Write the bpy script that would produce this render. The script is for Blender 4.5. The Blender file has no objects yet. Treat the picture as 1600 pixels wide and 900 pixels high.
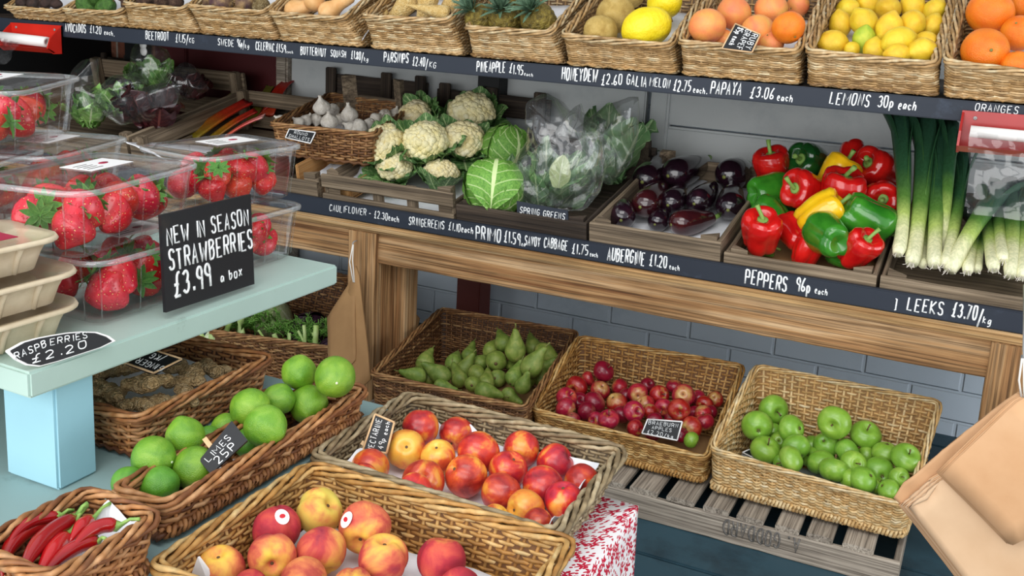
import bpy, bmesh, math, random
import numpy as np
from mathutils import Vector, Matrix, Euler, noise
random.seed(7)
SC = bpy.context.scene
COL = SC.collection
V = Vector
# ------------------------------------------------------------------ camera
FPX, PPY = 1600.0, 330.0
CAM = V((0, 0, 1.07))
YAW, PITCH, ROLL = [math.radians(a) for a in (-25.3, -12.27, 3.01)]
FW = V((math.sin(YAW)*math.cos(PITCH), math.cos(YAW)*math.cos(PITCH), math.sin(PITCH)))
_r = FW.cross(V((0, 0, 1))).normalized()
_u = _r.cross(FW)
RT = math.cos(ROLL)*_r + math.sin(ROLL)*_u
UP = -math.sin(ROLL)*_r + math.cos(ROLL)*_u
cd = bpy.data.cameras.new('camera')
cam = bpy.data.objects.new('camera', cd)
COL.objects.link(cam)
cd.sensor_width = 36
cd.lens = 36*FPX/1600
cd.shift_y = -(450-PPY)/1600
cd.clip_start = .02
m3 = Matrix((RT, UP, -FW)).transposed()
cam.matrix_world = Matrix.Translation(CAM) @ m3.to_4x4()
SC.camera = cam
# ------------------------------------------------------------------ light
SC.view_settings.view_transform = 'Standard'
SC.view_settings.look = 'None'
SC.view_settings.gamma = 1
SC.view_settings.use_curve_mapping = False
SC.view_settings.exposure = 0.0
W = bpy.data.worlds.new('sky')
SC.world = W
W.use_nodes = True
_n = W.node_tree.nodes
_bg = _n['Background']
_bg.inputs['Color'].default_value = (.86, .93, 1.0, 1)
_bg.inputs['Strength'].default_value = .95


def area(name, loc, target, sx, sy, power, color):
    l = bpy.data.lights.new(name, 'AREA')
    l.shape = 'RECTANGLE'
    l.size, l.size_y, l.energy, l.color = sx, sy, power, color
    o = bpy.data.objects.new(name, l)
    COL.objects.link(o)
    o.location = loc
    o.rotation_euler = (V(target)-V(loc)).to_track_quat('-Z', 'Y').to_euler()
    return o


area('daylight_street', (-.9, -2.3, 1.5), (-.8, 2.0, .45), 5.0, 3.0, 150, (1, .985, .96))
area('daylight_above', (-.2, -.5, 3.4), (-.8, 1.5, .4), 2.6, 1.4, 45, (1, .98, .95))
area('fill_under_table', (2.6, 1.5, .75), (-.9, 2.3, .3), 1.6, 1.3, 26, (.95, .98, 1))  # fill lamp added low at the right to brighten the wall under the table
# ------------------------------------------------------------------ pixel rays (1600 x 900 frame)


def ray(x, y):
    return FW + (x-800)/FPX*RT - (y-PPY)/FPX*UP


def onX(x, y, X):
    d = ray(x, y); return CAM + d*((X-CAM.x)/d.x)


def onY(x, y, Y):
    d = ray(x, y); return CAM + d*((Y-CAM.y)/d.y)


def onZ(x, y, Z):
    d = ray(x, y); return CAM + d*((Z-CAM.z)/d.z)


def imdir(a):
    """image-frame direction (right, up, towards the viewer) as a world vector"""
    return (RT*a[0] + UP*a[1] - FW*a[2]).normalized()


# ------------------------------------------------------------------ colours and materials
def L(h):
    h = h.lstrip('#')
    c = [int(h[i:i+2], 16)/255 for i in (0, 2, 4)]
    return tuple(x/12.92 if x <= .04045 else ((x+.055)/1.055)**2.4 for x in c) + (1,)


class Gr:
    def __init__(s, name):
        s.m = bpy.data.materials.new(name)
        s.m.use_nodes = True
        s.t = s.m.node_tree
        s.b = s.t.nodes['Principled BSDF']
        s.out = s.t.nodes['Material Output']
        s._tc = None

    def new(s, t, **k):
        n = s.t.nodes.new(t)
        for a, b in k.items():
            setattr(n, a, b)
        return n

    def link(s, a, b):
        s.t.links.new(a, b)

    def tc(s):
        """object coordinates, shifted for each object so that copies differ"""
        if s._tc is None:
            t = s.new('ShaderNodeTexCoord')
            oi = s.new('ShaderNodeObjectInfo')
            sc = s.new('ShaderNodeVectorMath', operation='SCALE')
            cb = s.new('ShaderNodeCombineXYZ')
            for i in range(3):
                s.link(oi.outputs['Random'], cb.inputs[i])
            s.link(cb.outputs[0], sc.inputs[0])
            sc.inputs['Scale'].default_value = 37.0
            ad = s.new('ShaderNodeVectorMath', operation='ADD')
            s.link(t.outputs['Object'], ad.inputs[0])
            s.link(sc.outputs[0], ad.inputs[1])
            s._tc = ad.outputs[0]
            s.obj = t.outputs['Object']
            s.rnd = oi.outputs['Random']
        return s._tc

    def vec(s, stretch):
        v = s.tc()
        if stretch == (1, 1, 1):
            return v
        mp = s.new('ShaderNodeMapping')
        mp.inputs['Scale'].default_value = stretch
        s.link(v, mp.inputs[0])
        return mp.outputs[0]

    def noise(s, scale, detail=4, rough=.55, stretch=(1, 1, 1), dist=0):
        n = s.new('ShaderNodeTexNoise')
        s.link(s.vec(stretch), n.inputs['Vector'])
        n.inputs['Scale'].default_value = scale
        n.inputs['Detail'].default_value = detail
        n.inputs['Roughness'].default_value = rough
        n.inputs['Distortion'].default_value = dist
        return n.outputs['Fac']

    def voro(s, scale, feature='F1', stretch=(1, 1, 1)):
        n = s.new('ShaderNodeTexVoronoi', feature=feature)
        s.link(s.vec(stretch), n.inputs['Vector'])
        n.inputs['Scale'].default_value = scale
        return n.outputs['Distance']

    def attr(s, name):
        n = s.new('ShaderNodeAttribute', attribute_name=name)
        return n.outputs['Fac']

    def ramp(s, fac, stops, interp='LINEAR'):
        n = s.new('ShaderNodeValToRGB')
        n.color_ramp.interpolation = interp
        e = n.color_ramp.elements
        while len(e) < len(stops):
            e.new(.5)
        for k, (p, c) in zip(e, stops):
            k.position = p
            k.color = L(c) if isinstance(c, str) else c
        s.link(fac, n.inputs[0])
        return n.outputs[0]

    def mix(s, fac, a, b, mode='MIX'):
        n = s.new('ShaderNodeMix', data_type='RGBA', blend_type=mode)
        for v, i in ((fac, 0), (a, 6), (b, 7)):
            if hasattr(v, 'is_linked'):
                s.link(v, n.inputs[i])
            elif isinstance(v, str):
                n.inputs[i].default_value = L(v)
            else:
                n.inputs[i].default_value = v
        return n.outputs[2]

    def math(s, op, a, b=0.0, c=0.0):
        n = s.new('ShaderNodeMath', operation=op)
        for i, v in enumerate((a, b, c)):
            if hasattr(v, 'is_linked'):
                s.link(v, n.inputs[i])
            else:
                n.inputs[i].default_value = v
        return n.outputs[0]

    def vary(s, col, amt, hue=0.0):
        """brightness and hue differ a little from object to object"""
        s.tc()
        h = s.new('ShaderNodeHueSaturation')
        s.link(col, h.inputs['Color'])
        s.link(s.math('MULTIPLY_ADD', s.rnd, 2*amt, 1-amt), h.inputs['Value'])
        if hue:
            s.link(s.math('MULTIPLY_ADD', s.math('FRACT', s.math('MULTIPLY', s.rnd, 7.3)), 2*hue, .5-hue), h.inputs['Hue'])
        return h.outputs[0]

    def bump(s, h, strength=.3, dist=.002):
        b = s.new('ShaderNodeBump')
        b.inputs['Strength'].default_value = strength
        b.inputs['Distance'].default_value = dist
        s.link(h, b.inputs['Height'])
        s.link(b.outputs[0], s.b.inputs['Normal'])

    def fin(s, col, rough=.5, spec=.5, coat=0, sss=0):
        if hasattr(col, 'is_linked'):
            s.link(col, s.b.inputs['Base Color'])
        else:
            s.b.inputs['Base Color'].default_value = L(col) if isinstance(col, str) else col
        s.b.inputs['Roughness'].default_value = rough
        s.b.inputs['Specular IOR Level'].default_value = spec
        s.b.inputs['Coat Weight'].default_value = coat
        s.b.inputs['Coat Roughness'].default_value = .15
        return s.m


MT = {}


def simple(name, stops, scale=20, rough=.5, bump=0, bscale=None, stretch=(1, 1, 1), vary=.06, hue=0, spec=.5, coat=0, bdist=.002, detail=4):
    g = Gr(name)
    if isinstance(stops, str):
        stops = [(.3, stops), (.7, stops)]
    c = g.ramp(g.noise(scale, detail, stretch=stretch), stops)
    if vary or hue:
        c = g.vary(c, vary, hue)
    if bump:
        g.bump(g.noise(bscale or scale, 3, stretch=stretch), bump, bdist)
    MT[name] = g.fin(c, rough, spec, coat)
    return MT[name]


def wicker_mat(name, stops):
    g = Gr(name)
    c = g.ramp(g.attr('va'), stops)  # lowest stop is for the core: shade between the rods put into its colour
    n = g.noise(60, 3, stretch=(1, 1, 1))
    c = g.mix(.55, c, g.ramp(n, [(.3, '#8a8a8a'), (.7, '#ffffff')]), 'MULTIPLY')
    g.bump(g.noise(260, 2), .35, .001)
    MT[name] = g.fin(c, .55, .4)


wicker_mat('wicker_red', [(0, '#2e1a0c'), (0.1, '#5c341c'), (0.45, '#925c34'), (0.75, '#bb824e'), (1, '#d9a676')])
wicker_mat('wicker_honey', [(0, '#5a3a18'), (0.1, '#b98a4c'), (0.45, '#dcb274'), (0.75, '#eed09a'), (1, '#f8e4bc')])
wicker_mat('wicker_gold', [(0, '#3a230e'), (0.1, '#87592a'), (0.45, '#bb8846'), (0.75, '#d8ab68'), (1, '#e9c98e')])
wicker_mat('wicker_grey', [(0, '#2c2216'), (0.1, '#68553c'), (0.45, '#95805f'), (0.75, '#b5a07c'), (1, '#cfbd9b')])
wicker_mat('wicker_tan', [(0, '#3a2814'), (0.1, '#7e5c34'), (0.45, '#b48d59'), (0.75, '#d2b080'), (1, '#e6d3aa')])
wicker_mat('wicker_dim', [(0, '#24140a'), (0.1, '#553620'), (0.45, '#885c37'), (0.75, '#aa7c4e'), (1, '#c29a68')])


def wood_mat(name, dark, mid, light, rough=.75, grain=9, bump=.5, vary=.12, line=.6):
    g = Gr(name)
    n1 = g.noise(grain, 6, .6, stretch=(.22, 9, 9), dist=.35)
    c = g.ramp(n1, [(.28, dark), (.5, mid), (.72, light)])
    n2 = g.noise(30, 4, .6, stretch=(.12, 9, 9), dist=.3)
    c = g.mix(line, c, g.ramp(n2, [(.36, '#6a6460'), (.56, '#ffffff')]), 'MULTIPLY')
    n3 = g.noise(7, 3, .5)
    c = g.mix(.35, c, g.ramp(n3, [(.35, '#9a958e'), (.6, '#ffffff')]), 'MULTIPLY')
    c = g.vary(c, vary)
    g.bump(n2, bump, .0025)
    MT[name] = g.fin(c, rough, .3)


wood_mat('wood_old', '#584c40', '#85745f', '#a5937b')
wood_mat('wood_dark', '#2c2520', '#463b32', '#5f5144')
wood_mat('wood_silver', '#8a7f72', '#b0a495', '#cbbfae', line=.7)
wood_mat('wood_beam', '#80522e', '#b58a5c', '#d2b188', grain=7, line=.75, vary=.05)
wood_mat('wood_edge', '#8d6238', '#c09a68', '#dcbc90', grain=6, line=.5, vary=.05)
wood_mat('wood_box', '#a87743', '#c3915a', '#d2a671', line=.3)


def leaf_mat(name, base, mid, rib, rough=.45, nscale=9, vein=6.0):
    g = Gr(name)
    c = g.ramp(g.noise(nscale, 4), [(.3, base), (.7, mid)])
    a, b = g.attr('va'), g.attr('vb')
    f = g.math('FRACT', g.math('SUBTRACT', g.math('MULTIPLY', b, vein), g.math('MULTIPLY', a, 1.6)))
    v = g.math('LESS_THAN', f, .13)
    r = g.math('LESS_THAN', a, .07)
    k = g.math('MAXIMUM', g.math('MULTIPLY', v, .55), r)
    c = g.mix(k, c, rib)
    c = g.vary(c, .12)
    g.bump(g.noise(45, 3), .5, .003)
    MT[name] = g.fin(c, rough, .5)


leaf_mat('leaf_cauli', '#3d6a35', '#6f9a55', '#c3d79a')
leaf_mat('leaf_savoy', '#4f8a2e', '#86b84e', '#d3e6a4', nscale=14, vein=7)
leaf_mat('leaf_lettuce', '#5a9a40', '#9acb68', '#dcebb8', rough=.35)
leaf_mat('leaf_redlettuce', '#2c1216', '#4c1d22', '#6f3a36', rough=.35)
leaf_mat('leaf_spring', '#5b8a56', '#92ba7f', '#d0e3b4', rough=.4)
leaf_mat('leaf_straw', '#3c7a28', '#5f9c3a', '#86b85a')
leaf_mat('leaf_pine', '#3d5a44', '#6a8a6c', '#8ca58a', vein=0)
leaf_mat('leaf_cabbage', '#b7c389', '#cfd8a6', '#e3e8c6', vein=5)
leaf_mat('leaf_redcabbage', '#2b1426', '#40203a', '#5c3a52', vein=5)


def fruit(name, stops, scale=1.4, rough=.35, spec=.5, pole=None, polew=.5, speck=None, bump=0, bscale=18, vary=.08, hue=0, coat=0, dist=.02, detail=3, base=None, distort=.4):
    """coordinates are in fruit radii; pole tints the stem end (+Z), base the blossom end"""
    g = Gr(name)
    n = g.noise(scale, detail, .55, dist=distort)
    c = g.ramp(n, stops)
    if pole or base:
        sp = g.new('ShaderNodeSeparateXYZ')
        g.link(g.obj, sp.inputs[0])
        z = g.math('ADD', sp.outputs[2], g.math('MULTIPLY', g.math('SUBTRACT', g.noise(2.2, 3), .5), .9))
        if pole:
            f = g.new('ShaderNodeMapRange', clamp=True)
            g.link(z, f.inputs[0]); f.inputs[1].default_value = 1-polew; f.inputs[2].default_value = 1.02
            c = g.mix(f.outputs[0], c, pole)
        if base:
            f = g.new('ShaderNodeMapRange', clamp=True)
            g.link(z, f.inputs[0]); f.inputs[1].default_value = -.45; f.inputs[2].default_value = -1.0
            c = g.mix(f.outputs[0], c, base)
    if speck:
        d = g.voro(speck[1])
        c = g.mix(g.math('MULTIPLY', g.math('LESS_THAN', d, speck[2]), speck[3]), c, speck[0])
    c = g.vary(c, vary, hue)
    if bump:
        g.bump(g.noise(bscale, 2), bump, dist)
    MT[name] = g.fin(c, rough, spec, coat)
    return MT[name]


fruit('lime_skin', [(.3, '#528a20'), (.55, '#72a42b'), (.8, '#93ba45')], 1.1, .33, bump=.25, bscale=22, vary=.12, hue=.012)
fruit('lime_dark', [(.3, '#44801f'), (.7, '#639c2e')], 1.1, .33, bump=.25, bscale=22, vary=.06)
fruit('lemon_skin', [(.3, '#e3b322'), (.6, '#f0cd32'), (.8, '#f4da52')], 1.2, .38, bump=.25, bscale=20, vary=.08, hue=.008)
fruit('lemon_green', [(.3, '#93b52e'), (.7, '#c8cf3e')], 1.2, .38, bump=.25, bscale=20)
fruit('orange_skin', [(.3, '#ea6d0c'), (.7, '#f68b1e')], 1.2, .36, bump=.3, bscale=26, vary=.05)
fruit('grapefruit_skin', [(.25, '#ea8052'), (.5, '#f09a54'), (.75, '#ecb052')], .9, .38, bump=.22, bscale=26, vary=.06, hue=.012)
fruit('peach_skin', [(.26, '#8c2638'), (.4, '#bb4a42'), (.53, '#db7a50'), (.69, '#ebb258')], .85, .62, .25, pole='#e9c34c', polew=.42, vary=.08, hue=.006, detail=4)
fruit('peach_red', [(.2, '#7a1c34'), (.5, '#b5353f'), (.75, '#d85f48')], 1.1, .62, .25, pole='#d98a48', polew=.3, vary=.05, detail=4)
fruit('peach_yellow', [(.25, '#b8404a'), (.38, '#cf7a4c'), (.5, '#d9b052'), (.7, '#d3c460')], .8, .62, .25, pole='#dcc758', polew=.5, vary=.05, detail=4)
fruit('nect_skin', [(.3, '#7c1420'), (.44, '#b02428'), (.55, '#d2432c'), (.64, '#eb913a'), (.8, '#f4b64c')], .8, .3, .5, speck=('#f0b070', 9, .1, .35), vary=.1, hue=.008, coat=.15, detail=4)
fruit('nect_yellow', [(.25, '#a8242a'), (.4, '#d4502e'), (.5, '#ec9438'), (.7, '#f5bc4e')], .85, .32, .5, pole='#f5c14e', vary=.06, hue=.006, coat=.15, detail=4)
fruit('apple_red', [(.25, '#7d0f22'), (.5, '#a51c2c'), (.68, '#bf4038'), (.85, '#cf9a52')], 1.3, .28, .5, pole='#b7903e', polew=.25, speck=('#e8b080', 8, .07, .5), vary=.14, hue=.01, coat=.2, detail=4, base='#c9a862')
fruit('apple_dark', [(.25, '#6d0a24'), (.7, '#8f142c')], 1.3, .28, .5, speck=('#d08080', 8, .06, .5), vary=.1, coat=.2, base='#a85a4a')
fruit('apple_green', [(.25, '#6b982b'), (.55, '#83ae3c'), (.8, '#a4c25a')], 1.2, .3, .5, speck=('#d6e8a0', 9, .07, .5), vary=.08, hue=.01, coat=.15)
fruit('pear_skin', [(.25, '#596d28'), (.5, '#748838'), (.75, '#989c54')], 1.6, .5, .4, speck=('#6a5a30', 11, .1, .5), vary=.12, hue=.012, detail=5)
fruit('pepper_red', [(.3, '#b80f12'), (.7, '#d8201a')], 1, .16, .5, vary=.08, coat=.5)
fruit('pepper_green', [(.3, '#23681a'), (.7, '#3f8c26')], 1, .16, .5, vary=.12, coat=.5)
fruit('pepper_dark', [(.3, '#123f1a'), (.7, '#1f5a22')], 1, .16, .5, vary=.08, coat=.5)
fruit('pepper_yellow', [(.3, '#efb012'), (.7, '#f8cc22')], 1, .16, .5, vary=.05, coat=.5)
fruit('aubergine_skin', [(.3, '#150a12'), (.6, '#21101a'), (.8, '#351522')], .8, .1, .5, vary=.1, coat=.6)
fruit('aubergine_red', [(.3, '#2a0c14'), (.6, '#3f1418'), (.8, '#54201c')], .8, .1, .5, vary=.1, coat=.6)
fruit('melon_yellow', [(.3, '#eed119'), (.7, '#f6e02f')], 1.2, .4, .4, bump=.15, bscale=5, vary=.03)
fruit('melon_net', [(.3, '#b08f4c'), (.55, '#cdae66'), (.8, '#d9c182')], 2.2, .7, .2, speck=('#8a6a3a', 22, .14, .5), bump=.5, bscale=30, vary=.06, detail=6)
fruit('swede_skin', [(.3, '#4a3340'), (.5, '#7c6248'), (.7, '#c9a66e')], 1.1, .6, .3, pole='#4d3440', polew=.8, vary=.1, bump=.3)
fruit('celeriac_skin', [(.3, '#9c8356'), (.55, '#c3a979'), (.8, '#d8c59b')], 3, .7, .2, speck=('#5f4c30', 7, .2, .6), bump=.8, bscale=9, dist=.06)
fruit('beet_skin', [(.3, '#3b2b26'), (.55, '#5c463a'), (.8, '#76604e')], 2.4, .75, .2, bump=.5, bscale=10, dist=.05)
fruit('avocado_green', [(.3, '#2f4f1c'), (.6, '#4d7530'), (.8, '#6d9044')], 2, .45, .4, bump=.4, bscale=16, vary=.1)
fruit('avocado_dark', [(.3, '#2a1f1c'), (.7, '#4a352e')], 2, .5, .4, bump=.4, bscale=16, vary=.1)
fruit('squash_skin', [(.3, '#d39c5e'), (.6, '#e2b37a'), (.8, '#eac592')], 1.1, .5, .3, vary=.05)
fruit('parsnip_skin', [(.3, '#cfa75e'), (.55, '#e3c382'), (.8, '#efdba8')], 2.2, .6, .3, bump=.5, bscale=7, vary=.06, detail=6, dist=.05)
fruit('pine_skin', [(.3, '#4d431d'), (.55, '#7d6b2c'), (.8, '#a08f3f')], 3, .55, .4, bump=.4, bscale=9, vary=.08, dist=.04)
fruit('garlic_skin', [(.3, '#cfc6b8'), (.6, '#e6dfd4'), (.85, '#f3eee6')], 2.2, .55, .3, bump=.3, bscale=8, vary=.05, dist=.04)
fruit('shallot_skin', [(.3, '#8f4a2a'), (.7, '#c07a4a')], 2, .4, .4, vary=.1)
fruit('ginger_skin', [(.25, '#9c7c50'), (.5, '#c6a676'), (.8, '#e0c9a0')], 2.4, .75, .2, bump=.8, bscale=5, vary=.1, detail=6, dist=.08)
fruit('cauli_curd', [(.3, '#eedc9c'), (.6, '#f6ebbf'), (.85, '#fbf5da')], 2.0, .7, .2, bump=.35, bscale=18, vary=.05, hue=.006, dist=.03)
fruit('chilli_skin', [(.3, '#8a0a10'), (.7, '#c4161a')], 6, .2, .5, vary=.1, coat=.4)
simple('stem_green', [(.3, '#5f8f3a'), (.7, '#9cbd62')], 90, .5, .3)
simple('stem_brown', [(.3, '#4f3a20'), (.7, '#7b5f38')], 120, .7, .3)
simple('stem_woody', [(.3, '#5d6b2c'), (.7, '#8c8a4a')], 120, .6, .3)


def straw_mat():
    g = Gr('strawberry_skin')
    c = g.ramp(g.noise(1.6, 3), [(.3, '#b51318'), (.6, '#d2221e'), (.85, '#e64a34')])
    d = g.voro(5.6)
    c = g.mix(g.math('MULTIPLY', g.math('LESS_THAN', d, .15), .9), c, '#f6cf7a')
    c = g.vary(c, .1, .008)
    g.bump(g.math('MINIMUM', d, .4), .35, .08)
    MT['strawberry_skin'] = g.fin(c, .25, .5, .25)


straw_mat()


def grad_mat(name, stops, rough=.45, streak=.35, sdark='#8fa878'):
    g = Gr(name)
    a = g.math('ADD', g.attr('va'), g.math('MULTIPLY', g.math('SUBTRACT', g.noise(9, 3), .5), .16))
    c = g.ramp(a, stops)
    c = g.mix(streak, c, g.ramp(g.noise(14, 3, stretch=(14, 14, 1)), [(.38, sdark), (.62, '#ffffff')]), 'MULTIPLY')
    c = g.vary(c, .08)
    MT[name] = g.fin(c, rough, .4)


grad_mat('leek_skin', [(0, '#f0ecc8'), (.24, '#eceab8'), (.36, '#bcd070'), (.5, '#5f8a3c'), (.66, '#2f5a38'), (1, '#274a3c')])
grad_mat('rhubarb_red', [(0, '#a83a1e'), (.3, '#b8321c'), (.7, '#a81c18'), (1, '#8f1418')], .35, .4, '#b08040')
grad_mat('rhubarb_mix', [(0, '#8f8426'), (.35, '#b06a20'), (.6, '#b5361c'), (1, '#9c1a1a')], .35, .4, '#b08040')
grad_mat('rhubarb_green', [(0, '#84702a'), (.5, '#7d7a22'), (1, '#80803a')], .35, .4, '#b08a50')
grad_mat('rhubarb_pink', [(0, '#d86a48'), (.5, '#e0584e'), (.9, '#e88a86'), (1, '#f2c0b8')], .35, .3, '#d89080')
simple('fennel_green', [(.3, '#a6ca68'), (.7, '#d3e6a2')], 40, .45)
simple('frond_green', [(.3, '#5f9c3a'), (.7, '#97cc62')], 60, .6)
simple('fennel_white', [(.3, '#cfdcae'), (.7, '#e8eed2')], 40, .45)

# painted and plain surfaces
def paint(name, base, worn, scale=6, amt=(.62, .7), rough=.6, bump=.2, bs=30, vary=.03):
    g = Gr(name)
    n = g.noise(scale, 7, .68)
    c = g.ramp(n, [(.25, base), (amt[0], base), (amt[1], worn)])
    c = g.mix(.25, c, g.ramp(g.noise(2.1, 4), [(.3, '#b8b8b8'), (.7, '#ffffff')]), 'MULTIPLY')
    c = g.vary(c, vary)
    g.bump(g.noise(bs, 4), bump, .003)
    MT[name] = g.fin(c, rough, .4)


paint('bench_paint', '#b3cbc1', '#94a79c', 9, (.64, .74), .5)
paint('tier_paint', '#8fa9a8', '#6f8580', 9, (.58, .74), .55)
paint('leg_paint', '#9cc9d6', '#7c9ba0', 9, (.66, .78), .5)
paint('chalk_rail', '#252c38', '#465264', 7, (.6, .78), .6, .15)
paint('chalk_black', '#15171b', '#3a3d40', 5, (.62, .8), .5, .1)
paint('slate_black', '#191a1e', '#3c332a', 8, (.58, .75), .45, .1)
paint('deck_paint', '#33505c', '#233842', 6, (.5, .7), .55, .3)
paint('wall_blue', '#d3e0ec', '#b4c4d2', 4, (.55, .8), .7, .5, 14)
def brick_relief(name, sx, sz):
    """painted brickwork: the courses show only as shallow relief"""
    m = MT[name]; t = m.node_tree; p = t.nodes['Principled BSDF']
    tc = t.nodes.new('ShaderNodeTexCoord'); mp = t.nodes.new('ShaderNodeMapping'); mp.inputs['Rotation'].default_value = (math.pi/2, 0, 0)
    t.links.new(tc.outputs['Object'], mp.inputs[0])
    b = t.nodes.new('ShaderNodeTexBrick'); b.inputs['Scale'].default_value = 1.0
    b.inputs['Brick Width'].default_value = sx; b.inputs['Row Height'].default_value = sz; b.inputs['Mortar Size'].default_value = .006; b.inputs['Mortar Smooth'].default_value = .6
    t.links.new(mp.outputs[0], b.inputs['Vector'])
    bu = t.nodes.new('ShaderNodeBump'); bu.inputs['Strength'].default_value = .8; bu.inputs['Distance'].default_value = .006; bu.invert = True
    t.links.new(b.outputs['Fac'], bu.inputs['Height'])
    old = p.inputs['Normal'].links[0].from_socket if p.inputs['Normal'].is_linked else None
    if old:
        t.links.new(old, bu.inputs['Normal'])
    t.links.new(bu.outputs[0], p.inputs['Normal'])


brick_relief('wall_blue', .23, .078)
paint('wall_grey', '#c6caca', '#a9b0b3', 4, (.55, .8), .7, .5, 14)
paint('panel_red', '#551a1d', '#8d6a60', 16, (.66, .72), .6, .3)
paint('post_red', '#5d241c', '#3a1814', 8)
paint('black_paint', '#0e0f11', '#17181a', 8)
paint('plaster_white', '#a2a39c', '#83847d', 6)
simple('chalk', [(.35, '#dde0e0'), (.7, '#ffffff')], 220, .8, vary=0)
simple('ink_grey', [(.3, '#4c4a48'), (.6, '#77726c')], 160, .9, vary=0)
simple('sticker_white', '#f2f0ee', rough=.4, vary=0)
simple('sticker_red', '#c8202c', rough=.4, vary=0)
simple('tissue', [(.3, '#dcdde2'), (.7, '#f2f2f5')], 30, .85, .3, 25, vary=.02, bdist=.004)
simple('paper_grey', [(.3, '#8f9496'), (.7, '#aeb3b4')], 30, .85, .3, 25, vary=.02, bdist=.004)
simple('kraft', [(.3, '#c6966a'), (.7, '#d6aa80')], 9, .8, .2, 30, vary=.07, detail=6)
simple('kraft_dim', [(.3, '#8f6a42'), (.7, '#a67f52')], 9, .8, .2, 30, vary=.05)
simple('kraft_light', [(.3, '#cfa983'), (.7, '#e0bd98')], 9, .8, .2, 30, vary=.05)
simple('pulp', [(.3, '#c6b496'), (.7, '#d6c6aa')], 40, .9, .35, 90, vary=.03)
simple('twine', '#e6e2da', rough=.8, vary=0)
simple('red_plastic', [(.3, '#b81f14'), (.7, '#cf2a1a')], 8, .35, vary=.03)
simple('dark_red_plastic', [(.3, '#8f1e1e'), (.7, '#a92724')], 8, .3, vary=.03)
simple('roll_white', '#e9e6e2', rough=.5, vary=0)
simple('label_red', '#a3123c', rough=.35, vary=0)
simple('metal', '#9a9a98', rough=.3, vary=0)
simple('tag_wood', [(.3, '#cfa678'), (.7, '#e0bf94')], 60, .7)


def brick_mat():
    g = Gr('brick')
    b = g.new('ShaderNodeTexBrick')
    g.link(g.vec((1, 1, 1)), b.inputs['Vector'])
    b.inputs['Scale'].default_value = 4.4
    b.inputs['Color1'].default_value = L('#7a4334'); b.inputs['Color2'].default_value = L('#9a6a54'); b.inputs['Mortar'].default_value = L('#a59c90')
    c = g.mix(.5, b.outputs[0], g.ramp(g.noise(40, 5), [(.3, '#777777'), (.7, '#ffffff')]), 'MULTIPLY')
    g.bump(g.noise(40, 4), .4, .004)
    MT['brick'] = g.fin(c, .85, .2)


brick_mat()


def cloth_mat():
    """white cotton printed with small red flowers and leaves"""
    g = Gr('floral_cloth')
    mp = g.new('ShaderNodeMapping')
    cx = g.new('ShaderNodeCombineXYZ'); g.link(g.attr('va'), cx.inputs[0]); g.link(g.attr('vb'), cx.inputs[1])
    g.link(cx.outputs[0], mp.inputs[0])
    v1 = g.new('ShaderNodeTexVoronoi', feature='F1'); v1.inputs['Scale'].default_value = 44
    g.link(mp.outputs[0], v1.inputs['Vector'])
    # petals: distance modulated by the angle around the cell centre
    d = g.new('ShaderNodeVectorMath', operation='SUBTRACT')
    g.link(mp.outputs[0], d.inputs[0]); g.link(v1.outputs['Position'], d.inputs[1])
    sp = g.new('ShaderNodeSeparateXYZ'); g.link(d.outputs[0], sp.inputs[0])
    an = g.math('ARCTAN2', sp.outputs[1], sp.outputs[0])
    for vv in (v1, ):
        vv.voronoi_dimensions = '2D'
    pet = g.math('MULTIPLY_ADD', g.math('COSINE', g.math('MULTIPLY', an, 6.0)), .13, .3)
    f1 = g.math('LESS_THAN', v1.outputs['Distance'], pet)
    hole = g.math('GREATER_THAN', v1.outputs['Distance'], .07)
    vn = g.new('ShaderNodeTexVoronoi', feature='F1'); vn.inputs['Scale'].default_value = 105; vn.voronoi_dimensions = '2D'; g.link(mp.outputs[0], vn.inputs['Vector']); f2 = g.math('LESS_THAN', vn.outputs['Distance'], .24)
    f = g.math('MAXIMUM', g.math('MULTIPLY', f1, hole), f2)
    c = g.mix(f, '#efe9e8', '#c01f3c')
    MT['floral_cloth'] = g.fin(c, .9, .2)


cloth_mat()


def film_mat(name, tint, gloss=.25, haze=.05, bs=30, bstr=.6, fres=1.5):
    """thin clear plastic: mostly see-through, glossy at grazing angles, a little milky"""
    g = Gr(name)
    t = g.t
    tr = g.new('ShaderNodeBsdfTransparent'); tr.inputs[0].default_value = tint
    gl = g.new('ShaderNodeBsdfGlossy'); gl.inputs['Roughness'].default_value = .12
    df = g.new('ShaderNodeBsdfDiffuse'); df.inputs[0].default_value = (.9, .92, .93, 1)
    bm = g.new('ShaderNodeBump'); bm.inputs['Strength'].default_value = bstr; bm.inputs['Distance'].default_value = .01
    g.link(g.noise(bs, 3, .5, dist=.8), bm.inputs['Height'])
    g.link(bm.outputs[0], gl.inputs['Normal'])
    lw = g.new('ShaderNodeFresnel'); lw.inputs['IOR'].default_value = fres
    m1 = g.new('ShaderNodeMixShader'); m1.inputs[0].default_value = haze
    g.link(tr.outputs[0], m1.inputs[1]); g.link(df.outputs[0], m1.inputs[2])
    m2 = g.new('ShaderNodeMixShader')
    g.link(g.math('MINIMUM', g.math('MULTIPLY_ADD', lw.outputs[0], .9, gloss*.1), .32), m2.inputs[0])
    g.link(m1.outputs[0], m2.inputs[1]); g.link(gl.outputs[0], m2.inputs[2])
    t.nodes.remove(g.b)
    g.link(m2.outputs[0], g.out.inputs[0])
    MT[name] = g.m


film_mat('clear_plastic', (.985, .99, .99, 1), .1, .006, 8, .12, 1.4)
film_mat('clear_rim', (.9, .92, .92, 1), .6, .2, 20, .3, 1.5)
film_mat('bag_film', (.985, .99, .99, 1), .5, .02, 8, 1.0, 1.35)
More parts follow.
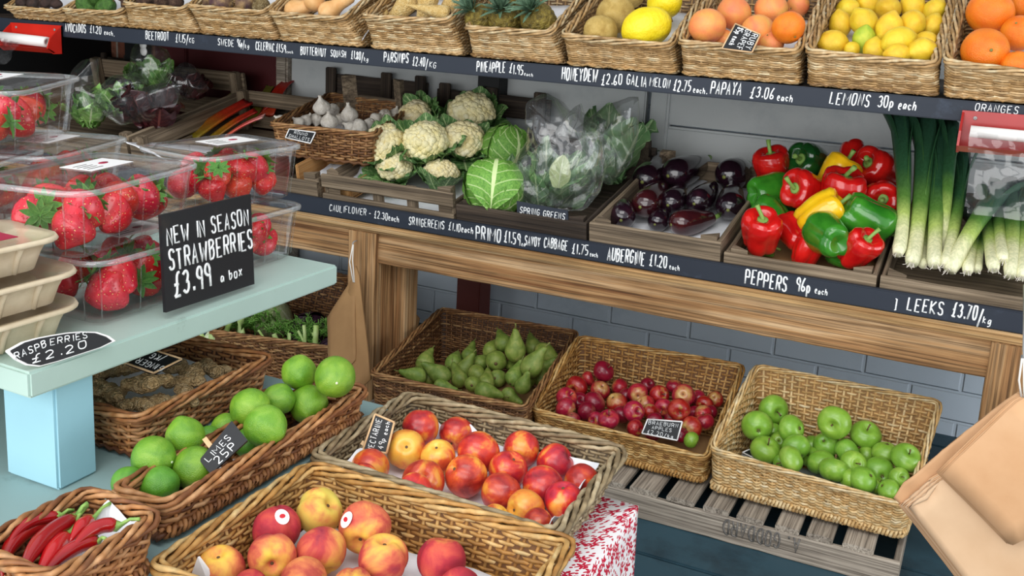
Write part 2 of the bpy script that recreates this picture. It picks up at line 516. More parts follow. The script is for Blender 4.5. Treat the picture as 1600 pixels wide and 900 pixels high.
# ------------------------------------------------------------------ mesh builder
class B:
    def __init__(s):
        s.v, s.f, s.a, s.b = [], [], [], []
        s.cnt = 0
        s.va = 0.0
        s.vb = 0.0

    def add(s, verts, faces, va=None, vb=None):
        verts = np.asarray(verts, float).reshape(-1, 3)
        n = len(verts)
        s.v.append(verts)
        s.a.append(np.broadcast_to(np.asarray(s.va if va is None else va, float), (n,)))
        s.b.append(np.broadcast_to(np.asarray(s.vb if vb is None else vb, float), (n,)))
        if isinstance(faces, np.ndarray):
            s.f.extend((faces+s.cnt).tolist())
        else:
            c = s.cnt
            s.f.extend([[i+c for i in q] for q in faces])
        s.cnt += n

    def grid(s, P, cu=False, cv=False, va=None, vb=None):
        """P: (nu, nv, 3) lattice of points"""
        P = np.asarray(P, float)
        nu, nv = P.shape[:2]
        I = np.arange(nu*nv).reshape(nu, nv)
        i0 = I if cu else I[:-1]
        i1 = np.roll(I, -1, 0) if cu else I[1:]
        if cv:
            q = np.stack([i0, np.roll(i0, -1, 1), np.roll(i1, -1, 1), i1], -1)
        else:
            q = np.stack([i0[:, :-1], i0[:, 1:], i1[:, 1:], i1[:, :-1]], -1)
        s.add(P.reshape(-1, 3), q.reshape(-1, 4), None if va is None else np.broadcast_to(va, (nu, nv)).ravel(), None if vb is None else np.broadcast_to(vb, (nu, nv)).ravel())

    def tube(s, path, rad, n=6, closed=False, up=None, flat=1.0, caps=True, va=None):
        P = np.asarray([tuple(p) for p in path], float)
        m = len(P)
        T = (np.roll(P, -1, 0)-np.roll(P, 1, 0)) if closed else np.gradient(P, axis=0)
        T /= np.linalg.norm(T, axis=1)[:, None]+1e-12
        if up is None:
            up = np.array([0, 0, 1.0])
            if abs(T[:, 2]).mean() > .85:
                up = np.array([0, 1.0, 0])
        up = np.broadcast_to(np.asarray(up, float), (m, 3))
        S = np.cross(T, up); S /= np.linalg.norm(S, axis=1)[:, None]+1e-12
        U = np.cross(S, T)
        r = np.broadcast_to(np.asarray(rad, float), (m,))[:, None, None]
        an = np.arange(n)*2*math.pi/n + math.pi/n
        Q = P[:, None]+r*(np.cos(an)[None, :, None]*S[:, None]+flat*np.sin(an)[None, :, None]*U[:, None])
        vv = None if va is None else np.broadcast_to(np.asarray(va, float), (m,))[:, None]
        k = s.cnt
        s.grid(Q, closed, True, vv)
        if caps and not closed:
            s.f.append([k+i for i in range(n)][::-1])
            s.f.append([k+(m-1)*n+i for i in range(n)])

    def lathe(s, prof, n=24, fn=None, M=None, va=None):
        """prof [(r, z)]; fn(r, z, phi) -> x, y, z may deform it"""
        prof = np.asarray(prof, float)
        ph = np.arange(n)*2*math.pi/n
        R, Z, P = prof[:, 0][:, None], prof[:, 1][:, None], ph[None, :]
        if fn:
            X, Y, Z2 = fn(R, Z, P)
        else:
            X, Y, Z2 = R*np.cos(P), R*np.sin(P), Z+0*P
        Q = np.stack([X, Y, Z2+0*X], -1)
        if M is not None:
            Mn = np.array(M)
            Q = Q@Mn[:3, :3].T+Mn[:3, 3]
        s.grid(Q, False, True, va)

    def box(s, c, h, M=None):
        c, h = np.array(c, float), np.array(h, float)/2
        p = np.array([(x, y, z) for x in (-1, 1) for y in (-1, 1) for z in (-1, 1)])*h+c
        if M is not None:
            Mn = np.array(M); p = p@Mn[:3, :3].T+Mn[:3, 3]
        s.add(p, [[0, 1, 3, 2], [4, 6, 7, 5], [0, 4, 5, 1], [2, 3, 7, 6], [0, 2, 6, 4], [1, 5, 7, 3]])

    def prism(s, poly, d):
        """poly: planar world polygon, extruded by vector d"""
        p = np.array([tuple(q) for q in poly], float); n = len(p)
        s.add(np.vstack([p, p+np.array(tuple(d))]), [list(range(n))[::-1], list(range(n, 2*n))]+[[i, (i+1) % n, n+(i+1) % n, n+i] for i in range(n)])

    def mesh(s, name, mat, smooth=True, bevel=0):
        me = bpy.data.meshes.new(name)
        v = np.vstack(s.v)
        me.from_pydata(v.tolist(), [], s.f)
        if bevel:
            bm = bmesh.new(); bm.from_mesh(me)
            bmesh.ops.recalc_face_normals(bm, faces=bm.faces)
            bmesh.ops.bevel(bm, geom=list(bm.edges), offset=bevel, segments=2, affect='EDGES', clamp_overlap=True)
            bm.to_mesh(me); bm.free()
        else:
            for nm, arr in (('va', s.a), ('vb', s.b)):
                at = me.attributes.new(nm, 'FLOAT', 'POINT')
                at.data.foreach_set('value', np.concatenate(arr).astype(np.float32))
        me.materials.append(MT[mat])
        if smooth:
            me.polygons.foreach_set('use_smooth', [True]*len(me.polygons))
        me.update()
        return me

    def build(s, name, mat, parent=None, origin=None, smooth=True, bevel=0, label=None):
        """origin: world point of the parent when the vertices are in world space"""
        if origin is not None:
            s.v = [q-np.array(tuple(origin)) for q in s.v]
        me = s.mesh(name, mat, smooth, bevel)
        return link(name, me, parent, label)


def link(name, me, parent=None, label=None):
    o = bpy.data.objects.new(name, me)
    COL.objects.link(o)
    if parent is not None:
        o.parent = parent
    if label:
        o['label'] = label
    return o


def tag(o, label, cat, group=None):
    o['label'] = label
    o['category'] = cat
    if group:
        o['group'] = group
    return o


def thing(name, label, cat, loc=(0, 0, 0), M=None, group=None):
    o = bpy.data.objects.new(name, None)
    o.empty_display_size = .05
    COL.objects.link(o)
    if M is not None:
        o.matrix_world = M
    else:
        o.location = loc
    return tag(o, label, cat, group)


def struct(name, b, mat, smooth=False, bevel=0):
    me = b.mesh(name, mat, smooth, bevel)
    o = link(name, me)
    o['kind'] = 'structure'
    return o


def board(name, p0, p1, wid, thick, mat, parent=None, up=(0, 0, 1), bevel=.0025, jag=.0, label=None):
    """a plank from p0 to p1 (parent frame), its length along its own X"""
    p0, p1 = V(p0), V(p1)
    x = (p1-p0); ln = x.length; x.normalize()
    z = V(up); z = (z-x*z.dot(x)).normalized()
    y = z.cross(x)
    n = max(1, int(ln/.05)) if jag else 1
    bm = B()
    rnd = random.Random(hash((round(p0.x, 3), round(p0.z, 3), round(wid, 3))))
    if jag:
        xs = np.linspace(0, ln, n+1)
        P = []
        for k, xx in enumerate(xs):
            a, c = [rnd.uniform(-jag, jag) for _ in range(2)]
            t = thick/2+rnd.uniform(-jag, jag)*.3
            e = bevel
            w0, w1 = -wid/2+a, wid/2+c
            P.append([(xx, -t, w0+e), (xx, -t, w1-e), (xx, -t+e, w1), (xx, t-e, w1), (xx, t, w1-e), (xx, t, w0+e), (xx, t-e, w0), (xx, -t+e, w0)])
        bm.grid(np.array(P), False, True)
        bm.f.append(list(range(8))); bm.f.append([n*8+i for i in range(8)][::-1])
        me = bm.mesh(name, mat, False)
    else:
        bm.box((ln/2, 0, 0), (ln, thick, wid))
        me = bm.mesh(name, mat, False, bevel)
    o = link(name, me, parent, label)
    M = Matrix((x, y, z)).transposed().to_4x4(); M.translation = p0
    o.matrix_local = M
    return o


# ------------------------------------------------------------------ handwriting
GL = {'A': "02 28 42;14 34", 'B': "02 08;~08 38 47 36 05;~05 36 44 32 02", 'C': "~47 38 18 06 04 12 32 43", 'D': "02 08;~08 28 46 44 22 02",
      'E': "48 08 02 42;05 35", 'F': "48 08 02;05 35", 'G': "~47 38 18 06 04 12 32 43;43 45 25", 'H': "02 08;42 48;05 45", 'I': "22 28",
      'K': "02 08;48 05 42", 'L': "08 02 42", 'M': "02 08 24 48 42", 'N': "02 08 42 48", 'O': "~28 08 02 42 48 28", 'P': "02 08;~08 38 47 45 35 05",
      'Q': "~28 08 02 42 48 28;23 41", 'R': "02 08;~08 38 47 45 35 05;25 42", 'S': "~47 38 18 07 15 35 43 32 12 03", 'T': "08 48;28 22",
      'U': "~08 03 12 32 43 48", 'V': "08 22 48", 'W': "08 12 26 32 48", 'X': "02 48;08 42", 'Y': "08 25 48;25 22", '0': "~28 08 02 42 48 28",
      '1': "28 22", '2': "~07 18 38 46 24 02;02 42", '3': "~07 28 47 35 25;~25 45 43 22 03", '4': "38 04 44;36 32", '5': "48 08 05;~05 35 44 32 02",
      '6': "~38 16 03 12 32 43 34 14 03", '7': "08 48 12", '8': "~28 07 16 34 43 22 03 14 36 47 28", '9': "~45 25 06 18 38 47 45;47 42",
      '£': "~48 38 27 23 02;02 42;05 35", '.': "22 23", '-': "05 35", '/': "00 48", 'e': "~04 44 36 16 04 12 42", 'a': "~45 16 03 12 33 45;45 42",
      'c': "~45 16 04 13 22 43", 'h': "08 02;~04 26 45 42", 'p': "06 00;~06 36 44 22 03", 'k': "08 02;36 04 42", 'g': "~46 16 03 22 45;~46 41 20 00",
      'b': "08 02;~05 36 44 22 02", 'o': "~26 06 02 42 46 26", 'x': "06 42;02 46", 'n': "06 02;~04 26 45 42", ']': "18 38 32 12", 'r': "06 02;~04 16 36"}


def chaikin(p):
    for _ in range(2):
        q = [p[0]]
        for a, b in zip(p[:-1], p[1:]):
            q += [a*.75+b*.25, a*.25+b*.75]
        q.append(p[-1])
        p = q
    return p


def write(b, text, o, xd, yd, h, width=None, pen=None, penk=.07, jit=.05, slant=.0, seed=1, lift=.0005):
    """pen strokes on a plane: o = start of the baseline, xd/yd unit vectors, h = capital height"""
    o, xd, yd = V(o), V(xd).normalized(), V(yd).normalized()
    nz = xd.cross(yd)
    pen = h*penk
    rnd = random.Random(seed)
    adv = []
    for c in text:
        adv.append(3.8 if c == ' ' else 3.0 if c in 'I1.' else 5.0 if c.islower() else 7.4 if c in 'WM' else 5.6)
    u = h/6.0
    sx = (width/(sum(adv)*u)) if width else .8
    x = 0
    for c, a in zip(text, adv):
        if c in GL:
            k = .8 if c.islower() else 1.0
            kx = 1.25 if c in 'WM' else k*.84
            dy, sh = rnd.uniform(-jit, jit)*h, slant+rnd.uniform(-jit, jit)
            for st in GL[c].split(';'):
                sm = st.startswith('~')
                pts = [np.array((int(q[0])-(.7 if c in 'I1.' else 0), int(q[1])-2)) for q in st.lstrip('~').split()]
                if sm:
                    pts = chaikin(pts)
                path = [o+xd*((x+p[0]*kx+sh*p[1]*k)*u*sx)+yd*(p[1]*u*k+dy)+nz*lift for p in pts]
                b.tube(path, pen, 5, up=tuple(nz), flat=.5)
        x += a


# ------------------------------------------------------------------ wicker
def loop(c4, r, ne):
    """rectangle corners -> closed list of points, corners cut by r; ne = points per edge"""
    pts = []
    for i in range(4):
        a, b = c4[i], c4[(i+1) % 4]
        d = b-a; ln = d.length; f = min(r/ln, .3)
        p, q = a+d*f, b-d*f
        n = ne[i]
        pts += [p.lerp(q, k/(n-1)) for k in range(n)]
        c = c4[(i+2) % 4]; e = c-b; f2 = min(r/e.length, .3)
        q2 = b+e*f2
        pts.append((q*.25+b*.5+q2*.25))
    return np.array([tuple(p) for p in pts])


def resample(P, n):
    Q = np.vstack([P, P[:1]])
    s = np.concatenate([[0], np.cumsum(np.linalg.norm(np.diff(Q, axis=0), axis=1))])
    t = np.linspace(0, s[-1], n, endpoint=False)
    return np.stack([np.interp(t, s, Q[:, k]) for k in range(3)], 1), s[-1]


def basket(name, label, top, bot, mat, pitch=.0062, stake=.024, rimr=.006, foot=False, group=None, cat='basket', rough=.22, seed=0):
    """top, bot: corners FL FR BR BL (world); woven from rods round upright stakes"""
    top, bot = [V(p) for p in top], [V(p) for p in bot]
    org = (bot[0]+bot[1]+bot[2]+bot[3])/4
    root = thing(name, label, cat, org, group=group)
    rs = np.random.RandomState(seed+3)
    r = .016
    ne = []
    for i in range(4):
        k = max(4, int((top[(i+1) % 4]-top[i]).length/stake))*2+1
        ne.append(k)
    TL, BL_ = loop(top, r, ne), loop(bot, r, ne)
    if len(TL) % 4:
        pass
    N = len(TL)
    C = TL.mean(0)
    T = np.roll(TL, -1, 0)-np.roll(TL, 1, 0)
    H = TL-BL_
    NR = np.cross(T, H); NR /= np.linalg.norm(NR, axis=1)[:, None]
    sg = np.sign((NR*(TL-C)).sum(1)); NR *= sg[:, None]
    hh = np.linalg.norm(H, axis=1).mean()
    rows = max(4, int(hh/pitch))
    sr = hh/rows*.52
    amp = sr*1.0
    b = B()
    k = np.arange(N)
    for j in range(rows):
        t = (j+.5)/rows*.97
        off = np.cos(math.pi*k/2+(j % 2)*math.pi)*amp
        P = BL_*(1-t)+TL*t+NR*(off+rs.normal(0, rough*sr, N))[:, None]
        P[:, 2] += rs.normal(0, rough*sr*.7, N)
        b.tube(P, sr*rs.uniform(.85, 1.08), 4, True, va=np.clip(rs.uniform(.25, .9)+rs.normal(0, .12, N), .12, 1))
    # core stops light leaks, its dark colour paints gap shade; then the woven base
    ins = NR*(-sr*.25)
    b.grid(np.stack([BL_+ins, TL+ins]), False, True, va=.06)
    nb = 14
    for j in range(nb+1):
        f = j/nb
        a, c = bot[0].lerp(bot[3], f), bot[1].lerp(bot[2], f)
        pts = [a.lerp(c, q/20)+V((0, 0, .003+.0022*math.cos(math.pi*(q+j)))) for q in range(21)]
        b.tube(pts, (bot[3]-bot[0]).length/nb*.55, 4, va=rs.uniform(.1, .7), flat=.3)
    b.build('weave', mat, root, org)
    st = B()
    for q in range(0, N, 2):
        st.tube([BL_[q], (BL_[q]+TL[q])/2, TL[q]], sr*.9, 5, va=rs.uniform(.2, .8))
    st.build('stakes', mat, root, org)
    # plaited border
    per = np.linalg.norm(np.diff(np.vstack([TL, TL[:1]]), axis=0), axis=1).sum()
    n = int(per/.007)
    P, per = resample(TL+(TL-BL_)/hh*rimr*.3, n)
    TT = np.roll(P, -1, 0)-np.roll(P, 1, 0); TT /= np.linalg.norm(TT, axis=1)[:, None]
    UPv = np.broadcast_to(((TL-BL_).mean(0)/np.linalg.norm((TL-BL_).mean(0))), P.shape)
    S = np.cross(TT, UPv); S /= np.linalg.norm(S, axis=1)[:, None]
    U = np.cross(S, TT)
    rb = B()
    tw = max(4, round(per/.21))
    for q in range(5):
        an = np.arange(n)/n*tw*2*math.pi+q*2*math.pi/5
        Q = P+rimr*(np.cos(an)[:, None]*S*1.25+np.sin(an)[:, None]*U)+rs.normal(0, rimr*.07, P.shape)
        vv = np.clip(.62+.25*np.sin(np.arange(n)/n*tw*5+q*2.1)+rs.normal(0, .1, n), 0, 1)
        rb.tube(Q, rimr*.58*(1+.12*np.sin(np.arange(n)*.9+q)), 5, True, va=vv)
    rb.build('plaited_rim', mat, root, org)
    if foot:
        F0 = BL_*.93+TL*.07+NR*sr*1.3
        n = int(per/.0011)
        P, pp = resample(F0, n)
        TT = np.roll(P, -1, 0)-np.roll(P, 1, 0); TT /= np.linalg.norm(TT, axis=1)[:, None]
        UPv = np.broadcast_to(np.array([0, 0, 1.0]), P.shape)
        S = np.cross(TT, UPv); S /= np.linalg.norm(S, axis=1)[:, None]
        fb = B()
        nt = round(pp/.0068)
        an = np.arange(n)/n*nt*2*math.pi
        tv = rs.uniform(.35, .85, nt+1)[(np.arange(n)*nt//n)]
        Q = P+.0036*(np.cos(an)[:, None]*S+1.7*np.sin(an)[:, None]*UPv)+UPv*.003
        fb.tube(Q, .0031, 5, True, va=tv)
        fb.build('foot_band', mat, root, org)
    return root


def liner(name, label, c4, mat='tissue', cat='paper', bump=.006, n=16, seed=0, up=.0, thick=.0012, group=None):
    """crumpled sheet over the quad FL FR BR BL; edges turn up by `up`"""
    c4 = [V(p) for p in c4]
    org = sum(c4, V())/4
    P = np.zeros((n, n, 3))
    for i in range(n):
        for j in range(n):
            u, v = j/(n-1), i/(n-1)
            p = c4[0].lerp(c4[1], u).lerp(c4[3].lerp(c4[2], u), v)
            e = max(abs(u-.5), abs(v-.5))*2
            z = bump*noise.noise(p*14+V((seed*3.1, 0, 0)))+bump*.5*noise.noise(p*43)
            z += up*max(0, (e-.8)/.2)**2*(1+.5*noise.noise(p*30))
            P[i, j] = (p.x-org.x, p.y-org.y, p.z-org.z+z)
    b = B(); b.grid(P)
    o = b.build(name, mat)
    md = o.modifiers.new('thickness', 'SOLIDIFY'); md.thickness = thick; md.offset = 1
    o.location = org
    return tag(o, label, cat, group)


ORD = ['', 'second', 'third', 'fourth', 'fifth', 'sixth', 'seventh', 'eighth', 'ninth', 'tenth', 'eleventh', 'twelfth', 'thirteenth', 'fourteenth', 'fifteenth', 'sixteenth', 'seventeenth', 'eighteenth', 'nineteenth', 'twentieth']


def ordl(k, n):
    if n == 1:
        return 'the only one'
    if k == 0:
        return 'leftmost'
    if k == n-1:
        return 'rightmost'
    return ORD[k]+' from left'


def rows_of(items, slope=.2):
    """sort pile entries into rows in the photo and say which one each is"""
    ys = [it[1]-slope*it[0] for it in items]
    mr = sum(it[2] for it in items)/len(items)
    lo, hi = min(ys), max(ys)
    nr = max(1, min(6, int(round((hi-lo)/(1.55*mr)))+(1 if hi-lo > mr else 0)))
    names = {1: ['only'], 2: ['back', 'front'], 3: ['back', 'middle', 'front'], 4: ['back', 'second', 'third', 'front'],
             5: ['back', 'second', 'third', 'fourth', 'front'], 6: ['back', 'second', 'third', 'fourth', 'fifth', 'front']}[nr]
    bins = [[] for _ in range(nr)]
    for i, y in enumerate(ys):
        bins[min(nr-1, int((y-lo)/(hi-lo+1e-6)*nr))].append(i)
    out = [None]*len(items)
    for q, bb in enumerate(bins):
        bb.sort(key=lambda i: items[i][0])
        for k, i in enumerate(bb):
            out[i] = (names[q]+' row', ordl(k, len(bb)))
    return out


LIB = {}


def place(kind, loc, R, axis=None, spin=None, variant=None, name=None, mat=None, rnd=random):
    """a copy of a fruit from LIB: body mesh plus its parts; radius R, stem along axis"""
    vs = LIB[kind]
    nm, body, parts = vs[(rnd.randrange(len(vs)) if variant is None else variant) % len(vs)]
    if mat:
        key = body.name+'_'+mat
        if key not in bpy.data.meshes:
            mm = body.copy(); mm.name = key; mm.materials.clear(); mm.materials.append(MT[mat])
        body = bpy.data.meshes[key]
    o = link(name or nm, body)
    ax = V(axis).normalized() if axis is not None else V((rnd.gauss(0, 1), rnd.gauss(0, 1), rnd.gauss(0, 1))).normalized()
    q = ax.to_track_quat('Z', 'Y').to_matrix().to_4x4()
    sp = Matrix.Rotation(rnd.uniform(0, 6.283) if spin is None else spin, 4, 'Z')
    o.matrix_world = Matrix.Translation(loc) @ q @ sp @ Matrix.Scale(R, 4)
    for pn, pm in parts:
        link(pn, pm, o)
    return o


def pile(kind, items, p0, tilt, noun, where, cat, group, slope=.2, relax=True, rscale=1.0, pad=1.0, seed=1, ymin=None, ymax=None, tiltx=0):
    """items: (px, py, radius px, opts). Each fruit sits on the plane through p0 (rising to the back by `tilt`),
    raised by opts['h'] radii; overlapping ones are pushed apart."""
    rnd = random.Random(seed)
    n = V((-math.sin(tiltx), -math.sin(tilt), math.cos(tilt))).normalized()
    p0 = V(p0)
    t, tm, tn, rr, ds = [], [], [], [], []
    for it in items:
        px, py, rp = it[:3]
        op = it[3] if len(it) > 3 else {}
        d = ray(px, py)
        k = rp*rscale/FPX

        def solve(h):
            return (p0-CAM).dot(n)/(d.dot(n)-k*(1+h))
        t0 = -9.0 if ymin is None else ymin/(d.y-k*.9)
        t1 = 99.0 if ymax is None else ymax/(d.y+k*.9)
        t.append(min(t1, max(t0, solve(op.get('h', 0))))); tm.append(max(t0, min(t1, solve(0)))); tn.append(t0); rr.append(k); ds.append(d)
    if relax:
        for _ in range(120):
            for i in range(len(t)):
                for j in range(i):
                    pi, pj = CAM+ds[i]*t[i], CAM+ds[j]*t[j]
                    ov = pad*(rr[i]*t[i]+rr[j]*t[j])-(pi-pj).length
                    if ov > 0:
                        a, c = (i, j) if t[i] < t[j] else (j, i)
                        t[a] = max(tn[a], t[a]-ov*.35)
                        t[c] = min(tm[c], t[c]+ov*.35)
    rw = rows_of(items, slope)
    out = []
    for i, it in enumerate(items):
        op = it[3] if len(it) > 3 else {}
        loc, R = CAM+ds[i]*t[i], rr[i]*t[i]
        ax = op.get('ax')
        if ax is None and 'up' in op:
            ax = n+V((rnd.gauss(0, .3), rnd.gauss(0, .3), 0))
        elif ax is not None:
            ax = imdir(ax)
        o = place(op.get('k', kind), loc, R*op.get('s', 1), ax, op.get('spin'), op.get('v'), mat=op.get('m'), rnd=rnd)
        lab = op['d']+' '+where if 'd' in op else '%s, %s in the %s of the %s' % (noun, rw[i][1], rw[i][0], where.replace('in the ', ''))
        tag(o, lab.replace('|', ''), cat, group)
        out.append((o, loc, R, ray(it[0], it[1])))
    return out
# ------------------------------------------------------------------ the kinds of fruit and vegetables (unit radius, stem along +Z)
def spheroid(n=18, top=1.0, bot=1.0):
    return [(max(1e-4, math.sin(math.pi*k/n)), -math.cos(math.pi*k/n)*(bot if k < n/2 else top)) for k in range(n+1)]


def nfn(amp, sc, sd, base=None):
    """small lumps added to a lathe"""
    def fn(R, Z, P):
        if base:
            X, Y, Z2 = base(R, Z, P)
        else:
            X, Y, Z2 = R*np.cos(P), R*np.sin(P), Z+0*P
        X, Y, Z2 = np.array(X), np.array(Y), np.array(Z2+0*X)
        for i in range(X.shape[0]):
            for j in range(X.shape[1]):
                f = 1+amp*noise.noise(V((X[i, j]*sc+sd*5.1, Y[i, j]*sc, Z2[i, j]*sc)))
                X[i, j] *= f; Y[i, j] *= f; Z2[i, j] *= f
        return X, Y, Z2
    return fn


def stem_mesh(name, pts, rad, mat, n=7):
    b = B(); b.tube(pts, rad, n)
    return b.mesh(name, mat)


def reg(kind, name, body, parts=()):
    LIB.setdefault(kind, []).append((name, body, list(parts)))


for s in range(3):
    # limes and lemons: oval with a nipple at each end
    for kind, mat, el, nip, parts in (('lime', 'lime_skin', 1.04, .06, True), ('lemon', 'lemon_skin', 1.16, .2, False)):
        pr = []
        for k in range(25):
            a = math.pi*k/24
            r, z = math.sin(a), -math.cos(a)*el
            e = math.exp(-(r/.3)**2)
            z += nip*e*(1 if z > 0 else -.75)
            pr.append((max(r, 1e-4), z))
        b = B(); b.lathe(pr, 28, nfn(.05+.02*s, 1.3, s+.3*len(kind)))
        stems = []
        zt = el+nip
        if kind == 'lime':
            q = B(); q.lathe([(1e-3, zt-.03), (.07, zt-.03), (.06, zt+.01), (1e-3, zt+.012)], 8)
            stems = [('stem_scar', q.mesh('stem_scar', 'fennel_white'))]
        reg(kind, kind, b.mesh(kind, mat), stems)
    # oranges and grapefruit
    pr = []
    for k in range(25):
        a = math.pi*k/24
        r, z = math.sin(a), -math.cos(a)*(.96-.02*s)
        z -= (.07 if z > 0 else 0)*math.exp(-(r/.16)**2)
        if z < 0:
            z += .05*math.exp(-(r/.22)**2)
        pr.append((max(r, 1e-4), z))
    b = B(); b.lathe(pr, 30, nfn(.035, 1.2, s+9))
    q = B(); q.lathe([(1e-3, .9), (.07, .9), (.055, .925), (1e-3, .92)], 8)
    st = q.mesh('stem_scar', 'stem_woody')
    reg('orange', 'orange', b.mesh('orange', 'orange_skin'), [('stem_scar', st)])
    reg('grapefruit', 'grapefruit', b.mesh('grapefruit', 'grapefruit_skin'), [('stem_scar', st)])

    # peaches and nectarines: a dimple at the stem and a seam down one side
    def cleft(depth):
        def fn(R, Z, P):
            d = np.abs((P+math.pi) % (2*math.pi)-math.pi)
            th = np.arctan2(R, Z)
            g = np.exp(-(d/.2)**2)*depth*np.clip(np.sin(th)*.6+.5*np.exp(-((th-.5)/.5)**2), 0, 1)
            f = 1-g
            # bulge on one cheek
            f = f*(1+.03*np.cos(P+1.3))
            return R*f*np.cos(P), R*f*np.sin(P), Z*(1-.3*g)
        return fn
    for kind, mat, dp, el in (('peach', 'peach_skin', .15+.03*s, .94), ('nectarine', 'nect_skin', .1, 1.0)):
        pr = []
        for k in range(29):
            a = math.pi*k/28
            r, z = math.sin(a), -math.cos(a)*el
            z -= (.36 if kind == 'peach' else .27)*math.exp(-(r/.27)**2) if z > 0 else 0
            if z < -.5:
                z -= .05*math.exp(-(r/.2)**2)
            pr.append((max(r, 1e-4), z))
        b = B(); b.lathe(pr, 40, nfn(.05, 1.1, s+2*el, cleft(dp)))
        q = B(); zd = el-(.4 if kind == 'peach' else .3); q.lathe([(1e-3, zd), (.085, zd+.02), (.075, zd+.08), (.03, zd+.06), (1e-3, zd+.05)], 9)
        reg(kind, kind, b.mesh(kind, mat), [('stem_scar', q.mesh('stem_scar', 'stem_brown'))])

    # apples
    def lob(amp, n0):
        return lambda R, Z, P: (R*(1+amp*np.cos(5*P+n0)*np.clip(.6-Z, 0, 1.4))*np.cos(P), R*(1+amp*np.cos(5*P+n0)*np.clip(.6-Z, 0, 1.4))*np.sin(P), Z+0*P)
    for kind, mat in (('apple', 'apple_red'), ('cooking_apple', 'apple_green')):
        pr = []
        for k in range(29):
            a = math.pi*k/28
            r = math.sin(a)*(1+.05*math.cos(a)*-1)
            z = -math.cos(a)*(.9 if kind == 'apple' else .84)
            if z > 0:
                z -= .34*math.exp(-(math.sin(a)/.27)**2)
            else:
                z += .2*math.exp(-(math.sin(a)/.22)**2)
            pr.append((max(r, 1e-4), z))
        b = B(); b.lathe(pr, 32, nfn(.05, 1.0, s+4, lob(.012, s)))
        sm = stem_mesh('stem', [(0, 0, .5), (.03, .02, .75), (.1, .05, .98+.05*s)], [.05, .04, .06], 'stem_brown')
        q = B()
        for k in range(5):
            a = k*1.256
            q.tube([(.12*math.cos(a), .12*math.sin(a), -.66), (.07*math.cos(a), .07*math.sin(a), -.76), (.02*math.cos(a), .02*math.sin(a), -.73)], [.035, .03, .01], 4)
        reg(kind, 'apple', b.mesh(kind, mat), [('stem', sm), ('calyx', q.mesh('calyx', 'stem_brown'))])
    # pears: neck along +Z
    pts = [(0, -1.0), (.28, -1.02), (.62, -.86), (.9, -.5), (1.0, -.05), (.92, .42), (.7, .92), (.48, 1.4), (.36, 1.8), (.25, 2.05), (.1, 2.14), (0, 2.14)]
    P2 = np.array(pts); P2[:, 0] = np.maximum(P2[:, 0], 1e-4)
    kk = np.linspace(0, len(pts)-1, 27)
    pr = [(np.interp(x, range(len(pts)), P2[:, 0]), np.interp(x, range(len(pts)), P2[:, 1])) for x in kk]
    bend = .22+.12*s

    def pf(R, Z, P):
        return R*np.cos(P)+bend*np.clip(Z, 0, 3)**2*.25, R*np.sin(P), Z+0*P
    b = B(); b.lathe(pr, 22, nfn(.08, .9, s+7, pf))
    xx = bend*2.1**2*.25
    sm = stem_mesh('stem', [(xx, 0, 2.05), (xx+.06, .03, 2.35), (xx+.2, .05, 2.62)], [.07, .06, .08], 'stem_woody', 6)
    q = B(); q.lathe([(1e-3, -1.03), (.17, -1.04), (.13, -.99), (1e-3, -.98)], 7)
    reg('pear', 'pear', b.mesh('pear', 'pear_skin'), [('stem', sm), ('calyx', q.mesh('calyx', 'stem_brown'))])
    # sweet peppers: lobed block
    nl = 4 if s != 1 else 3

    def pepf(R, Z, P):
        w = .1*np.clip(1.1-.25*Z, .6, 1.3)
        f = 1-w*(1-np.abs(np.cos(nl*P/2+s)))**1.5*1.2
        zz = Z-.16*(R*(Z > .5))*0
        lobz = -.1*np.abs(np.cos(nl*P/2+s))*(Z < -.7)+.1*np.abs(np.cos(nl*P/2+s))*(Z > .75)
        return R*f*np.cos(P)*(1+.06*s), R*f*np.sin(P), zz+lobz*np.clip(R*1.6, 0, 1)
    pr = [(1e-4, -.92), (.2, -1.0), (.45, -1.1), (.64, -1.05), (.78, -.85), (.86, -.5), (.93, -.1), (1.0, .3), (1.0, .62), (.9, .86), (.72, .98), (.5, .98), (.3, .86), (.16, .74), (1e-4, .7)]
    PP = np.array(pr); kk = np.linspace(0, len(pr)-1, 43)
    pr = [(np.interp(x, range(len(pr)), PP[:, 0]), np.interp(x, range(len(PP)), PP[:, 1])) for x in kk]
    b = B(); b.lathe(pr, 48, nfn(.09, .9, s+11, pepf))
    cr = [(0, 0, .72), (.02, 0, .95), (.06+.1*s, .05, 1.25), (.16+.16*s, .08, 1.5)]
    sb = B(); sb.tube(cr, [.16, .1, .1, .13], 8)
    sb.lathe([(1e-3, .76), (.2, .8), (.3, .87), (.2, .84), (1e-3, .9)], 10)
    reg('pepper', 'sweet_pepper', b.mesh('sweet_pepper', 'pepper_red'), [('stem', sb.mesh('stem', 'stem_green'))])
    # strawberries: tip along -Z
    pr = []
    for k in range(17):
        a = k/16
        z = .75-2.15*a
        r = math.sin(min(1, a*2.6)*math.pi/2)*(1-max(0, a-.36)**1.5*1.55)
        if k == 16:
            r = .02
        pr.append((max(r, 1e-4), z+(.0 if k else -.05)))
    pr = pr[::-1]
    b = B(); b.lathe(pr, 20, nfn(.14, 1.1, s+13, lambda R, Z, P: (R*np.cos(P)*(1.08), R*np.sin(P)*.94, Z+0*P)))
    q = B()
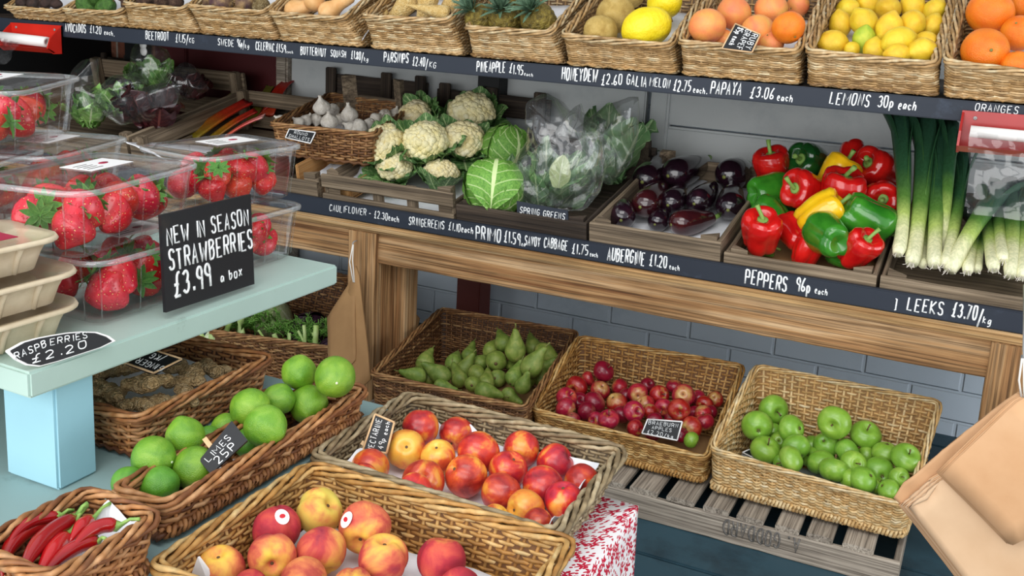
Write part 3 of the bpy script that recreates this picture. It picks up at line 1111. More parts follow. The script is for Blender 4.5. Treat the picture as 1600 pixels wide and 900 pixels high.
    for k in range(9):
        a = k*2*math.pi/9+random.uniform(-.2, .2)
        d = np.array((math.cos(a), math.sin(a), 0)); pv = np.array((-math.sin(a), math.cos(a), 0))
        G_ = []
        rise = random.uniform(.0, .35)
        for u in np.linspace(0, 1, 6):
            w = .17*math.sin(math.pi*(u*.85+.12))
            c = d*(u*.85)+np.array((0, 0, .74+.1*u+rise*u*u-.25*u*u*(1-rise)))
            G_.append([c-pv*w, c+np.array((0, 0, -.04)), c+pv*w])
        q.grid(G_, va=np.array([[.6, .2, .6]]*6))
    q.tube([(0, 0, .7), (.03, .02, .95), (.1, 0, 1.15)], .06, 5, va=.5)
    reg('strawberry', 'strawberry', b.mesh('strawberry', 'strawberry_skin'), [('calyx', q.mesh('calyx', 'leaf_straw'))])

    # garlic: segmented bulb with a dry neck
    def gf(R, Z, P):
        f = 1-.1*(1-np.abs(np.cos(3.5*P+s)))**2*np.clip(1-np.abs(Z), 0, 1)**.5
        return R*f*np.cos(P), R*f*np.sin(P), Z+0*P
    gp = [(1e-4, -.72), (.3, -.76), (.7, -.6), (.95, -.25), (1.0, .05), (.88, .4), (.55, .72), (.28, .98), (.18, 1.18), (.2, 1.38), (.16, 1.45), (1e-4, 1.43)]
    GP = np.array(gp); kk = np.linspace(0, len(gp)-1, 26)
    gp = [(np.interp(x, range(len(GP)), GP[:, 0]), np.interp(x, range(len(GP)), GP[:, 1])) for x in kk]
    b = B(); b.lathe(gp, 36, nfn(.1, 1.2, s+15, gf))
    q = B()
    for k in range(14):
        a = k*.45
        q.tube([(.25*math.cos(a), .25*math.sin(a), -.7), (.33*math.cos(a), .33*math.sin(a), -.86)], [.03, .015], 4)
    reg('garlic', 'garlic_bulb', b.mesh('garlic_bulb', 'garlic_skin'), [('root_tuft', q.mesh('root_tuft', 'ginger_skin'))])
    # ginger hands: knobbly branching rhizome along X
    b = B()
    bm = bmesh.new()
    rr = random.Random(40+s)
    blobs = [(0, 0, 0, .75), (.8, .1, .05, .62), (-.8, -.1, 0, .6), (1.45, .35, .1, .5), (.2, .75, .1, .5), (.55, 1.2, .15, .42), (-.6, -.75, .05, .45), (-1.3, .2, .1, .42), (-.25, .3, .45, .4)]
    blobs = [(x+rr.uniform(-.15, .15), y+rr.uniform(-.15, .15), z, r*rr.uniform(.85, 1.15)) for x, y, z, r in blobs][:7+s]
    for x, y, z, r in blobs:
        bmesh.ops.create_icosphere(bm, subdivisions=3, radius=r, matrix=Matrix.Translation((x, y, z)) @ Matrix.Rotation(rr.uniform(0, 3), 4, 'Z') @ Matrix.Diagonal((1.25, .9, .85, 1)))
    me = bpy.data.meshes.new('ginger_tmp'); bm.to_mesh(me); bm.free()
    ot = bpy.data.objects.new('ginger_tmp', me); COL.objects.link(ot)
    rm = ot.modifiers.new('r', 'REMESH'); rm.mode = 'VOXEL'; rm.voxel_size = .085
    sm = ot.modifiers.new('s', 'SMOOTH'); sm.iterations = 3
    dg = bpy.context.evaluated_depsgraph_get()
    me2 = bpy.data.meshes.new_from_object(ot.evaluated_get(dg))
    for v in me2.vertices:
        p = v.co
        v.co = p*(1+.07*noise.noise(p*2.1)+.03*noise.noise(p*6))+V((0, 0, .03*math.sin(p.x*14)))
    me2.name = 'ginger_root'; me2.materials.clear(); me2.materials.append(MT['ginger_skin'])
    me2.polygons.foreach_set('use_smooth', [True]*len(me2.polygons))
    bpy.data.objects.remove(ot); bpy.data.meshes.remove(me)
    reg('ginger', 'ginger_root', me2)
    # plain roundish roots and fruit of the top shelf
    for kind, mat, el, amp in (('swede', 'swede_skin', .9, .1), ('celeriac', 'celeriac_skin', .95, .2), ('beetroot', 'beet_skin', 1.0, .16), ('melon', 'melon_yellow', 1.3, .04), ('galia', 'melon_net', .98, .04)):
        b = B(); b.lathe(spheroid(22, el, el), 28, nfn(amp, 1.4, s+17, (lambda R, Z, P: (R*(1+.02*np.cos(9*P))*np.cos(P), R*(1+.02*np.cos(9*P))*np.sin(P), Z+0*P)) if kind == 'melon' else None))
        z = el
        if kind == 'beetroot':
            st = stem_mesh('root_tail', [(0, 0, -.9), (.05, 0, -1.25), (.15, .05, -1.6)], [.16, .06, .02], mat)
            pt = [('root_tail', st)]
        else:
            q = B(); q.lathe([(1e-3, z-.06), (.13, z-.03), (.1, z+.04), (1e-3, z+.05)], 9)
            pt = [('stem_scar', q.mesh('stem_scar', 'stem_brown'))]
        reg(kind, kind if kind != 'galia' else 'melon', b.mesh(kind, mat), pt)
    # avocados
    b = B(); b.lathe([(r*(1-.22*max(0, z)), z*1.3) for r, z in spheroid(18)], 22, nfn(.06, 1.5, s+21))
    q = B(); q.lathe([(1e-3, 1.27), (.11, 1.28), (.09, 1.33), (1e-3, 1.34)], 7)
    reg('avocado', 'avocado', b.mesh('avocado', 'avocado_green'), [('stem_scar', q.mesh('stem_scar', 'stem_brown'))])
    # butternut squash
    sp = [(1e-4, -1.0), (.4, -.98), (.8, -.7), (1.0, -.2), (.92, .3), (.7, .75), (.6, 1.2), (.62, 1.8), (.62, 2.2), (.45, 2.5), (.2, 2.58), (1e-4, 2.58)]
    SPn = np.array(sp); kk = np.linspace(0, len(sp)-1, 30)
    b = B(); b.lathe([(np.interp(x, range(len(sp)), SPn[:, 0]), np.interp(x, range(len(sp)), SPn[:, 1])) for x in kk], 28, nfn(.05, .9, s+23))
    reg('squash', 'butternut_squash', b.mesh('butternut_squash', 'squash_skin'), [('stem', stem_mesh('stem', [(0, 0, 2.5), (.02, 0, 2.8)], [.17, .12], 'stem_woody'))])
    # parsnips: crown at +Z
    b = B(); b.lathe([(1e-4, 1.05), (.45, 1.08), (.85, .95), (1.0, .6), (.95, .1), (.8, -.7), (.62, -1.6), (.42, -2.6), (.25, -3.5), (.12, -4.2), (.05, -4.9), (1e-4, -5.1)][::-1], 20, nfn(.12, .8, s+25, lambda R, Z, P: (R*(1+.03*np.sin(Z*9))*np.cos(P)+.05*np.sin(Z*.8+s), R*(1+.03*np.sin(Z*9))*np.sin(P), Z+0*P)))
    q = B(); q.lathe([(1e-3, .96), (.42, 1.0), (.34, 1.1), (.1, 1.06), (1e-3, 1.05)], 10)
    reg('parsnip', 'parsnip', b.mesh('parsnip', 'parsnip_skin'), [('crown', q.mesh('crown', 'stem_brown'))])
    b = B(); b.lathe([(1e-4, -1), (.35, -.95), (.85, -.5), (1, 0), (.8, .55), (.4, 1.0), (.14, 1.4), (.1, 1.7), (1e-4, 1.75)], 20, nfn(.08, 1.2, s+27))
    q = B(); q.tube([(0, 0, -.95), (.05, .02, -1.15)], [.2, .1], 6)
    reg('shallot', 'shallot', b.mesh('shallot', 'shallot_skin'), [('root_tuft', q.mesh('root_tuft', 'ginger_skin'))])
def leaf(b, base, d, n, Ln, Wd, curl=.3, cup=.2, ruf=.06, seed=0, nu=11, nv=9, tip=.5, k0=.15):
    """a leaf blade: base point, growth direction d, face normal n; va = distance from the rib, vb = along it"""
    base, d, n = V(base), V(d).normalized(), V(n)
    n = (n-d*n.dot(d)).normalized(); sd = d.cross(n)
    P = np.zeros((nu, nv, 3)); A = np.zeros((nu, nv)); Bv = np.zeros((nu, nv))
    for i in range(nu):
        s = i/(nu-1)
        w = Wd*(k0+(1-k0)*math.sin(math.pi*min(1, s*.5/tip*.98+.02))**.8) if s < tip else Wd*max(.03, math.cos(math.pi/2*(s-tip)/(1-tip)))**.6
        for j in range(nv):
            t = 2*j/(nv-1)-1
            e = abs(t)
            off = curl*Ln*s*s+cup*Wd*e*e*math.sin(math.pi*min(1, s+.15))
            off += ruf*Ln*(e**1.5)*noise.noise(V((s*6+seed*7.7, t*3.1, seed)))*2
            p = base+d*(Ln*s*(1-.12*curl*s))+sd*(w*t*(1+.12*noise.noise(V((s*5, seed*3.3, t)))))+n*off
            P[i, j] = p; A[i, j] = e; Bv[i, j] = s
    b.grid(P, va=A, vb=Bv)


# cauliflowers
for s in range(3):
    rr = random.Random(60+s)
    b = B()
    bm = bmesh.new()
    N = 120
    for i in range(N):
        z = 1-1.15*(i+.5)/N
        a = i*2.39996
        r = math.sqrt(max(0, 1-z*z))
        p = V((r*math.cos(a), r*math.sin(a), z*.8))*.8
        rad = rr.uniform(.13, .21)
        bmesh.ops.create_icosphere(bm, subdivisions=2, radius=rad, matrix=Matrix.Translation(p*(1+rr.uniform(-.04, .04))))
    bmesh.ops.create_icosphere(bm, subdivisions=3, radius=.76, matrix=Matrix.Diagonal((1, 1, .82, 1)))
    for v in bm.verts:
        v.co *= 1+.035*noise.noise(v.co*7)+.03*noise.noise(v.co*15)
    me = bpy.data.meshes.new('curd'); bm.to_mesh(me); bm.free()
    me.materials.append(MT['cauli_curd']); me.polygons.foreach_set('use_smooth', [True]*len(me.polygons))
    lv = []
    for k in range(13):
        a = k*2*math.pi/13*2+rr.uniform(-.2, .2)
        out = V((math.cos(a), math.sin(a), 0))
        q = B()
        leaf(q, out*.35+V((0, 0, -.85)), out*rr.uniform(.85, 1.15)+V((0, 0, .85)), -out+V((0, 0, .3)), rr.uniform(1.3, 1.8), rr.uniform(.48, .66), rr.uniform(-.3, .25), .35, .1, k+s*10)
        lv.append(('leaf', q.mesh('leaf', 'leaf_cauli')))
    b2 = B(); b2.lathe([(1e-3, -1.0), (.3, -1.0), (.34, -.7), (.5, -.3), (1e-3, -.25)], 14)
    lv.append(('stalk', b2.mesh('stalk', 'fennel_white')))
    reg('cauliflower', 'cauliflower', me, lv)


def leafball(kind, name, mat, nl, crinkle, seed):
    """a cabbage head: wrapped outer leaves over a round heart"""
    rr = random.Random(seed)
    b = B()
    pr = spheroid(20, .92, .92)
    b.lathe(pr, 30, nfn(.1, 3, seed), va=.5)
    parts = []
    for k in range(nl):
        a = k*2.4
        q = B()
        nu, nv = 16, 17
        P = np.zeros((nu, nv, 3)); A = np.zeros((nu, nv)); Bv = np.zeros((nu, nv))
        lift = 1.04+.035*k
        w0 = rr.uniform(.9, 1.2)
        for i in range(nu):
            s = i/(nu-1)
            th = math.pi*(.97-.92*s)
            for j in range(nv):
                t = 2*j/(nv-1)-1
                ph = a+t*w0*(.55+.45*math.sin(math.pi*s))
                f = lift+crinkle*noise.noise(V((s*9+k*5, t*7, seed)))+crinkle*.6*noise.noise(V((s*19, t*17+k*3, seed)))+.2*max(0, abs(t)-.7)+.25*max(0, s-.75)*rr.uniform(.9, 1.1)
                P[i, j] = (f*math.sin(th)*math.cos(ph), f*math.sin(th)*math.sin(ph), -f*.94*math.cos(math.pi-th)*-1 if False else f*.94*math.cos(th)*1)
                A[i, j] = abs(t); Bv[i, j] = s
        q.grid(P, va=A, vb=Bv)
        parts.append(('outer_leaf', q.mesh('outer_leaf', mat)))
    reg(kind, name, b.mesh(name, mat), parts)


leafball('savoy', 'savoy_cabbage', 'leaf_savoy', 6, .09, 5)
leafball('white_cabbage', 'white_cabbage', 'leaf_cabbage', 4, .015, 8)
leafball('red_cabbage', 'red_cabbage', 'leaf_redcabbage', 4, .015, 9)

# pineapples: crown along +Z
for s in range(2):
    rr = random.Random(80+s)
    b = B()
    nr, nc = 40, 64

    def eyes(R, Z, P):
        u, w = P*13/(2*math.pi), Z*4.6
        d = np.abs(np.sin(math.pi*(u*.5+w*.5)))*np.abs(np.sin(math.pi*(u*.5-w*.5)))
        f = 1+.1*d**.6
        return R*f*np.cos(P), R*f*np.sin(P), Z+0*P
    b.lathe([(max(1e-4, math.sin(math.pi*k/40)**.7), -math.cos(math.pi*k/40)*1.25) for k in range(41)], 78, eyes)
    q = B()
    for k in range(34):
        a = k*2.4; f = k/34
        o = V((math.cos(a), math.sin(a), 0))
        d = o*(1.1-.95*f)+V((0, 0, .75+.5*f))
        leaf(q, o*.22*(1-f*.8)+V((0, 0, 1.15+.15*f)), d, V((0, 0, 1))-o*.4, rr.uniform(1.0, 1.5), .13, rr.uniform(-.45, .15), .3, .01, k, 7, 5, .3, .7)
    reg('pineapple', 'pineapple', b.mesh('pineapple', 'pine_skin'), [('crown', q.mesh('crown', 'leaf_pine'))])
# ------------------------------------------------------------------ the setting
FLOOR = .04
WY = 2.6


def bx(x0, x1, y0, y1, z0, z1):
    b = B(); b.box(((x0+x1)/2, (y0+y1)/2, (z0+z1)/2), (x1-x0, y1-y0, z1-z0)); return b


fb = B()
for k in range(16):
    y0 = -.6+k*.21
    fb.box((-1.2, y0+.103, FLOOR-.02), (5.2, .204, .04))
struct('floor', fb, 'deck_paint', bevel=.003)
wb = B(); wb.box((-1.7, WY+.08, .62), (4.9, .1, 1.9))
wall = struct('wall_back', wb, 'wall_blue')
wb = B()
x0 = onY(462, 120, WY).x
# painted boards of the upper wall, with open joints between them
ups = [(x0+.0, onY(1012, 180, WY).x, .5, 1.6)]
wb.box(((x0+ups[0][1])/2, WY-.012, 1.05), (ups[0][1]-x0, .024, 1.1))
struct('trim_1', wb, 'wall_grey', bevel=.004)
wb = B()
xr0, xr1 = ups[0][1]+.012, .75
zz = [.5, .742, 1.1]
wb.box(((xr0+xr1)/2, WY-.012, .6155), (xr1-xr0, .024, .247))
wb.box(((xr0+xr1)/2, WY-.0125, .99), (xr1-xr0, .025, .492))
wb.box(((xr0+.03), WY-.02, .9), (.05, .04, .8))
struct('trim_2', wb, 'wall_grey', bevel=.006)
xa, xb = onY(250, 100, WY).x, onY(444, 130, WY).x
wb = B(); wb.box(((xa+xb)/2, WY+.0, .85), (xb-xa, .05, 1.5)); wb.box(((xa+xb)/2-.12, WY-.03, .85), (.02, .02, 1.4))
struct('trim_3', wb, 'panel_red', bevel=.004)
wb = B(); wb.box(((xb+x0)/2, WY-.01, .85), (x0-xb, .07, 1.5))
struct('trim_4', wb, 'wood_silver', bevel=.006)
xc = onY(118, 100, WY).x
wb = B(); wb.box(((xa+xc)/2, WY+.03, .85), (xa-xc, .1, 1.5))
struct('wall_brick', wb, 'brick')
xd_ = onY(86, 100, WY).x
wb = B(); wb.box(((xd_+xc)/2-.1, WY+.0, .85), (xc-xd_+.2, .1, 1.6))
struct('wall_plaster', wb, 'plaster_white')
wb = B(); wb.box((onY(22, 60, 2.2).x-.04, 1.9, .8), (.08, 1.7, 2.4))
struct('wall_left', wb, 'black_paint')
wb = B(); wb.box((-1.45, 2.75, 1.75), (4.7, 2.0, .1))
struct('ceiling', wb, 'wall_grey')

# ------------------------------------------------------------------ the long timber table with its chalk rail
MT_Z = .509
t = thing('display_table', 'long brown timber table with a chalkboard price rail along its front edge', 'table', (-.9, 2.3, FLOOR))
ORG = V((-.9, 2.3, FLOOR))


def tb(name, p0, p1, w, th, mat, **k):
    return board(name, V(p0)-ORG, V(p1)-ORG, w, th, mat, t, **k)


tb('table_top', (-3.3, 2.285, MT_Z-.011), (.62, 2.285, MT_Z-.011), .021, .6, 'wood_edge', bevel=.007)
xl0, xl1 = onY(550, 400, 2.0).x, onY(592, 400, 2.0).x
xr = onY(1541, 585, 2.0).x
tb('apron', (xl1, 2.012, .451), (xr, 2.012, .451), .075, .03, 'wood_beam', up=(0, 0, 1), jag=.001)
tb('apron', (-3.3, 2.012, .449), (xl0, 2.012, .449), .075, .03, 'wood_beam', jag=.001)
tb('leg', ((xl0+xl1)/2, 2.02, FLOOR), ((xl0+xl1)/2, 2.02, .487), xl1-xl0, .075, 'wood_beam', up=(1, 0, 0), jag=.0015)
tb('leg', (xl1+.012, 2.09, FLOOR), (xl1+.012, 2.09, .487), .055, .06, 'wood_beam', up=(1, 0, 0))
tb('leg', (xr+.05, 2.02, FLOOR), (xr+.05, 2.02, .487), .1, .075, 'wood_beam', up=(1, 0, 0), jag=.0015)
xp = (onY(725, 450, 2.53).x+onY(756, 450, 2.53).x)/2
tb('leg', (xp, 2.53, FLOOR), (xp, 2.53, .487), .075, .07, 'post_red', up=(1, 0, 0), label='dark red rear leg')
rail = tb('price_rail', (-2.6, 1.993, .531), (.62, 1.993, .531), .04, .014, 'chalk_rail', bevel=.002)
bh = B(); bh.tube([(0, 0, 0), (0, -.012, 0), (0, -.02, -.008), (0, -.014, -.016)], .002, 5)


def rail_text(parent, porg, Y, lines, name='price_lettering'):
    for i, (txt, a, c, hpx, sl) in enumerate(lines):
        p, q = onY(a[0], a[1], Y), onY(c[0], c[1], Y)
        d = (q-p); dep = (p-CAM).dot(FW)
        b = B()
        write(b, txt, p-porg, V((d.x, 0, d.z)), (0, 0, 1), hpx*1.12*dep/FPX, d.length, pen=.0016*dep/2, jit=.06, slant=sl, seed=i*7+3, lift=.0006)
        b.build(name, 'chalk', parent)


rail_text(t, ORG, 1.986, [
    ('CAULIFLOWER', (515, 329), (574, 337), 9, .1), ('- £2.30each', (577, 339), (625, 348), 10, .0), ('SRINGEREENS', (639, 351), (696, 359), 11, .05), ('£1.10each', (701, 359), (741, 366), 11, .05),
    ('PRIMO', (744, 372), (785, 379), 18, .0), ('£1.59', (788, 378), (815, 384), 16, .0), ('ea', (815, 384), (822, 385), 7, 0), ('SAVOY', (820, 383), (845, 387), 13, .1), ('CABBAGE', (850, 386), (888, 393), 14, .05), ('£1.75', (894, 395), (921, 400), 14, 0), ('each', (922, 400), (935, 403), 8, 0),
    ('AUBERGINE', (949, 406), (1009, 415), 18, .05), ('£1.20', (1015, 414), (1044, 420), 16, 0), ('each', (1046, 420), (1063, 424), 9, 0),
    ('PEPPERS', (1164, 443), (1232, 455), 20, .05), ('96p', (1243, 453), (1268, 459), 19, .05), ('each', (1273, 458), (1294, 463), 11, .1), (']', (1396, 484), (1403, 485), 16, 0),
    ('LEEKS', (1417, 484), (1477, 494), 18, .05), ('£3.70/', (1487, 494), (1537, 504), 20, .05), ('kg', (1535, 505), (1551, 507), 12, .1)])

# ------------------------------------------------------------------ the top shelf
t2 = thing('wall_shelf', 'high dark painted shelf with a chalk price rail carrying the row of wicker baskets', 'shelf', (-1.2, 2.3, .9))
O2 = V((-1.2, 2.3, .9))
board('shelf_board', V((-3.5, 2.3, .906))-O2, V((.62, 2.3, .906))-O2, .02, .58, 'wood_dark', t2, up=(0, 0, 1))
board('price_rail', V((-3.3, 1.993, .8985))-O2, V((.62, 1.993, .8985))-O2, .037, .014, 'chalk_rail', t2, bevel=.002)
for bxp, byp in ((770, 130), (215, 65)):
    xk = onY(bxp, byp, 2.55).x
    board('bracket', V((xk, 2.55, .50))-O2, V((xk, 2.55, .896))-O2, .07, .05, 'black_paint', t2, up=(1, 0, 0))
rail_text(t2, O2, 1.986, [
    ('AVOCADOS', (102, 49), (136, 52), 11, .1), ('£1.20', (141, 51), (160, 54), 10, .1), ('each.', (163, 54), (180, 57), 8, .2), ('BEETROOT', (228, 61), (266, 64), 11, .05), ('£1.15/', (275, 65), (296, 67), 11, .1), ('KG', (296, 67), (305, 68), 7, .1),
    ('SWEDE', (341, 70), (367, 73), 9, .05), ('96p/', (371, 73), (383, 75), 10, .1), ('kg', (383, 75), (391, 76), 7, .1), ('CELERIAC', (400, 77), (430, 81), 11, .1), ('£1.59', (432, 80), (448, 83), 11, .05), ('each', (448, 83), (459, 84), 5, .1),
    ('BUTTERNUT', (470, 85), (511, 89), 11, .1), ('SQUASH', (517, 88), (542, 90), 9, .1), ('£1.80/', (549, 92), (569, 94), 11, .05), ('kg', (569, 95), (577, 97), 7, .1),
    ('PARSNIPS', (600, 97), (640, 99), 13, .1), ('£2.40/', (645, 102), (670, 105), 12, .05), ('KG', (671, 105), (683, 107), 8, .1), ('PINEAPPLE', (745, 112), (791, 114), 14, .05), ('£1.95', (796, 114), (819, 118), 13, .1), ('each', (819, 118), (834, 120), 6, .1),
    ('HONEYDEW', (878, 124), (935, 128), 17, .1), ('£2.60', (940, 132), (974, 133), 14, .05), ('GALIA', (979, 132), (1012, 138), 14, .1), ('MELON', (1015, 135), (1048, 138), 12, .1), ('£2.75', (1052, 142), (1081, 143), 15, .1), ('each.', (1083, 144), (1106, 148), 10, .15),
    ('PAPAYA', (1110, 146), (1160, 149), 17, .2), ('£3.06', (1172, 152), (1211, 155), 15, .2), ('each', (1214, 156), (1240, 160), 12, .2), ('LEMONS', (1296, 162), (1361, 167), 16, .2), ('30p', (1371, 167), (1398, 170), 16, .1), ('each', (1403, 170), (1433, 174), 15, .2), ('ORANGES', (1523, 173), (1594, 178), 10, .05)])

# ------------------------------------------------------------------ the pale green bench and the low platform under it
BZ = .62
g1 = onZ(45, 583, BZ); g2 = onZ(528, 414, BZ)
bench = thing('painted_bench', 'pale green painted plank bench holding the strawberries and raspberries', 'bench', (-1.2, 1.05, .45))
OB = V((-1.2, 1.05, .45))
bb = B()
e = (g2-g1).normalized(); ed = V((-e.y, e.x, 0))
P = [g1, g2, g2+ed*.85, g1+ed*.85]
bb.prism([p-OB-V((0, 0, .032)) for p in P], (0, 0, .032))
bb.build('bench_top', 'bench_paint', bench, smooth=False, bevel=.003)
lx = g1.x-.012
ly = onX(86, 640, lx).y
TZ = onX(86, 771, lx).z
yl = onX(149, 640, lx).y
xw = onY(5, 640, ly).x
for k, (y, dx) in enumerate(((ly, 0), (ly, -.68), (ly+.4, -.68))):
    q = B(); q.box(((lx+xw)/2-OB.x+dx, (y+y+yl-ly)/2-OB.y, (TZ+BZ-.032)/2-OB.z), (lx-xw, yl-ly, BZ-.032-TZ))
    q.build('leg', 'leg_paint', bench, smooth=False, bevel=.003)
pl = thing('low_platform', 'low grey-green painted platform under the bench and the lime basket', 'platform', (-1.2, .9, FLOOR))
OP = V((-1.2, .9, FLOOR))
q = bx(-1.8, -.75, .5, 1.22, TZ-.03, TZ); q.build('platform_top', 'tier_paint', pl, OP, False, bevel=.003)
for sx in (-1.74, -.81):
    for sy in (.55, 1.17):
        q = bx(sx-.03, sx+.03, sy-.03, sy+.03, FLOOR, TZ-.03); q.build('leg', 'tier_paint', pl, OP, False, bevel=.003)
print('TZ', TZ, 'leg', lx, ly, yl, xw, g1, g2)
# ------------------------------------------------------------------ wicker baskets: corners read off the photo, put at their real distance
def fl(p, z):
    return V((p.x, p.y, z))


def inset(c4, z, k):
    """bottom corners below a rim, drawn in by k metres"""
    c = sum(c4, V())/4
    out = []
    for p in c4:
        d = V((p.x-c.x, p.y-c.y, 0))
        out.append(V((p.x-k*(1 if d.x > 0 else -1), p.y-k*(1 if d.y > 0 else -1), z)))
    return out


BK = {}


def face_basket(key, name, label, FLp, FRp, BRp, BLp, yf, yb, zb, flp, frp, mat, back_in=.03, front_in=.018, **kw):
    a, b_ = onY(*FLp, yf), onY(*FRp, yf)
    if BRp:
        c, d = onY(*BRp, yb), onY(*BLp, yb)
    else:
        a.x += .006; b_.x -= .006
        c, d = V((b_.x, yb, b_.z+kw.get('rise', .1))), V((a.x, yb, a.z+kw.get('rise', .1)))
    kw.pop('rise', None)
    p, q = onY(*flp, yf+front_in), onY(*frp, yf+front_in)
    bot = [V((p.x, p.y, zb)), V((q.x, q.y, zb)), V((c.x-.02, yb-back_in, zb)), V((d.x+.02, yb-back_in, zb))]
    top = [a, b_, c, d]
    BK[key] = (top, bot)
    print(key, 'rim', [tuple(round(x, 3) for x in p) for p in top], 'bot z by px', round(p.z, 3), round(q.z, 3))
    return basket(name, label, top, bot, mat, **kw)


def flat_basket(key, name, label, rim, zr, zb, k, mat, **kw):
    top = [onZ(*p, zr) if not isinstance(p, V) else p for p in rim]
    bot = inset(top, zb, k)
    BK[key] = (top, bot)
    print(key, 'rim', [tuple(round(x, 3) for x in p) for p in top])
    return basket(name, label, top, bot, mat, **kw)


SB = 'wicker_basket'
TOPZ = .9165
TB = [  # rim FL, rim FR, bottom FL, FR, what is in it
    ('shelf1', (5, 12), (95, 20), (25, 28), (103, 33), 'of dark avocados at the far left end of the top shelf'),
    ('shelf2', (96, 17), (187, 22), (104, 34), (198, 41), 'of green avocados near the left end of the top shelf'),
    ('shelf3', (178, 6), (288, 17), (200, 40), (311, 52), 'of beetroot on the top shelf'),
    ('shelf4', (291, 11), (415, 22), (315, 54), (437, 65), 'of swedes and celeriac on the top shelf'),
    ('shelf5', (418, 22), (538, 32), (440, 63), (567, 76), 'of butternut squash on the top shelf'),
    ('shelf6', (564, 28), (703, 35), (582, 79), (723, 90), 'of parsnips on the top shelf'),
    ('shelf7', (725, 45), (862, 54), (737, 90), (879, 105), 'of pineapples on the top shelf'),
    ('shelf8', (875, 57), (1050, 74), (887, 107), (1056, 121), 'of yellow and tan melons on the top shelf'),
    ('shelf9', (1058, 68), (1250, 84), (1066, 121), (1248, 138), 'of pink grapefruit on the top shelf'),
    ('shelf10', (1257, 82), (1466, 104), (1262, 136), (1465, 155), 'of lemons on the top shelf'),
    ('shelf11', (1473, 99), (1690, 126), (1476, 153), (1682, 175), 'of oranges at the right end of the top shelf')]
_px = -9
for i, (key, a, c, d, e, lab) in enumerate(TB):
    xx = onY(*a, 1.975).x+.006
    if xx < _px+.014:
        w_ = onY(*a, 1.975); w_.x = _px+.014; v_ = w_-CAM; zz_ = v_.dot(FW); a = (800+FPX*v_.dot(RT)/zz_, PPY-FPX*v_.dot(UP)/zz_)
    _px = onY(*c, 1.975).x-.006
    face_basket(key, SB, 'tan wicker basket '+lab, a, c, None, None, 1.975, 2.27, TOPZ+.004, d, e, 'wicker_tan', rise=.135, pitch=.0048, stake=.026, rimr=.0054, seed=i, group='baskets on the top shelf')
face_basket('green', SB, 'pale honey wicker basket of green cooking apples on the upturned crate', (1110, 703), (1417, 793), (1470, 630), (1182, 573), 1.87, 2.11, .113, (1112, 757), (1407, 850), 'wicker_honey', pitch=.0054, stake=.0165, rimr=.0042, foot=True, seed=21)
face_basket('red', SB, 'brown wicker basket of red apples between the pears and the green apples', (830, 640), (1103, 718), (1162, 574), (905, 528), 1.89, 2.16, .113, (838, 690), (1094, 772), 'wicker_gold', pitch=.0052, stake=.017, rimr=.0044, foot=True, seed=22)
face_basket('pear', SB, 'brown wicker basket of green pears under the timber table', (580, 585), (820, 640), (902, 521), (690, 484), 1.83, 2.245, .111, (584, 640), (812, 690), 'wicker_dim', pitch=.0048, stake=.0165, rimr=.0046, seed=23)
_ft = [onY(330, 520, 1.99), onY(531, 549, 1.99), onY(549, 437, 2.44), onY(392, 400, 2.44)]
_fbm = inset(_ft, .042, .03)
BK['fennel'] = (_ft, _fbm)
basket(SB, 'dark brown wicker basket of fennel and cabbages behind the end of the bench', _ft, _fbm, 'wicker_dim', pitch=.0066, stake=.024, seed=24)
RIM_L = .50
p1, p2, p3 = onZ(262, 803, RIM_L), onZ(572, 613, RIM_L), onZ(152, 783, RIM_L)
p1.x -= .01; p1.y += .006
flat_basket('lime', SB, 'long reddish wicker basket of limes beside the bench leg', [V((p3.x, p1.y, RIM_L)), p1, V((p1.x, p2.y, RIM_L)), V((p3.x, p2.y, RIM_L))], RIM_L, TZ+.008, .007, 'wicker_red', pitch=.0052, stake=.021, rimr=.0054, foot=True, seed=25)
p1, p2, p3 = onZ(219, 660, .51), onZ(437, 566, .51), onZ(259, 527, .51)
flat_basket('ginger', SB, 'reddish wicker basket of ginger roots tucked under the bench', [V((p3.x, p1.y, .51)), V((p1.x-.004, p1.y, .51)), V((p1.x-.004, p2.y, .51)), V((p3.x, p2.y, .51))], .51, TZ+.004, .008, 'wicker_red', pitch=.0052, stake=.021, rimr=.0052, seed=26)
p1, p2, p3 = onZ(253, 808, .52), onZ(127, 773, .52), onZ(90, 897, .52)
print('chili', p1, p2, p3)
flat_basket('chilli', SB, 'small reddish wicker basket of red chillies in the bottom left corner', [V((p2.x, .585, .52)), V((p1.x, .585, .52)), V((p1.x, p1.y-.004, .52)), V((p2.x, p1.y-.004, .52))], .52, TZ+.008, .009, 'wicker_red', pitch=.0052, stake=.021, rimr=.0052, foot=True, seed=27)
SZ = .40
flat_basket('nect', SB, 'weathered grey-brown wicker basket of nectarines on the floral cloth', [(490, 717), (866, 840), (974, 707), (640, 620)], .462, SZ+.001, .02, 'wicker_grey', pitch=.0048, stake=.018, rimr=.006, seed=28)
p1, p2 = onZ(487, 730, .47), onZ(880, 868, .47); p0 = onZ(229, 886, .47)
flat_basket('peach', SB, 'golden wicker basket of peaches in the foreground', [V((p1.x, p0.y, .47)), V((p2.x, p0.y, .47)), V((p2.x, p1.y, .47)), p1], .47, SZ+.001, .02, 'wicker_gold', pitch=.0052, stake=.02, rimr=.0056, seed=29)
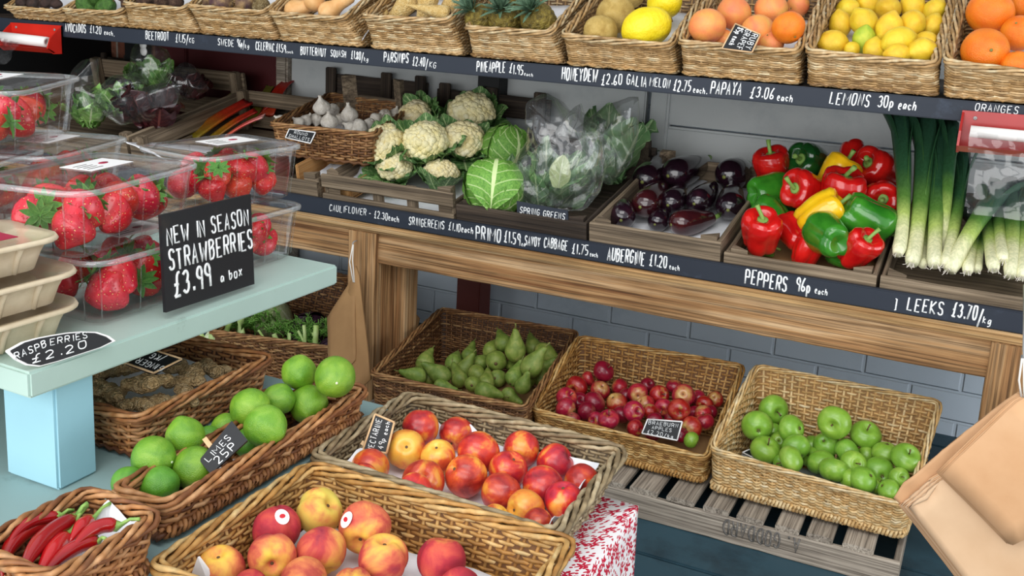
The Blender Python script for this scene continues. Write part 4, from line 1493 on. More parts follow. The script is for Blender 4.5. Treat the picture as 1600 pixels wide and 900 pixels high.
# stand under the peaches and nectarines, draped with a printed cloth
nb, pb = BK['nect'][1], BK['peach'][1]
sx0, sx1 = min(nb[0].x, pb[0].x)-.0, max(nb[1].x, pb[1].x)+.012
sy0, sy1 = pb[0].y-.02, nb[2].y+.0
st = thing('display_stand', 'low stand under the peach and nectarine baskets, hidden by a printed cloth', 'stand', ((sx0+sx1)/2, (sy0+sy1)/2, FLOOR))
OS = V(((sx0+sx1)/2, (sy0+sy1)/2, FLOOR))
q = bx(sx0, sx1, sy0, sy1, SZ-.025, SZ-.003); q.build('stand_top', 'wood_old', st, OS, False, bevel=.002)
for x in (sx0+.03, sx1-.03):
    for y in (sy0+.03, sy1-.03):
        q = bx(x-.02, x+.02, y-.02, y+.02, FLOOR, SZ-.025); q.build('leg', 'wood_old', st, OS, False)
q = B()
path = [(sx0-.004, sy0-.004), (sx1+.004, sy0-.004), (sx1+.004, sy1+.004), (sx0-.004, sy1+.004)]
pp = []
for i in range(4):
    a, c = np.array(path[i]), np.array(path[(i+1) % 4])
    for f in np.linspace(0, 1, 40, endpoint=False):
        pp.append(a+(c-a)*f)
pp = np.array(pp); cen = pp.mean(0)
rowsP = []
cs = np.concatenate([[0], np.cumsum(np.linalg.norm(np.diff(pp, axis=0), axis=1))])
drops = [-.2, -.04]+[(SZ-FLOOR-.03)*j/13 for j in range(14)]
for j in range(14):
    f = j/13
    z = SZ-.001-(SZ-FLOOR-.03)*f
    o = []
    for k, p in enumerate(pp):
        d = (p-cen)/np.linalg.norm(p-cen)
        w = f*(.012+.016*math.sin(k*.55)+.006*math.sin(k*1.7))
        if w < 0:
            w *= .0
        o.append((p[0]+d[0]*w, p[1]+d[1]*w, z))
    rowsP.append(o)
for kk in (.8, .3):
    rowsP.insert(0, [(cen[0]+(p[0]-cen[0])*kk, cen[1]+(p[1]-cen[1])*kk, SZ-.001) for p in pp])
q.grid(np.array(rowsP), False, True, np.array([cs]*16), np.array([[d_]*len(pp) for d_ in drops]))
o = q.build('tablecloth', 'floral_cloth', None, OS); o.location = OS
md = o.modifiers.new('thickness', 'SOLIDIFY'); md.thickness = .0012; md.offset = 1
tag(o, 'white cotton cloth printed with red flowers hanging below the nectarine basket', 'tablecloth')

# ------------------------------------------------------------------ upturned crate under the apple baskets
CY0, CY1, CZ = 1.83, 2.14, .106
for CX0, CX1, CY1, clab in ((-1.25, -.872, 2.2, 'upturned grey wooden crate under the pear basket, behind the nectarines'), (-.86, onY(1407, 876, 1.83).x, 2.14, 'upturned grey wooden crate with stencilled letters under the apple baskets')):
    cr = thing('wooden_crate', clab, 'crate', ((CX0+CX1)/2, (CY0+CY1)/2, FLOOR))
    OC = V(((CX0+CX1)/2, (CY0+CY1)/2, FLOOR))
    board('front_board', V((CX0, CY0+.006, .066))-OC, V((CX1, CY0+.006, .066))-OC, .052, .012, 'wood_silver', cr, jag=.0012)
    board('back_board', V((CX0, CY1-.006, .066))-OC, V((CX1, CY1-.006, .066))-OC, .052, .012, 'wood_silver', cr, jag=.0012)
    for x in (CX0+.006, CX1-.006):
        board('side_board', V((x, CY0+.013, .066))-OC, V((x, CY1-.013, .066))-OC, .052, .012, 'wood_silver', cr, jag=.001)
    k = 0
    x = CX0+.03
    rr = random.Random(5)
    while x < CX1-.02:
        w = rr.uniform(.044, .058)
        board('slat', V((x, CY0+.002, .099))-OC, V((x, CY1-.002, .099))-OC, .012, w, 'wood_silver', cr, up=(0, 0, 1), jag=.001)
        x += w+rr.uniform(.014, .022)

q = B()
pA, pB = onY(1250, 838, CY0-.001), onY(1127, 806, CY0-.001)
write(q, 'A. GODDARD', V((pA.x, CY0-.0007, .089))-OC, (-1, 0, 0), (0, 0, -1), .03, pA.x-pB.x, pen=.0024, jit=.015, seed=4)
q.build('stencilled_lettering', 'ink_grey', cr)
# ------------------------------------------------------------------ fruit in the low baskets
def mid(key, lift, dy=.01):
    b = BK[key][1]
    return V(((b[0].x+b[1].x)/2, b[0].y+dy, b[0].z+lift))


def shrink(c4, k, dz):
    c = sum(c4, V())/4
    return [c+(p-c)*k+V((0, 0, dz)) for p in c4]


UPR = (.1, .9, .4)
limes = [(467.5, 582, 27, {'h': 2.2, 'd': 'second largest far lime, left of the largest,'}), (523.5, 589, 32, {'h': 1.9, 'ax': (.2, -.1, .8), 'd': 'largest lime at the right far end of the basket'}),
         (435, 624, 25, {'h': .9}), (482, 632, 30, {'h': .3, 'ax': (.1, -.4, .9)}), (391, 637, 30, {'h': 1.2}), (415, 666, 33, {'h': .6, 'ax': (.8, -.2, .4)}),
         (354, 669, 24, {'h': .3}), (390, 692, 24, {'h': 0, 'm': 'lime_dark'}), (288.6, 682, 30, {'h': 1.0, 'ax': (-.2, .9, .2)}), (239.5, 715, 33, {'h': .9, 'ax': (.8, -.1, .3)}),
         (304, 731, 33, {'h': .1, 'ax': (.6, .7, .2)}), (200, 754, 25, {'m': 'lime_dark', 'ax': (.9, .1, .2), 'h': .1}), (251, 757, 28, {'m': 'lime_dark', 'ax': (-.9, -.2, .4), 'h': .1}), (326, 684, 19, {'m': 'lime_dark'})]
pile('lime', limes, mid('lime', .006), 0.0, 'lime', 'in the lime basket', 'fruit', 'limes in the long basket', -.6, seed=11, pad=.95)

nect = [(658, 668, 29, {'h': .6, 'm': 'nect_skin', 'ax': (.1, .8, -.3), 'd': 'red nectarine standing highest at the back left'}), (635, 702, 31, {'h': .2, 'ax': (.1, .35, .9), 'm': 'nect_yellow', 'd': 'yellow-topped nectarine with its stem dimple showing'}),
        (713, 678, 27, {'ax': (-.3, -.5, .7)}), (748, 707, 33, {'h': .2}), (685, 715, 28, {'ax': (-.1, .8, .5), 'm': 'nect_yellow'}), (728, 743, 33, {'h': .15, 'ax': (-.65, .5, .45), 'spin': .6, 'd': 'dark red nectarine with a pale seam facing the front'}),
        (660, 752, 34, {}), (647, 767, 28, {'d': 'dark red nectarine half hidden by the front rim'}), (578, 730, 30, {'m': 'nect_yellow', 'h': .1, 'd': 'orange nectarine in the left corner beside the black price tag'}), (567, 745, 22, {'d': 'small red nectarine lowest in the left corner'}),
        (815, 703, 29, {'h': .2, 'd': 'deep red nectarine with a pale seam at the back right'}), (867, 722, 29, {'ax': (.8, .5, .2)}), (793, 735, 31, {'h': .1, 'ax': (.3, .6, .3)}), (783, 770, 31, {'h': .1}), (847, 760, 32, {'h': .3}),
        (908, 753, 28, {'ax': (.5, -.4, .6)}), (882, 783, 31, {'ax': (-.1, .9, .3)}), (821, 795, 30, {'m': 'nect_yellow', 'd': 'yellow nectarine near the front rim'}), (773, 812, 24, {'m': 'nect_yellow', 'd': 'mottled yellow nectarine just behind the front rim'}), (840, 818, 24, {'h': -.1})]
pile('nectarine', nect, mid('nect', .012), 0.0, 'red nectarine', 'in the nectarine basket', 'fruit', 'nectarines in the grey basket', .25, seed=12)
peach = [(433, 826, 38, {'h': .5, 'm': 'peach_red', 'ax': (-.3, .6, -.3), 'd': 'dark red peach with an oval sticker, at the back left', 'n': 's1'}), (499, 800, 37, {'h': .9, 'm': 'peach_yellow', 'ax': (.6, .5, .4), 'spin': 2.0, 'd': 'yellow-green peach standing highest at the back'}),
         (569, 824, 41, {'h': .5, 'ax': (-.1, -.45, .85), 'spin': 1.2, 'd': 'rosy peach with an oval sticker and its dimple facing the front', 'n': 's2'}), (424, 870, 38, {'ax': (.25, -.1, .9), 'd': 'yellow peach with a central dimple at the left'}),
         (503, 861, 39, {'ax': (.3, -.8, .55), 'h': .2, 'd': 'pink and yellow peach in the middle, dimple facing down,'}), (599, 873, 40, {'ax': (.1, .9, .2), 'd': 'streaked red peach right of the middle'}), (690, 876, 39, {'m': 'peach_red', 'ax': (.1, .9, -.2), 'd': 'crimson peach standing apart at the right'}),
         (345, 889, 38, {'d': 'rosy peach at the left beside the white paper corner'}), (475, 908, 38, {'h': .1, 'd': 'orange peach cut by the lower edge of the photo'}), (550, 919, 33, {'d': 'pink peach cut by the lower edge, in the middle'}), (391, 921, 30, {'m': 'peach_red', 'd': 'dark peach cut by the lower edge, at the left'}), (718, 919, 34, {'m': 'peach_red', 'd': 'dark peach cut by the lower edge, at the right'})]
pz = pile('peach', peach, mid('peach', .012), 0.0, 'peach', 'in the peach basket', 'fruit', 'peaches in the foreground basket', .2, seed=13)
for k, (i, spx) in enumerate(((0, (441, 807)), (2, (541, 812)))):
    o, c, R, d_ = pz[i]
    ry = ray(*spx)
    # where the sight line meets the peach
    bq = (CAM-c).dot(ry); aq = ry.dot(ry); cq = (CAM-c).dot(CAM-c)-(R*1.0)**2
    disc = bq*bq-aq*cq
    tq = (-bq-math.sqrt(max(disc, 0)))/aq
    n_ = (CAM+ry*tq-c).normalized()
    x_ = n_.cross(V((0, 0, 1))).normalized(); y_ = x_.cross(n_)
    def disc_(rx, ry_, lift):
        b = B(); P = []
        for rr_ in (0.001, .35, .7, 1.0):
            P.append([])
            for q in range(18):
                a = q*2*math.pi/18
                v = n_+x_*(rx*rr_*math.cos(a)/R)+y_*(ry_*rr_*math.sin(a)/R)
                P[-1].append(v.normalized()*(R*lift))
        b.grid(np.array(P), False, True)
        return b
    mw = o.matrix_world.inverted()
    for nm, mt, rx, ry_, lf in (('sticker', 'sticker_white', .0082, .0098, 1.035), ('sticker_mark', 'sticker_red', .0034, .0026, 1.045)):
        b = disc_(rx, ry_, lf)
        b.v = [np.array([tuple(mw @ (c+V(p))) for p in q]) for q in b.v]
        s_ = b.build(nm, mt, o if nm == 'sticker' else stk)
        if nm == 'sticker':
            stk = s_; s_['label'] = 'white oval sticker with a red mark'
gap = [(1207.5, 640, 24, {'h': 1.5, 'ax': (.3, -.1, .9), 'd': 'green apple at the top of the left-hand heap'}), (1183, 666, 24, {'h': .9, 'ax': (.1, .2, -.95), 'd': 'pale green apple with its dark calyx facing out, far left'}), (1207, 678, 17, {'h': .2}), (1237, 670, 22, {'h': .9}), (1196, 704, 24, {'h': .3, 'ax': (.2, .8, .5)}),
       (1244, 699, 22, {'h': .3}), (1236, 718, 22, {}), (1304, 660, 26, {'h': 1.5, 'ax': (-.5, -.1, .85), 'd': 'large green apple standing highest in the middle of the heap'}), (1352, 680, 24, {'h': .8, 'ax': (0, .7, .6)}), (1291, 695, 21, {'h': .5}), (1323, 707, 22, {'h': .5}), (1352, 712, 17, {'h': 0}), (1283, 722, 22, {}),
       (1333, 725, 21, {'h': .5, 'ax': (.1, .3, .9)}), (1303, 735, 23, {}), (1384, 708, 21, {'h': .4}), (1416, 716, 24, {'h': .6, 'ax': (.1, .7, .7), 'd': 'deep green apple at the right end of the heap'}), (1374, 738, 24, {'h': .4, 'ax': (.1, .1, -.95), 'd': 'pale green apple showing a star-shaped calyx near the front rim'}), (1349, 750, 22, {}),
       (1405, 746, 16, {}), (1388, 766, 18, {}), (1266, 714, 16, {}), (1326, 748, 16, {}), (1222, 722, 14, {}), (1368, 760, 15, {}), (1345, 733, 17, {}), (1266, 695, 16, {}), (1218, 690, 16, {}), (1362, 702, 17, {})]
pile('cooking_apple', gap, mid('green', .028), .2, 'green cooking apple', 'in the pale wicker basket', 'fruit', 'green apples in the pale basket', .27, seed=14, ymin=1.888, ymax=2.1)
rap = [(942.5, 580.6, 17, {'h': 2.0, 'm': 'apple_dark', 'd': 'dark crimson apple standing highest at the back left'}), (919, 592, 12, {'h': .8}), (901.5, 605, 18, {'h': 1.0, 'ax': (-.5, -.2, .8)}), (938, 609.6, 15.5, {'h': .8}), (967.6, 605, 14, {'h': .8}), (996.6, 615, 16, {'h': .8, 'ax': (.1, .1, -.9)}), (885, 622, 17, {'h': .6, 'ax': (.5, .5, .5)}), (884, 638, 17, {'h': 0}),
       (929, 629, 18, {'h': .5, 'm': 'apple_dark'}), (917, 643, 16, {'m': 'apple_dark'}), (963, 629, 17, {'h': .5}), (990, 643, 17, {'h': .5}), (951, 656, 17, {}), (992, 669, 14, {}), (1030, 617.6, 16, {'h': .8}), (1037, 637, 15, {'h': .4}), (1068, 618, 18, {'h': .9, 'ax': (.2, -.3, -.9), 'd': 'red apple showing its pale calyx at the back right'}), (1061, 640, 18, {'h': .5, 'ax': (-.1, -.1, .9)}),
       (1085, 647, 13, {'m': 'apple_dark'}), (1014, 642, 13, {}), (1101, 632, 14, {'h': .5}), (1117.5, 624, 13, {'h': .6}), (1080, 667.6, 17, {'h': .2}), (1101, 659.5, 15, {}), (1051, 656, 14, {'m': 'apple_dark'}), (1080, 687, 13, {'m': 'apple_green', 'd': 'single yellow-green apple at the front right'}), (1064, 680, 13, {'m': 'apple_dark'}), (1022, 657, 13, {'m': 'apple_dark'}), (972, 648, 15, {'m': 'apple_dark'}), (905, 628, 15, {'m': 'apple_dark'}), (1008, 632, 15, {}), (1046, 668, 14, {}), (1020, 676, 13, {'m': 'apple_dark'}), (932, 657, 14, {}), (1098, 646, 14, {}), (1090, 622, 13, {}), (1054, 604, 13, {}), (978, 618, 13, {'m': 'apple_dark'}), (1012, 602, 12, {'m': 'apple_dark'}), (1110, 645, 12, {'m': 'apple_dark'}), (895, 655, 12, {'m': 'apple_dark'})]
pile('apple', rap, mid('red', .026), .2, 'red apple', 'in the red apple basket', 'fruit', 'red apples in the brown basket', .2, seed=15, ymin=1.908, ymax=2.15)
pr_ = [(664, 567, 15, {'h': .9, 'ax': (.1, .5, -.7)}), (652, 587, 14, {'ax': (-.9, .1, .1), 'h': .2}), (688, 586, 16, {'ax': (-.6, .45, -.2), 'h': .6}), (709, 567, 14, {'h': .5, 'ax': (.1, .6, -.7)}), (726, 577, 14, {'ax': (.35, .9, .1), 'h': .6, 'd': 'slim pear leaning upright left of the middle'}), (751, 567, 13, {'h': .5, 'ax': (.3, .2, -.9)}), (745, 584, 14, {'ax': (.7, -.4, .3), 'h': .5}), (767, 547, 13, {'h': 1.0, 'ax': (.3, .6, -.6)}),
       (787, 536, 14, {'h': 1.9, 'ax': (-.2, .6, -.6), 'd': 'rounded pear standing highest, behind the pointed pear'}), (805, 548, 17, {'h': 1.6, 'ax': (.2, .95, .1), 'd': 'pear with its neck pointing up at the top of the heap'}), (775, 564, 17, {'h': 1.1, 'ax': (0, .1, -.95), 'd': 'pear showing its brown blossom end mid-heap'}), (831, 573, 18, {'h': 1.1, 'ax': (.35, .9, .1), 'd': 'large pear leaning its neck to the right'}), (834, 543, 14, {'h': 1.2, 'ax': (-.3, .5, -.6)}), (850, 551, 16, {'h': .9, 'ax': (.9, -.3, .2)}), (798, 571, 9, {'h': .6, 'ax': (.1, -.1, .9)}),
       (778, 591, 14, {'h': .2}), (803, 589, 14, {'h': .4, 'ax': (.3, .5, -.5)}), (739, 600, 13, {'h': .1, 'ax': (.1, 0, -.9)}), (757, 611, 15, {'ax': (.95, -.15, .1), 'h': .2, 'd': 'pear lying on its side along the front rim'}), (795, 617, 12, {'ax': (.8, -.4, .2), 'h': 0}), (817, 603, 13, {'ax': (.3, .8, .2), 'h': .2}), (853, 575, 12, {'h': .3}), (672, 590, 13, {'ax': (.5, .4, -.5)}), (718, 592, 14, {'ax': (-.4, .6, -.4)}), (760, 597, 14, {'ax': (.2, .5, -.7)}), (824, 592, 14, {'ax': (.4, .7, -.3)}), (733, 556, 13, {'ax': (.1, .6, -.6)}), (690, 604, 12, {'ax': (.8, -.3, .2)}), (845, 592, 12, {'ax': (.3, .7, -.3)})]
pile('pear', pr_, mid('pear', .012), .2, 'green pear', 'in the pear basket', 'fruit', 'pears in the brown basket', .15, seed=16, ymin=1.845, ymax=2.24)
# ginger
gin = [(177, 578, 24, .5), (168, 612, 24, .3), (225, 600, 25, .8), (281, 597, 20, .6), (292, 615, 19, .2), (212, 632, 18, .1), (244, 632, 20, .2), (275, 574, 17, 1.0), (298, 584, 18, .8), (333, 577, 20, .4), (157, 630, 16, 0), (200, 575, 16, .3), (360, 590, 11, 0)]
rr = random.Random(3)
n_ = len(gin)
gl = rows_of([(g[0], g[1], g[2]) for g in gin], -.3)
for i, (px, py, rp, h) in enumerate(gin):
    z0 = TZ+.038
    R = rp*1.25/FPX*1.1
    p = onZ(px, py, z0+R*(.7+h*1.1))
    o = place('ginger', p, R, V((rr.uniform(-.25, .25), rr.uniform(-.25, .25), 1)), variant=i, rnd=rr)
    tag(o, 'knobbly ginger root, %s in the %s of the ginger basket' % gl[i][::-1], 'ginger', 'ginger roots in the basket under the bench')
gb = BK['ginger'][1]
liner('paper_liner', 'grey paper lining the ginger basket', shrink(gb, .93, .008), bump=.003, up=.02, seed=2)
liner('paper_liner', 'white tissue paper lining the nectarine basket', shrink(BK['nect'][1], .97, .009), bump=.004, up=.035, seed=3, n=26)
liner('paper_liner', 'pale paper lining the peach basket', shrink(BK['peach'][1], .95, .009), bump=.004, up=.006, seed=4)
liner('paper_liner', 'white paper lining the lime basket', shrink(BK['lime'][1], .9, .004), bump=.002, seed=5)
for key, lab, dz, tl, lm in (('green', 'grey paper under the green apples', .016, .2, 'paper_grey'), ('red', 'brown paper under the red apples', .015, .2, 'kraft_dim'), ('pear', 'brown paper under the pears', .008, .2, 'kraft_dim')):
    q = shrink(BK[key][1], .95, dz)
    dz2 = math.tan(tl)*(q[2].y-q[1].y)
    q[2] = q[2]+V((0, 0, dz2)); q[3] = q[3]+V((0, 0, dz2))
    q[2] = q[1].lerp(q[2], .6); q[3] = q[0].lerp(q[3], .6)
    liner('paper_liner', lab, q, lm, bump=.003, seed=6)
# chillies
ch = [([(4, 900), (25, 849), (84, 813)], 9, None, 'longest red chilli, curving along the left side of the'), ([(32, 905), (63, 853), (116, 811)], 9.5, (137, 786), 'broad red chilli with a curled green upright stem in the'), ([(55, 908), (84, 866), (103, 842)], 10, (136, 790), 'short red chilli pointing its stem to the back, in the middle of the'),
      ([(110, 860), (148, 832), (181, 822)], 8, (218, 811), 'red chilli, green stem to the right, at the back right of the'), ([(63, 905), (110, 866), (152, 847)], 8, (165, 842), 'narrow red chilli along the right side of the'), ([(108, 848), (128, 828), (139, 816)], 8, (173, 786), 'small red chilli with a long dark stem at the back of the'), ([(12, 858), (40, 826), (92, 806)], 7, None, 'dark red chilli lying at the bottom left of the')]
for i, (pts, rp, stp, lab) in enumerate(ch):
    z = TZ+.056+(.008 if i in (1, 3) else .0)+i*.0012
    W_ = [onZ(px, py, z) for px, py in pts]
    cen = W_[1]
    path = []
    for u in np.linspace(0, 1, 14):
        p = W_[0]*(1-u)**2+(W_[1]*2-(W_[0]+W_[2])*.5)*2*u*(1-u)+W_[2]*u*u
        path.append(p-cen+V((0, 0, .004*math.sin(u*3.1))))
    R = rp*1.5*(cen-CAM).dot(FW)/FPX
    b = B(); b.tube(path, [R*(.12+.88*min(1, u*2.2)**.8)*(1 if u < .9 else 1-.35*(u-.9)/.1) for u in np.linspace(0, 1, 14)], 12)
    o = b.build('chilli_pepper', 'chilli_skin'); o.location = cen
    tag(o, lab+' chilli basket', 'chilli', 'red chillies in the small basket')
    e = path[-1]
    s_ = (onZ(stp[0], stp[1], z+.012)-cen) if stp else e+(path[-1]-path[-3])*1.3+V((0, 0, .004))
    q = B(); q.tube([path[-2], e, e.lerp(s_, .25), e.lerp(s_, .6)+V((0, 0, .003)), s_], [R*.8, R*.8, R*.32, R*.22, R*.26], 7)
    q.build('stem', 'stem_green', o)
liner('paper_liner', 'white tissue paper in the back right of the chilli basket', [BK['chilli'][1][i].lerp(BK['chilli'][1][j], f)+V((0, 0, .012+dz_)) for i, j, f, dz_ in ((0, 2, .35, 0), (1, 0, .06, 0), (2, 0, .04, .03), (3, 2, .4, .03))], bump=.006, up=.02, seed=8)
# white folded card at the left of the peaches
c0 = onZ(306, 895, .45)
b = B()
P4 = [onY(296, 905, c0.y), onY(309, 870, c0.y), onY(324, 890, c0.y+.006), onY(327, 915, c0.y+.006)]
b.prism([p-c0 for p in P4], (.001, .002, 0))
o = b.build('card_corner', 'sticker_white', smooth=False); o.location = c0
tag(o, 'white folded card sticking up at the left of the peaches', 'card')
# ------------------------------------------------------------------ fruit on the top shelf
def shelf_mid(key, lift=.02):
    b = BK[key][1]
    return V(((b[0].x+b[1].x)/2, b[0].y, b[0].z+lift))


lem = [(1324, 15, 17, {}), (1357, 6, 16, {'h': .1}), (1387.5, 15, 20, {'h': .3, 'ax': (-.5, 0, .8)}), (1426, 9, 19, {'h': .1}), (1460, 15, 16, {'ax': (.6, .6, 0)}), (1313, 38, 18, {'ax': (-.1, .9, 0), 'd': 'lemon with a small oval stamp'}), (1351, 36, 21, {'h': .3}), (1389, 44, 21, {'h': .4, 'ax': (.25, .9, .1), 'd': 'lemon with its nipple pointing straight up in the middle'}), (1426, 37, 20, {'h': .3, 'ax': (-.3, -.7, .6)}), (1457, 41, 17, {'ax': (.4, .8, 0)}),
       (1301, 67, 20, {'ax': (-.95, 0, .1), 'h': .1}), (1350, 62, 18, {'m': 'lemon_green', 'h': .2, 'd': 'greenish unripe lemon'}), (1404, 64, 22, {'h': .4, 'ax': (.9, .3, .1)}), (1446, 67, 18, {}), (1331, 77, 12, {}), (1366, 79, 17, {'ax': (.1, .9, .1)}), (1402, 85, 17, {'ax': (.9, 0, .1)}), (1440, 79, 20, {'h': .2})]
pile('lemon', lem, shelf_mid('shelf10'), .42, 'lemon', 'in the lemon basket', 'fruit', 'lemons on the top shelf', .12, seed=21, ymin=1.99, ymax=2.25)
org = [(1547, 20, 36, {'h': .5, 'ax': (.3, 1, .1), 'd': 'largest orange, with a tiny dark sticker, upper left'}), (1539, 80, 36, {'h': .3, 'ax': (-.15, -.1, .95), 'd': 'large orange with its navel facing out, lower left'}), (1592, 52, 28, {'h': 0, 'd': 'orange cut by the right edge of the photo'}), (1600, 8, 22, {'d': 'small orange in the top right corner'}), (1526, 103, 16, {'s': 1, 'd': 'orange peeping over the left of the rim'}), (1588, 103, 25, {'d': 'orange just behind the front rim at the right'}), (1640, 30, 33, {'d': 'orange beyond the right edge of the photo'})]
pile('orange', org, shelf_mid('shelf11'), .42, 'orange', 'in the orange basket', 'fruit', 'oranges on the top shelf', .12, seed=22, ymin=1.99, ymax=2.25)
gra = [(1105, 41, 29, {'h': .5, 'd': 'big peach-coloured grapefruit at the front left'}), (1147, 20, 27, {'h': .4, 'd': 'yellow-orange grapefruit above the black tag'}), (1205, 14, 26, {'h': .3, 'd': 'pinkish grapefruit at the top right of the middle'}), (1232, 43, 26, {'h': .4, 'm': 'orange_skin', 'd': 'orange-skinned grapefruit with brown scars at the right'}), (1184, 50, 27, {'h': .2, 'd': 'salmon pink grapefruit behind the black tag'}), (1247, 8, 18, {'d': 'small grapefruit in the back right corner'}), (1206, 68, 19, {'d': 'pale grapefruit peeping over the front rim, right of the tag,'}), (1130, 62, 17, {'d': 'shaded grapefruit beneath the big one, left of the tag,'})]
pile('grapefruit', gra, shelf_mid('shelf9'), .42, 'grapefruit', 'in the grapefruit basket', 'fruit', 'grapefruit on the top shelf', .12, seed=23, ymin=1.99, ymax=2.25)
mel = [(962, 22, 30, {'k': 'galia', 'h': .3, 'd': 'round tan netted melon at the back left'}), (938, 50, 27, {'k': 'galia', 'd': 'tan netted melon low at the front left'}), (1010, 42, 31, {'k': 'melon', 'ax': (.95, .25, .1), 'h': .3, 'd': 'bright yellow melon lying across the front'}), (1038, 6, 25, {'k': 'melon', 'ax': (.4, .1, .9), 'h': .5, 'd': 'bright yellow melon end-on at the back right'}), (985, -8, 22, {'k': 'galia', 'd': 'netted melon at the very back'})]
pile('melon', mel, shelf_mid('shelf8'), .42, 'melon', 'in the melon basket', 'fruit', 'melons on the top shelf', .12, seed=24, ymin=1.99, ymax=2.25)
pin = [(842, 34, 20, {'ax': (-.35, .45, .75), 'd': 'pineapple lying at the right with its golden base to the right'}), (790, 34, 19, {'ax': (-.2, .45, .8), 'd': 'pineapple lying in the middle'}), (752, 32, 17, {'ax': (-.5, .5, .6), 'd': 'pineapple lying at the left, its crown hanging over the rim,'}), (815, 6, 18, {'h': .6, 'ax': (-.3, .75, .5), 'd': 'pineapple at the back'})]
pile('pineapple', pin, shelf_mid('shelf7', .03), .42, 'pineapple', 'in the pineapple basket', 'fruit', 'pineapples on the top shelf', .12, seed=25, ymin=1.99, ymax=2.25, rscale=1.3)
par = [(633, 8, 12, {'ax': (.7, .7, .2), 'd': 'thick parsnip lying diagonally at the left'}), (668, 6, 11, {'ax': (.35, .9, .2), 'h': .3, 'd': 'thick parsnip pointing up in the middle'}), (690, 20, 9, {'ax': (.95, -.25, .2), 'h': .8, 'd': 'parsnip lying across the front with its crown to the right'}), (620, 22, 5, {'ax': (-.9, .3, .2), 'd': 'thin parsnip along the front rim'}), (597, 22, 6, {'ax': (.1, .3, .9), 'd': 'parsnip tip at the front left'}), (706, 4, 10, {'ax': (.6, .7, .2), 'd': 'parsnip at the back right'}), (655, -6, 9, {'ax': (.8, .5, .1), 'd': 'parsnip at the back'})]
pile('parsnip', par, shelf_mid('shelf6', .03), .42, 'parsnip', 'in the parsnip basket', 'vegetable', 'parsnips on the top shelf', .12, seed=26, ymin=1.99, ymax=2.25, relax=False, rscale=1.45)
squ = [(462, 16, 15, {'ax': (.8, .25, .1), 'd': 'butternut squash lying at the front left'}), (515, 18, 15, {'ax': (.85, .6, .1), 'd': 'butternut squash lying at the front right'}), (492, 0, 15, {'ax': (.5, .7, .2), 'h': .8, 'd': 'butternut squash on top at the back'})]
pile('squash', squ, shelf_mid('shelf5', .03), .42, 'squash', 'in the squash basket', 'vegetable', 'butternut squashes on the top shelf', .12, seed=27, ymin=1.99, ymax=2.25, relax=False, rscale=1.15)
swe = [(345, 6, 19, {'d': 'dark rounded swede at the left', 'k': 'swede'}), (384, 5, 17, {'k': 'swede', 'ax': (-.3, .6, .6), 'd': 'cream and purple swede in the middle'}), (408, 10, 14, {'k': 'celeriac', 'd': 'pale rough celeriac at the right'}), (318, 4, 14, {'k': 'swede', 'd': 'small dark swede at the far left'})]
pile('swede', swe, shelf_mid('shelf4', .03), .42, 'swede', 'in the swede and celeriac basket', 'vegetable', 'swedes and celeriac on the top shelf', .12, seed=28, ymin=1.99, ymax=2.25)
bee = [(200, 4, 12, {}), (226, 4, 13, {'h': .2}), (252, 4, 12, {}), (275, 5, 12, {'h': .2}), (214, -6, 12, {}), (240, -8, 12, {})]
pile('beetroot', bee, shelf_mid('shelf3', .035), .42, 'earthy beetroot', 'in the beetroot basket', 'vegetable', 'beetroot on the top shelf', .12, seed=29, ymin=1.99, ymax=2.25)
avo = [(137, 11, 15, {'ax': (-.7, .4, .4), 'd': 'dark green avocado at the front left'}), (166, 12, 15, {'ax': (.7, .4, .4), 'd': 'bright green avocado at the front right'}), (150, -4, 14, {'h': .4, 'd': 'green avocado at the back'})]
pile('avocado', avo, shelf_mid('shelf2', .02), .42, 'avocado', 'in the green avocado basket', 'fruit', 'green avocados on the top shelf', .12, seed=30, ymin=1.99, ymax=2.25)
dav = [(33, 4, 9, {}), (52, 5, 10, {}), (72, 5, 9, {}), (88, 6, 8, {})]
pile('avocado', [(a, b_, c, dict(d, m='avocado_dark')) for a, b_, c, d in dav], shelf_mid('shelf1', .03), .42, 'dark ripe avocado', 'in the far left shelf basket', 'fruit', 'dark avocados on the top shelf', .12, seed=31, ymin=1.99, ymax=2.25)
for key, what in (('shelf1', 'the dark avocados'), ('shelf2', 'the green avocados'), ('shelf3', 'the beetroot'), ('shelf4', 'the swedes'), ('shelf5', 'the butternut squashes'), ('shelf6', 'the parsnips'), ('shelf7', 'the pineapples'), ('shelf8', 'the melons'), ('shelf9', 'the grapefruit'), ('shelf10', 'the lemons'), ('shelf11', 'the oranges')):
    b = shrink(BK[key][1], .93, .012)
    dz = math.tan(.42)*(b[2].y-b[1].y)
    liner('paper_liner', 'white tissue paper lying under '+what+' on the top shelf', [b[0], b[1], b[2]+V((0, 0, dz)), b[3]+V((0, 0, dz))], bump=.004, seed=len(what), n=10)
